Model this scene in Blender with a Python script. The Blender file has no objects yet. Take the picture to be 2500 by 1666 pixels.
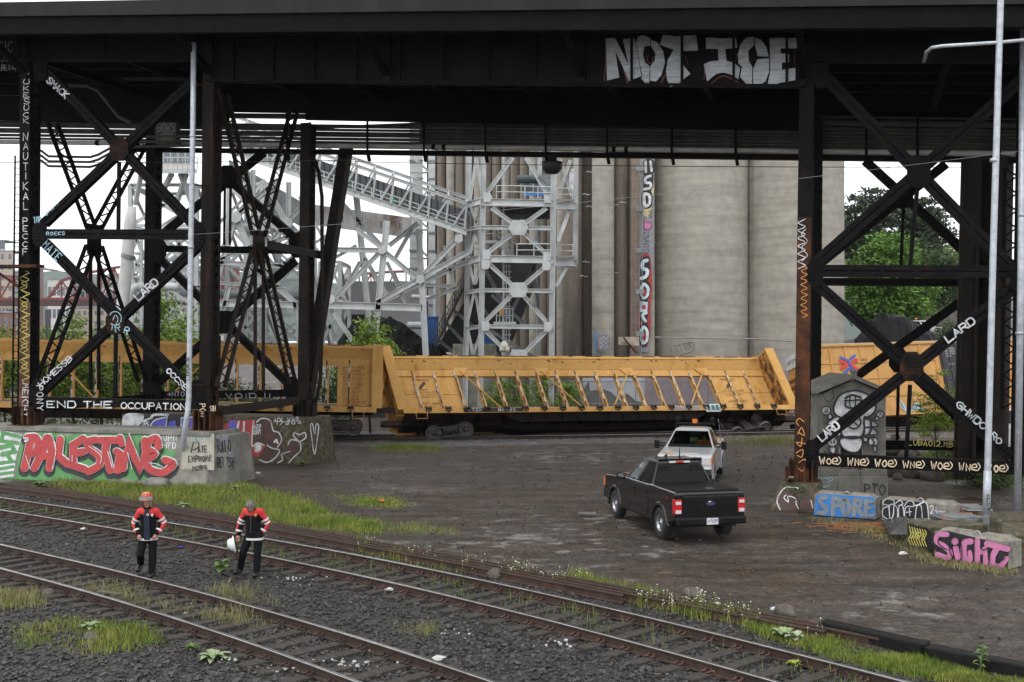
import bpy, math, random
import numpy as np
from mathutils import Vector, Matrix, noise
R = math.radians
rnd = random.Random(11)
sc = bpy.context.scene
COL = sc.collection
V3 = Vector
# ------------------------------------------------------------------ camera, world, sun, exposure
F, H = 2750.0, 5.33                      # focal length in photo pixels, eye height
cd = bpy.data.cameras.new('camera'); cam = bpy.data.objects.new('camera', cd); COL.objects.link(cam)
cam.location = (0, 0, H); cam.rotation_euler = (R(90), 0, 0)
cd.sensor_width = 36; cd.lens = 36 * F / 2500; cd.clip_end = 6000; cd.clip_start = 0.5
sc.camera = cam
SUN_EL, SUN_AZ = 58, 205                 # overcast: high soft sun from behind the camera
w = bpy.data.worlds.new("World"); sc.world = w; w.use_nodes = True
nt = w.node_tree; nt.nodes.clear()
sky = nt.nodes.new('ShaderNodeTexSky'); sky.sky_type = 'NISHITA'; sky.sun_disc = False
sky.sun_elevation = R(SUN_EL); sky.sun_rotation = R(SUN_AZ); sky.dust_density = .6; sky.air_density = 1.0
hs = nt.nodes.new('ShaderNodeHueSaturation'); hs.inputs['Saturation'].default_value = 0.12
hs.inputs['Value'].default_value = 1.5
tc = nt.nodes.new('ShaderNodeTexCoord'); nz = nt.nodes.new('ShaderNodeTexNoise')
nz.inputs['Scale'].default_value = 2.2; nz.inputs['Detail'].default_value = 6
mr = nt.nodes.new('ShaderNodeMapRange'); mr.inputs['From Min'].default_value = .3; mr.inputs['From Max'].default_value = .7
mr.inputs['To Min'].default_value = .86; mr.inputs['To Max'].default_value = 1.08
mu = nt.nodes.new('ShaderNodeMixRGB'); mu.blend_type = 'MULTIPLY'; mu.inputs[0].default_value = 1
bg = nt.nodes.new('ShaderNodeBackground'); bg.inputs['Strength'].default_value = 0.15
wo = nt.nodes.new('ShaderNodeOutputWorld')
L = nt.links.new
L(sky.outputs[0], hs.inputs['Color']); L(tc.outputs['Generated'], nz.inputs['Vector']); L(nz.outputs['Fac'], mr.inputs['Value'])
ov = nt.nodes.new('ShaderNodeMixRGB'); ov.inputs[0].default_value = .7; ov.inputs[2].default_value = (6.3, 6.45, 6.7, 1)   # even overcast layer over the clear sky
L(hs.outputs[0], ov.inputs[1]); L(ov.outputs[0], mu.inputs[1]); L(mr.outputs[0], mu.inputs[2]); L(mu.outputs[0], bg.inputs['Color']); L(bg.outputs[0], wo.inputs[0])
sl = bpy.data.lights.new('sun', 'SUN'); sl.energy = 0.6; sl.angle = R(14); sl.color = (1, .97, .93)
so = bpy.data.objects.new('sun', sl); COL.objects.link(so)
az, el = R(SUN_AZ), R(SUN_EL)
sdir = V3((math.sin(az) * math.cos(el), math.cos(az) * math.cos(el), math.sin(el)))   # towards the sun
so.rotation_euler = sdir.to_track_quat('Z', 'Y').to_euler()
sc.view_settings.view_transform = 'Standard'; sc.view_settings.look = 'None'
sc.view_settings.exposure = 0.7; sc.view_settings.gamma = 1
sc.cycles.use_denoising = True
sc.cycles.max_bounces = 8; sc.cycles.diffuse_bounces = 4; sc.cycles.glossy_bounces = 3; sc.cycles.transparent_max_bounces = 12

# ------------------------------------------------------------------ photo pixel -> place
def P(x, y, Y): return V3(((x - 1250) * Y / F, Y, H - (y - 833) * Y / F))
def G(x, y, z=0.0): return P(x, y, F * (H - z) / (y - 833))
UU = V3((.954, -.298, 0)); NN = V3((.298, .954, 0)); C0 = 37.43
def V(x, y, off=0.0):                     # on the vertical plane of the viaduct, off metres behind its near face
    t = (x - 1250) / F
    return P(x, y, (C0 + off) / (.298 * t + .954))

# ------------------------------------------------------------------ meshes and objects
LR = set()                                # names of things modelled in their own axes
class MB:
    def __init__(s): s.v = []; s.f = []; s.m = []; s.mi = 0
    def add(s, vs, fs):
        n = len(s.v); s.v += [tuple(p) for p in vs]
        s.f += [tuple(n + i for i in f) for f in fs]; s.m += [s.mi] * len(fs); return s
    def box(s, c, sx, sy, sz, rot=None):
        q = [V3((i * sx / 2, j * sy / 2, k * sz / 2)) for i in (-1, 1) for j in (-1, 1) for k in (-1, 1)]
        if rot is not None: q = [rot @ p for p in q]
        c = V3(c); return s.hexa([c + p for p in q])
    def hexa(s, p):                       # p index = 4*i+2*j+k
        return s.add(p, [(0, 1, 3, 2), (4, 6, 7, 5), (0, 4, 5, 1), (2, 3, 7, 6), (0, 2, 6, 4), (1, 5, 7, 3)])
    def bar(s, p, q, w, h, up=(0, 0, 1)):
        p, q = V3(p), V3(q); d = (q - p).normalized(); up = V3(up)
        a = d.cross(up)
        if a.length < 1e-4: a = d.cross(V3((1, 0, 0)))
        a.normalize(); b = a.cross(d)
        return s.hexa([(p if i == 0 else q) + a * (w / 2 * j) + b * (h / 2 * k) for i in (0, 1) for j in (-1, 1) for k in (-1, 1)])
    def tube(s, pts, r, n=8, cap=True):
        pts = [V3(p) for p in pts]; m = len(pts); rr = r if isinstance(r, (list, tuple)) else [r] * m
        vs = []; u0 = None
        for i, p in enumerate(pts):
            d = (pts[min(i + 1, m - 1)] - pts[max(i - 1, 0)]).normalized()
            if u0 is None:
                u0 = d.cross(V3((0, 0, 1)))
                if u0.length < .05: u0 = d.cross(V3((1, 0, 0)))
            a = (u0 - d * u0.dot(d)).normalized(); b = d.cross(a); u0 = a
            vs += [p + (a * math.cos(2 * math.pi * k / n) + b * math.sin(2 * math.pi * k / n)) * rr[i] for k in range(n)]
        fs = [(i * n + k, i * n + (k + 1) % n, (i + 1) * n + (k + 1) % n, (i + 1) * n + k) for i in range(m - 1) for k in range(n)]
        if cap: fs += [tuple(range(n))[::-1], tuple((m - 1) * n + k for k in range(n))]
        return s.add(vs, fs)
    def prism(s, poly, ex):               # planar outline (3-D points) pushed along ex
        n = len(poly); ex = V3(ex); p = [V3(q) for q in poly]
        return s.add(p + [q + ex for q in p], [tuple(range(n)), tuple(range(2 * n - 1, n - 1, -1))] + [(i, n + i, n + (i + 1) % n, (i + 1) % n) for i in range(n)])
    def face(s, *p): return s.add(p, [tuple(range(len(p)))])
    def grid(s, rows, close=False):
        m, n = len(rows), len(rows[0])
        fs = [(i * n + j, i * n + (j + 1) % n, (i + 1) * n + (j + 1) % n, (i + 1) * n + j) for i in range(m - 1) for j in range(n if close else n - 1)]
        return s.add([p for r in rows for p in r], fs)
    def ball(s, c, r, sx=1, sy=1, sz=1, n=10, m=7, jit=0, rot=None, seed=0):
        c = V3(c); vs = []
        for i in range(m + 1):
            th = math.pi * i / m
            for k in range(n):
                a = 2 * math.pi * k / n
                q = V3((math.sin(th) * math.cos(a), math.sin(th) * math.sin(a), math.cos(th)))
                if jit: q *= 1 + jit * noise.noise(q * 1.7 + V3((seed * 3.1, seed * 1.7, seed)))
                q = V3((q.x * sx * r, q.y * sy * r, q.z * sz * r))
                if rot is not None: q = rot @ q
                vs.append(c + q)
        return s.add(vs, [(i * n + k, (i + 1) * n + k, (i + 1) * n + (k + 1) % n, i * n + (k + 1) % n) for i in range(m) for k in range(n)])
    def lathe(s, c, prof, n=16, ax='z'):   # prof = [(radius, along)]
        c = V3(c); rows = []
        for r, t in prof:
            row = []
            for k in range(n):
                a = 2 * math.pi * k / n; x, y = r * math.cos(a), r * math.sin(a)
                row.append(c + (V3((x, y, t)) if ax == 'z' else V3((t, x, y)) if ax == 'x' else V3((x, t, y))))
            rows.append(row)
        return s.grid(rows, True)
    def build(s, name, mat, parent=None, smooth=False, bevel=0, org=None):
        o0 = V3((0, 0, 0)); q = parent
        while q is not None:
            if q.name in LR: break
            o0 = o0 + q.location; q = q.parent
        if org is not None: o0 = V3(org)
        me = bpy.data.meshes.new(name)
        me.from_pydata([(a - o0.x, b - o0.y, c - o0.z) for a, b, c in s.v], [], s.f)
        for mt in (mat if isinstance(mat, (list, tuple)) else [mat]): me.materials.append(mt)
        if isinstance(mat, (list, tuple)): me.polygons.foreach_set('material_index', s.m)
        if smooth: me.polygons.foreach_set('use_smooth', [True] * len(me.polygons))
        me.update(); o = bpy.data.objects.new(name, me); COL.objects.link(o)
        if parent is not None: o.parent = parent
        elif org is not None: o.location = org
        if bevel:
            b = o.modifiers.new('bevel', 'BEVEL'); b.width = bevel; b.segments = 2; b.limit_method = 'ANGLE'; b.angle_limit = R(40)
        return o
def tag(o, label, cat, group=None, kind=None):
    if label: o['label'] = label
    if cat: o['category'] = cat
    if group: o['group'] = group
    if kind: o['kind'] = kind
    return o
def thing(name, label, cat, loc=(0, 0, 0), group=None):
    o = bpy.data.objects.new(name, None); COL.objects.link(o); o.location = loc; o.empty_display_size = .3
    return tag(o, label, cat, group)
KIDS = lambda o: [c for c in bpy.data.objects if c.parent == o]
def dup(o, loc=None, rotz=None, label=None, parent=None):
    c = o.copy(); COL.objects.link(c)
    if parent is not None: c.parent = parent
    if loc is not None: c.location = loc
    if rotz is not None: c.rotation_euler = (c.rotation_euler[0], c.rotation_euler[1], rotz)
    if label: c['label'] = label
    for k in KIDS(o): dup(k, parent=c)
    return c

# ------------------------------------------------------------------ materials
MATS = {}
def M(name, cols, scale=3, rough=.7, metal=0, bump=0, bscale=40, detail=6, stretch=None, spec=.5, rough2=None, lo=.3, hi=.7, speck=0, sscale=60, coat=0):
    """weathered surface: colour ramp over noise in object space, speckle, roughness variation and bump"""
    if name in MATS: return MATS[name]
    m = bpy.data.materials.new(name); m.use_nodes = True; MATS[name] = m
    t = m.node_tree; N = t.nodes; K = t.links.new; b = N['Principled BSDF']
    b.inputs['Roughness'].default_value = rough; b.inputs['Metallic'].default_value = metal
    b.inputs['Specular IOR Level'].default_value = spec
    if coat: b.inputs['Coat Weight'].default_value = coat; b.inputs['Coat Roughness'].default_value = .05
    if not isinstance(cols[0], (tuple, list)):
        b.inputs['Base Color'].default_value = (*cols, 1)
        if not bump: return m
        cols = None
    tcn = N.new('ShaderNodeTexCoord'); mp = N.new('ShaderNodeMapping'); K(tcn.outputs['Object'], mp.inputs['Vector'])
    if stretch: mp.inputs['Scale'].default_value = stretch
    if cols:
        n1 = N.new('ShaderNodeTexNoise'); n1.inputs['Scale'].default_value = scale; n1.inputs['Detail'].default_value = detail; n1.inputs['Roughness'].default_value = .62
        K(mp.outputs[0], n1.inputs['Vector'])
        rp = N.new('ShaderNodeValToRGB'); e = rp.color_ramp.elements
        for i, c in enumerate(cols):
            pos = lo + (hi - lo) * i / (len(cols) - 1)
            if i == 0: el_ = e[0]; el_.position = pos
            elif i == len(cols) - 1: el_ = e[-1]; el_.position = pos
            else: el_ = e.new(pos)
            el_.color = (*c, 1)
        K(n1.outputs['Fac'], rp.inputs[0]); out = rp.outputs[0]
        if speck:
            n2 = N.new('ShaderNodeTexNoise'); n2.inputs['Scale'].default_value = sscale; n2.inputs['Detail'].default_value = 3
            K(tcn.outputs['Object'], n2.inputs['Vector'])
            mr2 = N.new('ShaderNodeMapRange'); mr2.inputs['From Min'].default_value = .3; mr2.inputs['From Max'].default_value = .7
            mr2.inputs['To Min'].default_value = 1 - speck; mr2.inputs['To Max'].default_value = 1 + speck
            K(n2.outputs['Fac'], mr2.inputs['Value'])
            mx = N.new('ShaderNodeMixRGB'); mx.blend_type = 'MULTIPLY'; mx.inputs[0].default_value = 1
            K(out, mx.inputs[1]); K(mr2.outputs[0], mx.inputs[2]); out = mx.outputs[0]
        K(out, b.inputs['Base Color'])
        if rough2 is not None:
            mr3 = N.new('ShaderNodeMapRange'); mr3.inputs['From Min'].default_value = lo; mr3.inputs['From Max'].default_value = hi
            mr3.inputs['To Min'].default_value = rough; mr3.inputs['To Max'].default_value = rough2
            K(n1.outputs['Fac'], mr3.inputs['Value']); K(mr3.outputs[0], b.inputs['Roughness'])
    if bump:
        n3 = N.new('ShaderNodeTexNoise'); n3.inputs['Scale'].default_value = bscale; n3.inputs['Detail'].default_value = 4
        K(mp.outputs[0], n3.inputs['Vector'])
        bp = N.new('ShaderNodeBump'); bp.inputs['Strength'].default_value = min(1, bump); bp.inputs['Distance'].default_value = .03
        K(n3.outputs['Fac'], bp.inputs['Height']); K(bp.outputs[0], b.inputs['Normal'])
    return m
BLK = M('black_steel', [(.004, .004, .0045), (.007, .0065, .0075), (.012, .010, .010), (.028, .015, .009)], 2.2, .5, bump=.25, bscale=30, lo=.3, hi=.78, speck=.25, rough2=.75, spec=.06)
BLKD = M('dark_steel', [(.003, .003, .003), (.006, .0055, .005), (.011, .008, .0055)], 2.2, .6, bump=.2, lo=.3, hi=.75, spec=.06)
BRN = M('brown_steel', [(.008, .006, .0045), (.016, .011, .007), (.026, .017, .01)], 2, .6, spec=.2, bump=.25, lo=.3, hi=.75, speck=.2)
RUST = M('rusty_steel', [(.012, .008, .007), (.03, .014, .008), (.075, .028, .012), (.14, .05, .016)], 1.6, .7, spec=.2, bump=.35, bscale=25, lo=.28, hi=.72, speck=.3)
RAILS = M('rail_side', [(.02, .013, .010), (.04, .022, .014), (.07, .035, .02)], 5, .65, bump=.2, speck=.25)
RAILT = M('rail_head', [(.3, .29, .28), (.5, .49, .48)], 4, .3, metal=1)
RRED = M('red_rust_rail', [(.028, .015, .011), (.055, .028, .019), (.09, .045, .029)], 4, .6, bump=.2, speck=.3)
WOOD = M('old_sleeper', [(.03, .026, .022), (.06, .052, .045), (.095, .085, .073)], 3, .8, spec=.2, bump=.6, bscale=18, stretch=(1, 6, 6), speck=.3)
TIMB = M('tarred_timber', [(.004, .0038, .0035), (.009, .008, .0075), (.016, .013, .011)], 3, .55, spec=.2, bump=.6, bscale=14, stretch=(1, 5, 5))
CLIP = M('clip_rust', [(.07, .026, .022), (.14, .055, .045)], 12, .6, bump=.2)
CONC = M('old_concrete', [(.09, .085, .07), (.2, .19, .165), (.3, .285, .25)], 1.6, .85, bump=.4, bscale=22, speck=.2, lo=.25, hi=.7)
CONCB = M('block_concrete', [(.11, .10, .085), (.22, .205, .17), (.31, .29, .24)], 3.5, .85, bump=.4, bscale=30, speck=.2)
MOSS = M('mossy_concrete', [(.02, .02, .012), (.06, .05, .025), (.1, .085, .05), (.16, .15, .13)], 5, .9, bump=.6, bscale=35, speck=.35)
GREY = M('grey_paint_steel', [(.38, .40, .40), (.48, .50, .50), (.56, .58, .58)], 1.2, .5, bump=.06, speck=.06)
GREY2 = M('dull_grey_steel', [(.14, .15, .155), (.22, .23, .235), (.31, .32, .32)], 1.2, .55, speck=.1)
GALV = M('galvanised_pipe', [(.34, .37, .40), (.45, .48, .52), (.56, .59, .62)], 6, .42, metal=.25, speck=.12, sscale=30)
WHT = M('white_spray', [(.2, .2, .205), (.5, .51, .52), (.72, .73, .74)], 3.2, .6, lo=.28, hi=.62, speck=.15)
SILVER = M('silver_spray', [(.24, .26, .28), (.4, .43, .45), (.55, .58, .62)], 3, .5, stretch=(.6, .6, 3), speck=.15)
REDP = M('red_spray', [(.3, .03, .03), (.5, .045, .045)], 2, .6, speck=.12)
GRNP = M('green_spray', [(.06, .2, .06), (.11, .3, .1)], 3, .6, speck=.15)
BLKP = M('black_spray', [(.008, .008, .009), (.022, .022, .024)], 3, .55)
DRED = M('dull_red_spray', [(.10, .02, .018), (.17, .03, .025)], 3, .6)
BLUP = M('blue_spray', [(.03, .18, .5), (.05, .25, .62)], 4, .6, speck=.1)
DBLU = M('deep_blue_spray', [(.03, .06, .4), (.1, .1, .5), (.2, .1, .4)], 2, .6)
PNKP = M('pink_spray', [(.5, .16, .32), (.62, .22, .4)], 4, .6, speck=.12)
YELP = M('yellow_spray', [(.5, .45, .08), (.7, .62, .2)], 5, .6)
ORGP = M('orange_spray', [(.5, .17, .03), (.75, .36, .12)], 5, .6)
CREAM = M('cream_spray', [(.5, .36, .2), (.78, .68, .52)], 7, .6)
GRYP = M('grey_spray', [(.2, .2, .22), (.3, .3, .32)], 5, .6, speck=.15)
CYAN = M('pale_blue_spray', [(.16, .36, .42), (.5, .66, .7)], 6, .6)
BROWNP = M('brown_spray', [(.05, .025, .02), (.1, .05, .04)], 4, .65)
LILAC = M('mauve_wall', [(.2, .15, .17), (.26, .2, .225), (.3, .24, .26)], .8, .85, speck=.08)
YEL = M('wagon_yellow', [(.14, .06, .018), (.47, .23, .055), (.57, .305, .08), (.61, .34, .105)], 1.5, .6, lo=.22, hi=.52, speck=.14, sscale=14, bump=.08, stretch=(1, 1, .55), spec=.3)
YELR = M('rusted_yellow', [(.035, .02, .014), (.07, .032, .016), (.3, .14, .03), (.52, .26, .06)], 2.6, .65, lo=.36, hi=.6, speck=.2, bump=.2)
UND = M('wagon_underframe', [(.004, .003, .0025), (.009, .0055, .004), (.02, .01, .006)], 1.5, .75, spec=.15, lo=.3, hi=.75)
BOGIE = M('bogie_cast', [(.016, .013, .012), (.035, .026, .022), (.06, .04, .03)], 4, .6, bump=.2)
RUBBER = M('tyre_rubber', [(.012, .012, .012), (.03, .028, .026)], 9, .75, bump=.4, bscale=40)
BLACK = M('black_plastic', (.012, .012, .013), rough=.5)
# ------------------------------------------------------------------ paint: strokes, fills and lettering lying on a plane of the place
def PL(p0, n):
    """plane through p0 with normal n towards the viewer; gives the point of it seen at a photo pixel, d metres proud"""
    p0, n = V3(p0), V3(n).normalized()
    if n.dot(V3((0, 0, H)) - p0) < 0: n = -n
    o = V3((0, 0, H))
    def f(x, y, d=0.0):
        r = V3(((x - 1250) / F, 1, -(y - 833) / F))
        return o + r * ((p0 + n * d - o).dot(n) / r.dot(n))
    f.n = n
    return f
def LOC(o, ex, ey):
    """plane with its own metre grid: origin o, axes ex, ey"""
    o, ex, ey = V3(o), V3(ex), V3(ey); n = ex.cross(ey).normalized()
    f = lambda x, y, d=0.0: o + ex * x + ey * y + n * d
    f.n = n
    return f
def smooth(p, closed=False, k=5):
    q = []; n = len(p)
    for i in range(n if closed else n - 1):
        a, b, c, d = (p[(i - 1) % n] if closed or i else p[0]), p[i], p[(i + 1) % n], (p[(i + 2) % n] if closed or i < n - 2 else p[-1])
        for j in range(k):
            t = j / k; t2, t3 = t * t, t * t * t
            q.append(tuple(.5 * (2 * b[e] + (c[e] - a[e]) * t + (2 * a[e] - 5 * b[e] + 4 * c[e] - d[e]) * t2 + (3 * b[e] - a[e] - 3 * c[e] + d[e]) * t3) for e in (0, 1)))
    return q if closed else q + [p[-1]]
class Paint:
    def __init__(s, f, d=.004): s.f = f; s.d = d; s.b = MB()
    def stroke(s, p, w, sm=False, closed=False, taper=0):
        if sm: p = smooth(p, closed)
        n = len(p); l, r = [], []
        for i in range(n):
            a = p[(i - 1) % n] if closed or i else p[i]; c = p[(i + 1) % n] if closed or i < n - 1 else p[i]
            def nr(a, b):
                dx, dy = b[0] - a[0], b[1] - a[1]; k = math.hypot(dx, dy)
                return (-dy / k, dx / k) if k > 1e-9 else None
            n1, n2 = nr(a, p[i]), nr(p[i], c); n1 = n1 or n2 or (0, 1); n2 = n2 or n1
            mx, my = n1[0] + n2[0], n1[1] + n2[1]; k = math.hypot(mx, my)
            if k < .35: mx, my = n1; sc_ = 1
            else: mx, my = mx / k, my / k; sc_ = min(1.7, 1 / max(.3, mx * n1[0] + my * n1[1]))
            ww = w / 2 * (1 - taper * i / max(1, n - 1)) * sc_
            l.append((p[i][0] + mx * ww, p[i][1] + my * ww)); r.append((p[i][0] - mx * ww, p[i][1] - my * ww))
        fs = [(i, (i + 1) % n, n + (i + 1) % n, n + i) for i in range(n if closed else n - 1)]
        pts = l + r
        if not closed:                     # round ends
            for e, (a, b) in ((0, (l[0], r[0])), (n - 1, (r[-1], l[-1]))):
                c = p[e]; a0 = math.atan2(a[1] - c[1], a[0] - c[0]); rad = math.hypot(a[0] - c[0], a[1] - c[1])
                ia, ib = (0, n) if e == 0 else (2 * n - 1, n - 1)
                arc = []
                for j in (1, 2, 3): arc.append((c[0] + rad * math.cos(a0 + math.pi * j / 4), c[1] + rad * math.sin(a0 + math.pi * j / 4)))
                k0 = len(pts); pts += arc
                fs.append((ia, k0, k0 + 1, k0 + 2, ib))
        s.b.add([s.f(x, y, s.d) for x, y in pts], fs); s.d += .0012; return s
    def fill(s, p, sm=False):
        if sm: p = smooth(p, True)
        s.b.add([s.f(x, y, s.d) for x, y in p], [tuple(range(len(p)))]); s.d += .0012; return s
    def text(s, t, a, b, h, w, up=None, jit=.34, gap=.35, seed=1):
        """hand lettering from a to b along the surface, letters h tall"""
        rr = random.Random(seed + len(t)); dx, dy = b[0] - a[0], b[1] - a[1]; Ln = math.hypot(dx, dy)
        adv = [1.0 if c not in " .!'I1i" else .5 for c in t]; tot = sum(adv); ux, uy = dx / Ln, dy / Ln
        if up is None: up = (uy, -ux)
        k = math.hypot(*up); px, py = up[0] / k, up[1] / k; pos = 0
        for c, ad in zip(t, adv):
            cw = Ln * ad / tot; ow = cw * (1 - gap) / 4 if ad == 1 else cw * .8 / 4
            for st in FONT.get(c.upper(), '').split(';'):
                if not st: continue
                sm = st[0] in 'sc'; cl = st[0] == 'c'; st = st.lstrip('sc')
                pp = []
                for q in st.split():
                    u = (int(q[0]) + rr.uniform(-jit, jit)) * ow + cw * gap * .4; v = (int(q[1]) + rr.uniform(-jit, jit)) * h / 6
                    pp.append((a[0] + ux * (pos + u) + px * v, a[1] + uy * (pos + u) + py * v))
                s.stroke(pp, w * rr.uniform(.8, 1.2), sm, cl)
            pos += cw
        return s
    def done(s, mat, parent, name='graffiti', label=None):
        o = s.b.build(name, mat, parent)
        if label: o['label'] = label
        return o
FONT = dict(zip('ABCDEFGHIJKLMNOPQRSTUVWXYZ0123456789', ['00 26 40;12 32', '00 06;s06 36 44 03;s03 43 41 00', 's45 26 04 02 20 41', '00 06;s06 36 44 42 30 00', '46 06 00 40;03 33', '46 06 00;03 33', 's45 26 04 02 20 41 43;43 23', '00 06;40 46;03 43', '20 26', 's46 42 20 01', '00 06;46 03 40', '06 00 40', '00 06 23 46 40', '00 06 40 46', 'c26 04 02 20 42 44', '00 06;s06 36 44 33 03', 'c26 04 02 20 42 44;31 50', '00 06;s06 36 44 33 03;23 40', 's45 26 05 23 42 20 01', '06 46;26 20', 's06 02 20 42 46', '06 20 46', '06 10 24 30 46', '00 46;06 40', '06 23 46;23 20', '06 46 00 40', 'c26 04 02 20 42 44', '15 26 20', 's05 26 45 43 00;00 40', 's05 26 45 23;s23 42 20 01', '30 36 02 42', '46 06 03;s03 33 42 20 01', 's46 14 02 20 42 23 02', '06 46 10', 'c26 05 24 42 20 02 24 45', 's42 33 05 26 45 42 20']))
FONT.update({'.': '10 11', '(': 's36 14 12 30', ')': 's16 34 32 10', '!': '22 26;20 21', "'": '15 16', '$': 's45 26 05 23 42 20 01;29 20', '>': '03 43;25 43 21', '#': '06 46;26 23', '-': '13 33', '@': 's02 05 26 45 42 20 01 03;s13 34 42'})
def printed(t, f, x, y, h, mat, parent, name='lettering', d=.006, width=None, align='LEFT', space=1.0):
    """printed lettering; f is a LOC plane, h cap height in metres"""
    c = bpy.data.curves.new(name, 'FONT'); c.body = t; c.size = h / .69; c.align_x = align; c.space_line = space; c.resolution_u = 2
    o = bpy.data.objects.new(name, c); me = bpy.data.meshes.new_from_object(o)
    bpy.data.objects.remove(o)
    vs = [v.co.copy() for v in me.vertices]; fs = [tuple(p.vertices) for p in me.polygons]; bpy.data.meshes.remove(me)
    k = 1
    if width and vs:
        xs = [v.x for v in vs]; k = width / (max(xs) - min(xs))
    b = MB(); b.add([f(x + v.x * k, y + v.y, d) for v in vs], fs)
    return b.build(name, mat, parent)

# ------------------------------------------------------------------ setting: ground
def gmat(name, cols, vscale, wet, wetlo, wetr=.12, dryr=.7, big=.12, cols2=None, bump=.6, vmul=.5):
    m = bpy.data.materials.new(name); m.use_nodes = True; t = m.node_tree; N = t.nodes; K = t.links.new; b = N['Principled BSDF']
    tcn = N.new('ShaderNodeTexCoord'); O = tcn.outputs['Object']
    def nz_(s, d=5):
        n = N.new('ShaderNodeTexNoise'); n.inputs['Scale'].default_value = s; n.inputs['Detail'].default_value = d; n.inputs['Roughness'].default_value = .6; K(O, n.inputs['Vector']); return n.outputs['Fac']
    def ramp(fac, cs, lo, hi):
        r = N.new('ShaderNodeValToRGB'); e = r.color_ramp.elements
        for i, c in enumerate(cs):
            p = lo + (hi - lo) * i / (len(cs) - 1)
            q = e[0] if i == 0 else e[-1] if i == len(cs) - 1 else e.new(p)
            q.position = p; q.color = (*c, 1)
        K(fac, r.inputs[0]); return r.outputs[0]
    def mixc(mode, f, a, c):
        x = N.new('ShaderNodeMixRGB'); x.blend_type = mode
        if isinstance(f, (int, float)): x.inputs[0].default_value = f
        else: K(f, x.inputs[0])
        K(a, x.inputs[1]); K(c, x.inputs[2]); return x.outputs[0]
    base = ramp(nz_(1.3, 8), cols, .3, .7)
    if cols2: base = mixc('MIX', ramp(nz_(big * .9, 3), [(0, 0, 0), (1, 1, 1)], .42, .58), base, ramp(nz_(2.1, 8), cols2, .3, .7))
    vo = N.new('ShaderNodeTexVoronoi'); vo.inputs['Scale'].default_value = vscale; K(O, vo.inputs['Vector'])
    sep = N.new('ShaderNodeSeparateColor'); K(vo.outputs['Color'], sep.inputs[0])
    st = ramp(sep.outputs[0], [(1 - vmul,) * 3, (1, 1, 1), (1 + vmul, 1 + vmul * .95, 1 + vmul * .9), (1.2 + vmul * 2.2,) * 3], 0, 1)
    base = mixc('MULTIPLY', 1.0, base, st)
    if cols2:                              # wheel-worn lanes
        mpn = N.new('ShaderNodeMapping'); mpn.inputs['Rotation'].default_value = (0, 0, .5); mpn.inputs['Scale'].default_value = (.16, 1.5, 1); K(O, mpn.inputs['Vector'])
        ln = N.new('ShaderNodeTexNoise'); ln.inputs['Scale'].default_value = 1.0; ln.inputs['Detail'].default_value = 5; K(mpn.outputs[0], ln.inputs['Vector'])
        base = mixc('MULTIPLY', 1.0, base, ramp(ln.outputs['Fac'], [(.62, .6, .58), (1, 1, 1), (1.45, 1.4, 1.32)], .34, .66))
    K(base, b.inputs['Base Color'])
    if cols2:                              # pale sky glints off the wet mud, painted into the lot's base colour
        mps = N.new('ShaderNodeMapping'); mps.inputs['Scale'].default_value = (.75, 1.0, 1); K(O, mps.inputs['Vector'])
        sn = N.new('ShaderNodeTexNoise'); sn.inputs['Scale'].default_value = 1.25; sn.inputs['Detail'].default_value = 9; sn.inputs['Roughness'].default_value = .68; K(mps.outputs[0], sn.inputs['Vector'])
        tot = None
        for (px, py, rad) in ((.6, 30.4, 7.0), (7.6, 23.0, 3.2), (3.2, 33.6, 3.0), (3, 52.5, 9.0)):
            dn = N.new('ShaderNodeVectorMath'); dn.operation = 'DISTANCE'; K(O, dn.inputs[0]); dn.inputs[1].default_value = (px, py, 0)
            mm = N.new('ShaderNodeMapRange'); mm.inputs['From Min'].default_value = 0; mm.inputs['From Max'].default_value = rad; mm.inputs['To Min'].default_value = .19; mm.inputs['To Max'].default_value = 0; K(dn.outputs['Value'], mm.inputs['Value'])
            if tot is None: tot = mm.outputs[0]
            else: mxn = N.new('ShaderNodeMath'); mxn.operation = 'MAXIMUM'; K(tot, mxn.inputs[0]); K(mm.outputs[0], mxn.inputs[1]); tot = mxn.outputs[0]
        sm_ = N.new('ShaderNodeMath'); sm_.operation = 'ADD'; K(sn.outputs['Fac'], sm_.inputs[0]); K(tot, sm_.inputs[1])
        glint = ramp(sm_.outputs[0], [(0, 0, 0), (.25, .25, .25), (1, 1, 1)], .645, .74)
        mixn = N.new('ShaderNodeMixRGB'); K(glint, mixn.inputs[0]); K(base, mixn.inputs[1]); mixn.inputs[2].default_value = (.185, .172, .156, 1); base = mixn.outputs[0]; K(base, b.inputs['Base Color'])
    wn = ramp(nz_(big, 7), [(dryr,) * 3, (dryr * .75,) * 3, (wetr,) * 3], wetlo, wetlo + wet)
    K(wn, b.inputs['Roughness'])
    ad = N.new('ShaderNodeMath'); ad.operation = 'MULTIPLY_ADD'; K(vo.outputs['Distance'], ad.inputs[0]); ad.inputs[1].default_value = -1.2; K(nz_(9, 6), ad.inputs[2])
    bp = N.new('ShaderNodeBump'); bp.inputs['Strength'].default_value = bump; bp.inputs['Distance'].default_value = .05
    K(ad.outputs[0], bp.inputs['Height']); K(bp.outputs[0], b.inputs['Normal'])
    return m
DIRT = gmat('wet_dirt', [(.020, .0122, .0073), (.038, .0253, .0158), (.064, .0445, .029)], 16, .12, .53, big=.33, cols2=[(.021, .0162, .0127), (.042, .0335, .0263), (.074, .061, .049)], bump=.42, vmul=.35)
BALL = gmat('ballast_stone', [(.014, .0125, .0115), (.027, .0245, .022), (.042, .039, .035)], 17, .2, .62, wetr=.35, dryr=.7, big=.6, bump=1.0, vmul=.55)
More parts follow.
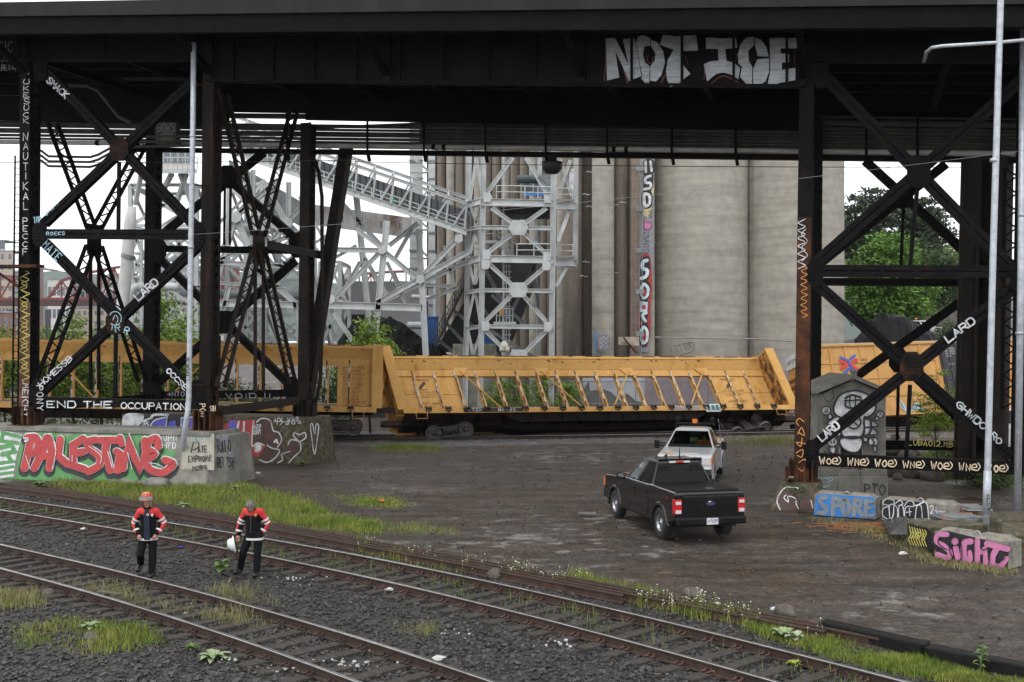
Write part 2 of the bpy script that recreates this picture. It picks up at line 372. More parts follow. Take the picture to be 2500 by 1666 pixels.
GRAV = gmat('far_gravel', [(.05, .049, .047), (.085, .083, .08), (.12, .118, .115)], 9, .2, .45, wetr=.25, dryr=.6, big=.2, bump=.8, vmul=.4)
def zg(x, y):
    k = max(0, min(1, (y - 98) / 22)) * max(0, min(1, (x - 24) / 14))
    k = k * k * (3 - 2 * k)
    z = 5.6 * k
    if y < 46: z += .035 * noise.noise(V3((x * .4, y * .4, 0))) + .02 * noise.noise(V3((x * 1.7, y * 1.7, 3)))
    return z - .05
xs = [-900, -400, -150, -80, -45] + [-32 + .8 * i for i in range(96)] + [52, 70, 100, 160, 300, 600, 1200]
ys = [-60, -20, 5, 10] + [12 + .8 * i for i in range(45)] + [50 + 4 * i for i in range(25)] + [160, 200, 300, 500, 900, 1800, 4000]
b = MB(); b.grid([[(x, y, zg(x, y)) for x in xs] for y in ys])
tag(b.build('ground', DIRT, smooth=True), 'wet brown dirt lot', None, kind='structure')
# ------------------------------------------------------------------ tracks
RT = .20                                  # rail top
def curve(px, z):
    q = [G(x, y, z) for x, y in px]
    c = np.polyfit([p.x for p in q], [p.y for p in q], 3 if len(px) > 3 else len(px) - 1)
    return lambda X: float(np.polyval(c, X)), [p.x for p in q]
def walk(f, x0, x1, ds=.35):
    out = []; x = x0
    while x < x1:
        dy = (f(x + .05) - f(x - .05)) / .1; out.append((V3((x, f(x), 0)), V3((1, dy, 0)).normalized()))
        x += ds / math.hypot(1, dy)
    return out
PROF = [(-.07, 0), (-.07, .012), (-.012, .035), (-.010, .125), (-.036, .14), (-.037, .168), (-.03, .178), (.03, .178), (.037, .168), (.036, .14), (.010, .125), (.012, .035), (.07, .012), (.07, 0)]
def railmesh(path, lat, z0):
    b = MB(); n = len(PROF)
    rows = [[p + V3((-d.y, d.x, 0)) * (lat + u) + V3((0, 0, z0 + z)) for u, z in PROF] for p, d in path]
    b.grid(rows)
    b.m = [1 if 5 <= i % (n - 1) <= 7 else 0 for i in range(len(b.f))]
    return b
def clipmesh():
    b = MB()
    for s_ in (-1, 1):
        b.tube([(s_ * .06 + .03 * math.cos(a), -.02 + .045 * math.sin(a), .03 + .01 * a) for a in [i * .8 for i in range(7)]], .017, 6)
        b.box((s_ * .06, .03, .012), .07, .12, .024)
    return b
def track(name, label, px, x0, x1, group, clip=CLIP, slm=WOOD, every=.61, sub=True):
    f, _ = curve(px, RT); path = walk(f, x0, x1)
    mid = path[len(path) // 2][0]; root = thing(name, label, 'railway track', (mid.x, mid.y, 0), group)
    for lat in (0, -1.505):
        railmesh(path, lat, RT - .178).build('rail', [RAILS, RAILT], root, smooth=False)
    proto = None; acc = walk(f, x0, x1, every); cm = None
    for i, (p, d) in enumerate(acc):
        n = V3((-d.y, d.x, 0)); c = p - n * .7525; ang = math.atan2(d.y, d.x)
        if proto is None:
            b = MB(); rows = []
            b.box((0, 0, -.045), .23, 2.6, .19)
            b = b.build('sleeper', slm, None, bevel=.012); b.parent = root; proto = b; s_ = b
            if sub:
                k = clipmesh().build('rail_clip', clip); k.parent = s_; cm = [k]
                for yy, rz in ((.7525 + .1, 0), (.7525 - .1, math.pi), (-.7525 + .1, 0), (-.7525 - .1, math.pi)):
                    if yy == .7525 + .1: kk = k
                    else: kk = k.copy(); COL.objects.link(kk); kk.parent = s_; cm.append(kk)
                    kk.location = (0, yy, .025); kk.rotation_euler = (0, 0, rz)
        else:
            s_ = proto.copy(); COL.objects.link(s_); s_.parent = root
            for k in (cm or []):
                kk = k.copy(); COL.objects.link(kk); kk.parent = s_
        s_.location = (c.x - mid.x + rnd.uniform(-.02, .02), c.y - mid.y, rnd.uniform(-.01, .01)); s_.rotation_euler = (0, 0, ang + rnd.uniform(-.03, .03))
    return f
N1 = [(0, 1328.7), (182, 1368.5), (363.6, 1412.3), (606, 1478), (850, 1546.9), (1211, 1666)]
N2 = [(0, 1214), (425, 1277), (800, 1341.4), (1225, 1427), (1650, 1519.6), (2217, 1666)]
f1 = track('railway_track', 'nearest railway track, running under the left bottom corner past the two walking men', N1, -13.6, 4.2, 'railway tracks', clip=M('dark_clip', [(.025, .014, .012), (.06, .03, .022)], 9, .6))
f2 = track('railway_track', 'middle railway track with shiny rails and reddish clips, behind the two walking men', N2, -19, 9.5, 'railway tracks')
N4 = [(800, 1060.5), (1400, 1057), (1900, 1049), (2300, 1041)]
f4 = track('railway_track', 'far railway track under the yellow freight wagons', N4, -30, 40, 'railway tracks', sub=False, every=.75)
# ballast bed and gravel strips
N3 = [(0, 1181), (425, 1241), (800, 1301), (1054, 1347), (1345, 1405), (1650, 1460), (2013, 1529), (2400, 1600)]
f3, _ = curve(N3, .12)
def sheet(fa, fb, x0, x1, nx, ny, z, amp, name, mat, label):
    rows = []
    for j in range(ny + 1):
        t = j / ny; row = []
        for i in range(nx + 1):
            x = x0 + (x1 - x0) * i / nx; a, c = fa(x), fb(x); y = a + (c - a) * t + (.25 * noise.noise(V3((x * 1.3, j * 2.0, 7))) if j in (0, ny) else 0)
            row.append((x, y, -.075 if j in (0, ny) else z + amp * noise.noise(V3((x * 3, y * 3, 1))) + amp * .6 * noise.noise(V3((x * 9, y * 9, 5)))))
        rows.append(row)
    return tag(MB().grid(rows).build(name, mat, smooth=True), label, None, kind='structure')
sheet(lambda x: 11.5, lambda x: f3(x) + .35, -24, 11, 190, 110, -.012, .03, 'ballast_bed', BALL, 'dark crushed stone under the near tracks')
sheet(lambda x: f4(x) - 4.6 + .4 * math.sin(x * .4), lambda x: f4(x) + 5, -45, 45, 120, 16, .03, .03, 'gravel_bed', GRAV, 'pale grey gravel beside the far track')
# loose stones
def stones(n, place, rmin, rmax, mat, name, label, seed=3, flat=.6):
    rr = random.Random(seed); b = MB()
    for i in range(n):
        x, y, z = place(rr); s_ = rr.uniform(rmin, rmax) * (1 + .6 * rr.random() ** 3)
        rot = Matrix.Rotation(rr.uniform(0, 6.3), 3, 'Z') @ Matrix.Rotation(rr.uniform(-.6, .6), 3, 'X')
        q = [rot @ V3((s_ * i_ * rr.uniform(.55, 1.1), s_ * j_ * rr.uniform(.5, 1), s_ * flat * k_ * rr.uniform(.6, 1.1))) + V3((x, y, z + s_ * .15)) for i_ in (-.5, .5) for j_ in (-.5, .5) for k_ in (-.5, .5)]
        b.hexa(q)
    return tag(b.build(name, mat), label, None, kind='stuff')
def near_place(rr):
    while True:
        y = 14.6 + 24 * rr.random() ** 1.5; x = rr.uniform(-.5, .5) * y * .93
        if y < f3(x) + .2 and -24 < x < 10.5: return x, y, -.008
STN = M('ballast_chip', [(.012, .0105, .0095), (.029, .026, .0235), (.06, .055, .05), (.13, .117, .10)], 7, .5, lo=.25, hi=.75, speck=.2)
stones(26000, near_place, .035, .075, STN, 'ballast_stones', 'crushed stone lying over the near track bed')
def lot_place(rr):
    while True:
        y = 19 + 36 * rr.random() ** 1.3; x = rr.uniform(-.42, .5) * y * .93
        if y > f3(x) + .4: return x, y, -.035
stones(1300, lot_place, .025, .075, M('lot_pebble', [(.035, .028, .022), (.07, .058, .047), (.14, .12, .10)], 5, .7), 'pebbles', 'small stones scattered over the dirt lot', 5)
# pale ballast spilled and painted white near the rails
def splash(rr):
    c = [(420, 1505), (330, 1495), (880, 1630), (900, 1590), (690, 1640), (560, 1615), (1360, 1575), (700, 1412), (740, 1418), (1130, 1550), (830, 1620)][rr.randrange(11)]
    p = G(c[0] + rr.gauss(0, 26), c[1] + rr.gauss(0, 6)); return p.x, p.y, .04
stones(110, splash, .02, .045, M('white_stone', [(.35, .35, .34), (.6, .6, .59)], 5, .7), 'white_stones', 'paint splashed white stones in the ballast', 6)
# ------------------------------------------------------------------ grass
def GRM(name, cols): return M(name, cols, .9, .6, lo=.3, hi=.7, speck=.35, sscale=5, spec=.2)
GRS = GRM('fresh_grass', [(.09, .145, .022), (.15, .205, .032), (.22, .25, .05), (.27, .23, .08)])
GRD = GRM('dry_grass', [(.16, .16, .06), (.26, .23, .11), (.18, .21, .06)])
def blades(n, place, h0, h1, wd, mat, name, label, seed=1, lean=.35, seedhead=False):
    rr = random.Random(seed); b = MB()
    for i in range(n):
        r_ = place(rr)
        if r_ is None: continue
        x, y, z = r_[:3]; k = r_[3] if len(r_) > 3 else 1; h = rr.uniform(h0, h1) * k; a = rr.uniform(0, 6.283); lx, ly = lean * h * rr.gauss(0, .7), lean * h * rr.gauss(0, .7)
        wx, wy = wd * math.cos(a), wd * math.sin(a); m = V3((x + lx * .35, y + ly * .35, z + h * .6)); t = V3((x + lx, y + ly, z + h))
        b.add([(x - wx, y - wy, z), (x + wx, y + wy, z), m + V3((wx * .7, wy * .7, 0)), m - V3((wx * .7, wy * .7, 0)), t], [(0, 1, 2, 3), (3, 2, 4)])
        if seedhead and rr.random() < .4: b.add([t - V3((wx * 2, wy * 2, .07)), t + V3((wx * 2, wy * 2, -.07)), t + V3((lx * .3, ly * .3, .06))], [(0, 1, 2)])
    return tag(b.build(name, mat), label, None, kind='stuff')
def in_px(poly):
    """random ground point inside a photo outline, thinned by noise towards its edge"""
    x0, x1 = min(p[0] for p in poly), max(p[0] for p in poly); y0, y1 = min(p[1] for p in poly), max(p[1] for p in poly)
    def f(rr):
        for _ in range(60):
            x, y = rr.uniform(x0, x1), rr.uniform(y0, y1); ins = False
            for i in range(len(poly)):
                (ax, ay), (bx, by) = poly[i], poly[i - 1]
                if (ay > y) != (by > y) and x < (bx - ax) * (y - ay) / (by - ay) + ax: ins = not ins
            if not ins: continue
            g = G(x, y); k = .55 + .9 * noise.noise(V3((g.x * .8, g.y * .8, 2))) + .35 * noise.noise(V3((g.x * 3, g.y * 3, 4)))
            if rr.random() < k + .2: g = G(x + rr.gauss(0, 14), y + rr.gauss(0, 4)); return g.x, g.y, -.03, max(.45, min(1.25, k + .3))
        return None
    return f
blades(21000, in_px([(120, 1178), (330, 1172), (460, 1168), (590, 1180), (640, 1200), (740, 1225), (820, 1262), (930, 1275), (920, 1302), (780, 1290), (640, 1262), (420, 1228), (230, 1205)]), .05, .22, .009, GRS, 'grass', 'bright green grass in front of the painted wall', 2)
blades(16000, in_px([(1790, 1502), (1900, 1522), (2020, 1560), (2200, 1605), (2500, 1640), (2500, 1672), (2330, 1668), (2160, 1640), (1990, 1590), (1850, 1545)]), .06, .2, .007, GRS, 'grass', 'yellow green grass beside the black timber', 3)
blades(2600, in_px([(1400, 1400), (1500, 1425), (1640, 1462), (1760, 1490), (1820, 1520), (1700, 1508), (1540, 1470), (1400, 1430)]), .08, .24, .008, GRS, 'grass', 'green weeds between the rusty rails and the shiny rail', 4)
blades(900, in_px([(850, 1325), (1060, 1370), (1140, 1395), (1060, 1390), (880, 1350)]), .1, .3, .008, GRS, 'grass', 'weeds below the loose rusty rails', 41)
blades(1700, in_px([(0, 1440), (90, 1450), (95, 1480), (0, 1485)]), .1, .28, .007, GRD, 'grass', 'dry grass clump at the left edge', 5)
blades(3000, in_px([(20, 1525), (150, 1500), (250, 1520), (380, 1540), (400, 1570), (240, 1600), (60, 1590)]), .06, .2, .007, GRS, 'grass', 'grass patch in the bottom left corner', 6)
blades(900, in_px([(100, 1425), (300, 1450), (450, 1490), (640, 1520), (660, 1550), (560, 1530), (330, 1480)]), .12, .36, .004, GRD, 'dry_grass', 'tall dry grass between the nearest rails', 7, .5, True)
blades(330, in_px([(490, 1440), (600, 1445), (680, 1480), (570, 1478)]), .12, .34, .004, GRD, 'dry_grass', 'dry grass behind the nearest track', 8, .5, True)
def between(f, lo, hi):
    def g(rr):
        x = rr.uniform(lo, hi); c = noise.noise(V3((x * 1.1, 8, 2)))
        if rr.random() > c * 1.2 + .4: return None
        y = f(x) - rr.choice((rr.uniform(.1, .5), rr.uniform(1.0, 1.4), rr.uniform(.3, 1.2)))
        return x, y, 0
    return g
blades(2600, between(f2, -17, 8), .08, .3, .008, GRM('rail_weed', [(.07, .11, .03), (.13, .17, .05), (.17, .18, .08)]), 'grass', 'thin grass between the rails of the middle track', 9)
blades(900, in_px([(960, 1520), (1060, 1525), (1050, 1548), (970, 1545)]), .05, .2, .004, GRD, 'grass', 'sparse weed patch between the two near tracks', 10)
blades(3000, in_px([(900, 1086), (1060, 1088), (1075, 1097), (920, 1095)]), .05, .14, .012, GRS, 'grass', 'short grass strip beside the far gravel', 11)
blades(2600, in_px([(1780, 1072), (1930, 1074), (1930, 1084), (1790, 1082)]), .08, .3, .012, GRD, 'grass', 'dry grass behind the white pickup', 12)
blades(2500, in_px([(1960, 1262), (2200, 1300), (2290, 1360), (2480, 1392), (2480, 1402), (2280, 1375), (2190, 1330), (2080, 1290)]), .04, .16, .008, GRD, 'grass', 'thin weeds along the concrete blocks', 13)
blades(5000, in_px([(2240, 1110), (2330, 1090), (2480, 1160), (2480, 1190), (2380, 1170), (2300, 1170)]), .08, .3, .014, GRS, 'grass', 'dark grass on the bank behind the grey poles', 14)
blades(1800, in_px([(810, 1208), (960, 1215), (985, 1235), (840, 1228)]), .03, .1, .012, GRS, 'grass', 'mossy patch in the middle of the lot', 15)
blades(700, in_px([(920, 1180 + 92), (1090, 1280), (1120, 1300), (960, 1300)]), .03, .1, .01, GRS, 'grass', 'thin moss beside the grass tongue', 16)

# ------------------------------------------------------------------ the steel viaduct
pB, pC = V(520, 201), V(1962, 213)
sBC = (pC - pB).dot(UU); SLP = (pC.z - pB.z) / sBC
def W(s, o, dh=0.0): q = pB + UU * s + NN * o; return V3((q.x, q.y, pB.z + SLP * s + dh))      # along, across, above the girder soffit
def S(s, o, z): q = pB + UU * s + NN * o; return V3((q.x, q.y, z))
def sx(x, off=0.0): return (V(x, 900, off) - pB).dot(UU)
via = thing('steel_viaduct', 'black riveted steel road viaduct crossing overhead on X braced towers', 'viaduct', (pB.x, pB.y, 0))
def column(tp, bp, wid, dep, off, mat, name='column', lace=.42, front=None):
    p, q = V(*tp, off), V(*bp, off); d = q - p
    b = MB(); b.bar(p + NN * .02, q + NN * .02, wid, .04, NN); b.bar(p + NN * dep, q + NN * dep, wid, .04, NN)
    for s_ in (-1, 1):
        e = UU * (s_ * (wid / 2 - .012))
        b.bar(p + e + NN * .1, q + e + NN * .1, .02, .12, NN); b.bar(p + e + NN * (dep - .08), q + e + NN * (dep - .08), .02, .12, NN)
        e = UU * (s_ * (wid / 2 - .012)); n = max(2, int(d.length / lace))
        for i in range(n):
            a, c = p + d * (i / n) + e, p + d * ((i + 1) / n) + e
            b.bar(a + NN * .1, c + NN * (dep - .05), .05, .018, UU); b.bar(a + NN * (dep - .05) + UU * .018, c + NN * .1 + UU * .018, .05, .018, UU)
        if s_ == 1:                       # riveted flange edge
            for i in range(0, int(d.length / .5)):
                b.box(p + d * (i * .5 / d.length) + e + NN * .03, .06, .03, .04)
    b.bar(p + NN * (dep * .5), q + NN * (dep * .5), wid * .2, .02, UU)
    return b.build(name, mat, via)
def brace(a, c, w, off=0.0, dep=.26, mat=None, name='brace'):
    p, q = V(*a, off), V(*c, off); d = (q - p).normalized(); sd = d.cross(NN).normalized(); b = MB()
    for k in (-1, 1): b.bar(p + sd * (k * w * .275) + NN * dep / 2, q + sd * (k * w * .275) + NN * dep / 2, w * .45, dep, NN)
    b.bar(p + NN * dep * .6, q + NN * dep * .6, w * .2, dep * .5, NN)
    n = int((q - p).length / .9)
    for i in range(1, n): b.bar(p + (q - p) * (i / n) - d * .07 + NN * .004, p + (q - p) * (i / n) + d * .07 + NN * .004, w * .8, .02, NN)
    return b.build(name, mat or BLK, via)
def octo(x, y, hw, hh, off, mat, name='gusset_plate', th=.05, ch=.45):
    k = [(-hw, -hh * ch), (-hw * ch, -hh), (hw * ch, -hh), (hw, -hh * ch), (hw, hh * ch), (hw * ch, hh), (-hw * ch, hh), (-hw, hh * ch)]
    b = MB(); b.prism([V(x + i, y + j, off) for i, j in k], NN * th)
    for i in range(-3, 4):
        for j in range(-3, 4):
            if abs(i) + abs(j) < 5: b.box(V(x + i * hw * .27, y + j * hh * .27, off - .008), .035, .03, .035)
    return b.build(name, mat, via)
def lattice(p, q, sd, w, nz_, mat, ch=.11, name='lattice_brace'):
    b = MB(); d = q - p; sd = V3(sd).normalized(); nr = d.normalized().cross(sd)
    for k in (-1, 1): b.bar(p + sd * (k * w / 2), q + sd * (k * w / 2), ch, .14, nr)
    n = max(3, int(d.length / nz_))
    for i in range(n):
        k = 1 if i % 2 else -1
        b.bar(p + d * (i / n) + sd * (k * w / 2), p + d * ((i + 1) / n) - sd * (k * w / 2), .06, .02, nr)
    return b.build(name, mat, via)
OVER = 1.2   # how far columns run up into the deck
colA = column((61, 140), (56, 1041), .50, .62, 0, BLK)
colB = column((509, 150), (497, 1054), .47, .62, 0, M('streaked_steel', [(.005, .0045, .005), (.009, .007, .006), (.026, .013, .008), (.06, .025, .012)], 1.1, .55, spec=.1, stretch=(2.2, 2.2, .25), bump=.2, lo=.3, hi=.75))
colC = column((1972, 15), (1956, 1182), .46, .62, 0, BLK)
colD = column((2510, 150), (2492, 1160), .46, .62, 0, BLK)
column((368, 300), (358, 1005), .50, .6, 8, BLKD); column((745, 300), (737, 1020), .46, .6, 8, BRN)
column((1996, 300), (1990, 1100), .36, .5, 8, BLKD)
# flange paint wear on C and A (rust below, black above)
b = MB(); b.prism([V(1939, 1180, -.014), V(1975, 1180, -.014), V(1981, 530, -.014), V(1947, 530, -.014)], NN * .012); b.build('rusted_flange', RUST, colC)
b = MB(); b.prism([V(42, 1035, -.014), V(70, 1035, -.014), V(74, 737, -.014), V(47, 737, -.014)], NN * .012)
b.build('rusted_flange', M('brown_rust', [(.03, .016, .01), (.1, .04, .018), (.2, .1, .04)], 1.5, .7, speck=.3), colA)
# braces of the left tower
for a, c, w in (((108, 172), (480, 560), .36), ((472, 195), (104, 545), .36), ((104, 592), (470, 962), .36), ((478, 602), (100, 955), .36)): brace(a, c, w, .02)
brace((98, 571), (492, 573), .38, -.02); brace((96, 979), (492, 990), .34, -.02)
for x0, y0, x1, y1 in ((289, 395, 287, 562), (281, 815, 279, 978)): brace((x0, y0), (x1, y1), .13, .1, .1, name='hanger')
brace((300, 192), (470, 194), .12, .5, .12, name='strut')
GUS = M('gusset_steel', [(.006, .0055, .006), (.013, .010, .009), (.035, .016, .010), (.10, .036, .016)], 2.6, .7, lo=.32, hi=.72, speck=.25, spec=.1)
octo(290, 364, 23, 29, -.04, GUS); octo(281, 788, 23, 29, -.04, GUS)
for x, y in ((98, 165), (96, 570), (90, 960), (480, 960), (482, 575)): octo(x, y, 17, 33, -.03, BLK)
# braces of the right tower
for a, c, w in (((2010, 182), (2480, 665), .36), ((2500, 190), (1988, 645), .36), ((1990, 690), (2470, 1118), .36), ((2480, 700), (1985, 1092), .36)): brace(a, c, w, .02)
brace((1994, 661), (2490, 664), .38, -.02); wstrut = brace((1990, 1123), (2490, 1144), .40, -.02)
for x0, y0, x1, y1 in ((2241, 445, 2222, 650), (2222, 940, 2212, 1128)): brace((x0, y0), (x1, y1), .13, .1, .1, name='hanger')
octo(2243, 420, 29, 38, -.04, BLK); octo(2226, 895, 29, 36, -.04, GUS)
for x, y in ((2005, 180), (1990, 665), (1980, 1110), (2485, 680)): octo(x, y, 20, 36, -.03, BLK)
# rear tower braces (8 m behind)
for a, c, w in (((395, 570), (640, 372), .34), ((540, 425), (722, 585), .34), ((385, 630), (702, 938), .34), ((718, 636), (382, 935), .34)): brace(a, c, w, 8.1, mat=BLKD)
brace((385, 607), (722, 612), .3, 8.1, mat=BLKD); rstrut = brace((340, 966), (722, 960), .34, 8.1, mat=BLKD)
octo(555, 432, 24, 28, 8, BLKD); octo(549, 787, 24, 28, 8, BLKD)
for x, y in ((724, 600), (385, 610), (712, 950), (374, 962)): octo(x, y, 20, 30, 8.0, BLKD)
for x in (548, 562): brace((x, 458), (x - 2, 598), .09, 8.2, .08, BLKD, 'hanger')
for x in (535, 622): brace((x, 820), (x - 2, 950), .09, 8.2, .08, BLKD, 'hanger')
for a, c, w in (((2112, 392), (2400, 655), .34), ((2310, 400), (2000, 645), .34), ((2005, 700), (2400, 1080), .34), ((2390, 705), (2000, 985), .34)): brace(a, c, w, 8.1, mat=BLKD)
brace((2000, 688), (2400, 690), .3, 8.1, mat=BLKD); ystrut = brace((1995, 1085), (2410, 1090), .36, 8.1, mat=BLKD)
octo(2206, 478, 24, 32, 8, BLKD); octo(2194, 880, 24, 30, 8, BLKD)
for x0, y0, x1, y1 in ((2206, 505, 2198, 680), (2194, 905, 2190, 1085)): brace((x0, y0), (x1, y1), .12, 8.2, .1, BLKD, 'hanger')
# sway bracing between near and far columns
def sway(xA, x0, mA, x1, xm, ytop, ymid, ybot, mat):
    n = NN
    for a, o, c, oc in (((xA, ytop), .4, (xm - 6, ymid), 3.9), ((x1, ytop + 45), 7.6, (xm + 6, ymid), 4.1), ((xm - 8, ymid + 40), 3.9, (x0, ybot), .5), ((xm + 8, ymid + 40), 4.1, (x1 - 4, ybot - 8), 7.5)):
        lattice(V(*a, o), V(*c, oc), n, .62, .34, mat)
    p, q = V(xm, ymid - 12, 4), V(xm, ymid + 62, 4); b = MB(); b.bar(p, q, .9, .06, UU); b.build('gusset_plate', mat, via)
    b = MB()
    for o in (3.6, 4.5): b.bar(V(xm + (o - 4) * 22, ymid + 60, o), V(xm + (o - 4) * 22, ybot + 12, o), .11, .11, NN)
    b.build('hanger', mat, via)
sway(128, 98, 0, 352, 230, 300, 560, 940, BLKD)
sway(545, 538, 0, 718, 632, 225, 575, 945, BRN)
for p, q in ((V(100, 995, .4), V(352, 972, 7.7)), (V(545, 1003, .4), V(730, 978, 7.7)), (V(655, 598, 4.1), V(806, 628, 9.5))):
    b = MB(); b.bar(p, q, .1, .34, (0, 0, 1)); b.build('cross_strut', BRN if p.x > -14 else BLKD, via)
b = MB(); b.bar(V(846, 360, 9.5), V(748, 985, 8.6), .46, .5, NN)
for i in range(30):
    t = (i + .5) / 30; b.box(V(846 - 98 * t + 13.5, 360 + 625 * t, 9.2), .02, .03, .08)
b.build('raking_leg', BRN, via)
b = MB(); b.tube([V(2420, 386, 9), V(2405, 1165, 9)], .8, 6); b.bar(V(2372, 386, 7.6), V(2352, 1170, 7.6), .7, .5, NN); b.bar(V(2440, 386, 7.2), V(2432, 1170, 7.2), .5, .4, NN); b.build('rear_column', BRN, via)
b = MB(); b.tube([V(2352, 386, 7.2), V(2340, 1165, 7.2)], .06, 8); b.tube([V(2386, 600, 7.2), V(2376, 1165, 7.2)], .09, 8); b.build('downpipe', BRN, via)
lattice(V(2468, 410, 5.5), V(2462, 1000, 5.5), UU, .42, .3, BLKD)
# column feet
for x, y, off, mt in ((56, 1041, 0, RUST), (497, 1054, 0, RUST), (1956, 1184, 0, RUST), (358, 1005, 8, BLKD), (737, 1020, 8, BRN), (1990, 1100, 8, BLKD)):
    p = V(x, y, off); b = MB(); rot = Matrix((UU, NN, V3((0, 0, 1)))).transposed()
    b.box(p + NN * .35 + V3((0, 0, .03)), 1.15, 1.2, .06, rot)
    for u in (-.36, -.12, .12, .36): b.box(p + UU * u + NN * .3 + V3((0, 0, .42)), .05, .9, .75, rot)
    b.box(p + NN * .3 + V3((0, 0, .42)), .8, .3, .72, rot)
    for u in (-.46, .46): b.box(p + UU * u + NN * .3 + V3((0, 0, .3)), .1, .4, .5, rot)
    b.build('column_base', mt, via)
# deck
sA, sD = -26, sBC + 16
def slab(s0, s1, o0, o1, h0, h1, name, mat, b=None):
    k = b or MB(); k.hexa([W(s, o, h) for s in (s0, s1) for o in (o0, o1) for h in (h0, h1)])
    return k if b is not None else k.build(name, mat, via)
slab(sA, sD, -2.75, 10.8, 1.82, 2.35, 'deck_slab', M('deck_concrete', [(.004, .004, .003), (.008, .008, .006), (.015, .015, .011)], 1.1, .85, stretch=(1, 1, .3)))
slab(sA, sD, -2.62, -2.4, 1.2, 1.80, 'edge_beam', BLKD)
slab(-.15, sBC + .1, 0.0, .06, .06, 1.80, 'plate_girder', BLK)
gir = bpy.data.objects['plate_girder']
b = MB(); slab(-.15, sBC + .1, -.2, .26, 0, .055, '', None, b); slab(-.15, sBC + .1, -.2, .26, 1.74, 1.80, '', None, b)
b.build('girder_flange', BLK, gir)
for i in range(13):
    b = MB(); s = .9 + i * (sBC - 1.4) / 12; slab(s - .04, s + .04, -.13, -.002, .06, 1.72, '', None, b)
    slab(s - .12, s + .12, -.016, -.003, .06, 1.72, '', None, b); b.build('stiffener', BLK, gir)
b = MB()                                   # rivet rows of the near girder
for i in range(170):
    for h in (.12, .2): b.box(W(.1 + i * (sBC - .2) / 170, -.012, h), .04, .03, .04)
b.build('rivet_row', BLK, gir)
for s0, s1 in ((sA, -.3), (sBC + .3, sD)):
    g = slab(s0, s1, 0.0, .06, .85, 1.80, 'tower_girder', BLK); b = MB()
    slab(s0, s1, -.16, .22, .80, .845, '', None, b)
    for i in range(7):
        s = s0 + .6 + i * (s1 - s0 - 1) / 6; slab(s - .035, s + .035, -.1, -.002, .86, 1.78, '', None, b)
    b.build('girder_flange', BLK, g)
for s0, s1, h in ((sA, -4.2, -.25), (-4.2, -.3, .35), (-.3, sBC + .3, .05), (sBC + .3, sD, .85)):
    slab(s0, s1, 8.0, 8.06, h, 1.80, 'far_girder', BLKD); slab(s0, s1, 10.5, 10.6, 1.1, 1.80, 'far_edge_beam', BLKD)
slab(2.2, sD, 10.85, 16.6, 1.75, 2.3, 'ramp_slab', BLKD); slab(2.2, sD, 15.4, 15.5, .12, 1.74, 'ramp_girder', BLKD)
for s in (4, 9, 14, 19, 24, 29): slab(s - .12, s + .12, 10.9, 15.38, .8, 1.74, 'floor_beam', BLKD)
for o in (1.6, 3.2, 4.8, 6.4): slab(sA, sD, o - .12, o + .12, 1.2, 1.80, 'stringer', BLKD)
for s in (-8.6, -4.3, 0, 3.6, 7.2, 10.8, 14.4, 18, sBC, sBC + 4.4, sBC + 8.8):
    slab(s - .1, s + .1, .3, 7.9, .9, 1.195, 'floor_beam', BLKD)
for s in (-8.6, -.1, 7.2, 14.4, sBC, sBC + 8.8):
    b = MB(); b.bar(W(s, -.06, .35), W(s, -2.35, 1.35), .24, .2, UU)
    b.bar(W(s, -.08, .05), W(s, -.08, 1.7), .3, .1, NN); b.build('bracket', BLK, via)
# ------------------------------------------------------------------ pipes hung below the far edge, each its own thing
def yx(y, x): return y + (x - 1250) * .012
PIPES = [(277, .03), (291, .10), (305, .05), (314, .07), (323, .05), (331, .06), (337, .05), (345, .06), (353, .05)]
DPIP = M('dark_conduit', [(.022, .02, .017), (.05, .045, .037), (.085, .075, .057)], 2, .55)
wordn = ['topmost thin', 'thick upper', 'third', 'fourth', 'fifth', 'sixth', 'seventh', 'eighth', 'lowest dark']
for i, (y, r) in enumerate(PIPES):
    x0 = -60; x1 = 2560
    if i in (0, 2): pts = [V(x0, yx(y, x0) + 12, 8.7), V(760, yx(y, 760) + 14, 8.7), V(1030, yx(y, 1030), 8.7), V(x1, yx(y, x1), 8.7)]
    else: pts = [V(x, yx(y, x) + .0, 8.7 + .12 * (i % 3)) for x in (x0, 600, 1250, 1900, x1)]
    b = MB(); b.tube(pts, r * 1.25, 8)
    tag(b.build('conduit_pipe', DPIP, org=pts[0]), wordn[i] + ' dark conduit of the pipe bundle hung under the far edge of the viaduct', 'pipe', 'dark conduits hung under the viaduct')
WPIP = M('pale_pipe', [(.3, .29, .26), (.46, .45, .42), (.55, .54, .5)], 1.2, .55, stretch=(1, 1, 4))
pw = thing('water_pipe', 'pale cream pipe slung below the dark conduits under the viaduct', 'pipe', V(0, yx(362, 0), 8.7))
b = MB(); b.tube([V(x, yx(362, x), 8.7) for x in (-60, 600, 1250, 1900, 2560)], .11, 12); b.build('pipe', WPIP, pw)
b = MB()
for x in (235, 1055, 1080, 1495, 1525, 2000): b.tube([V(x, yx(362, x), 8.7), V(x + 9, yx(362, x + 9), 8.7)], .125, 12)
b.build('pipe_joint', BLKD, pw)
b = MB(); b.bar(V(300, yx(377, 300), 8.6), V(2560, yx(377, 2560), 8.6), .3, .2); hang = thing('pipe_rack', 'black steel channel and hangers carrying the pipe bundle', 'pipe rack', V(300, yx(377, 300), 8.6))
b.build('channel', BLKD, hang)
for x in (700, 897, 1035, 1185, 1332, 1482, 1640, 1796, 2115, 2240, 2440):
    b = MB(); b.bar(V(x, 225, 8.45), V(x, yx(384, x), 8.45), .09, .09); b.bar(V(x, yx(372, x), 8.4), V(x + 5, yx(398, x), 8.4), .16, .12); b.build('hanger', BLKD, hang)
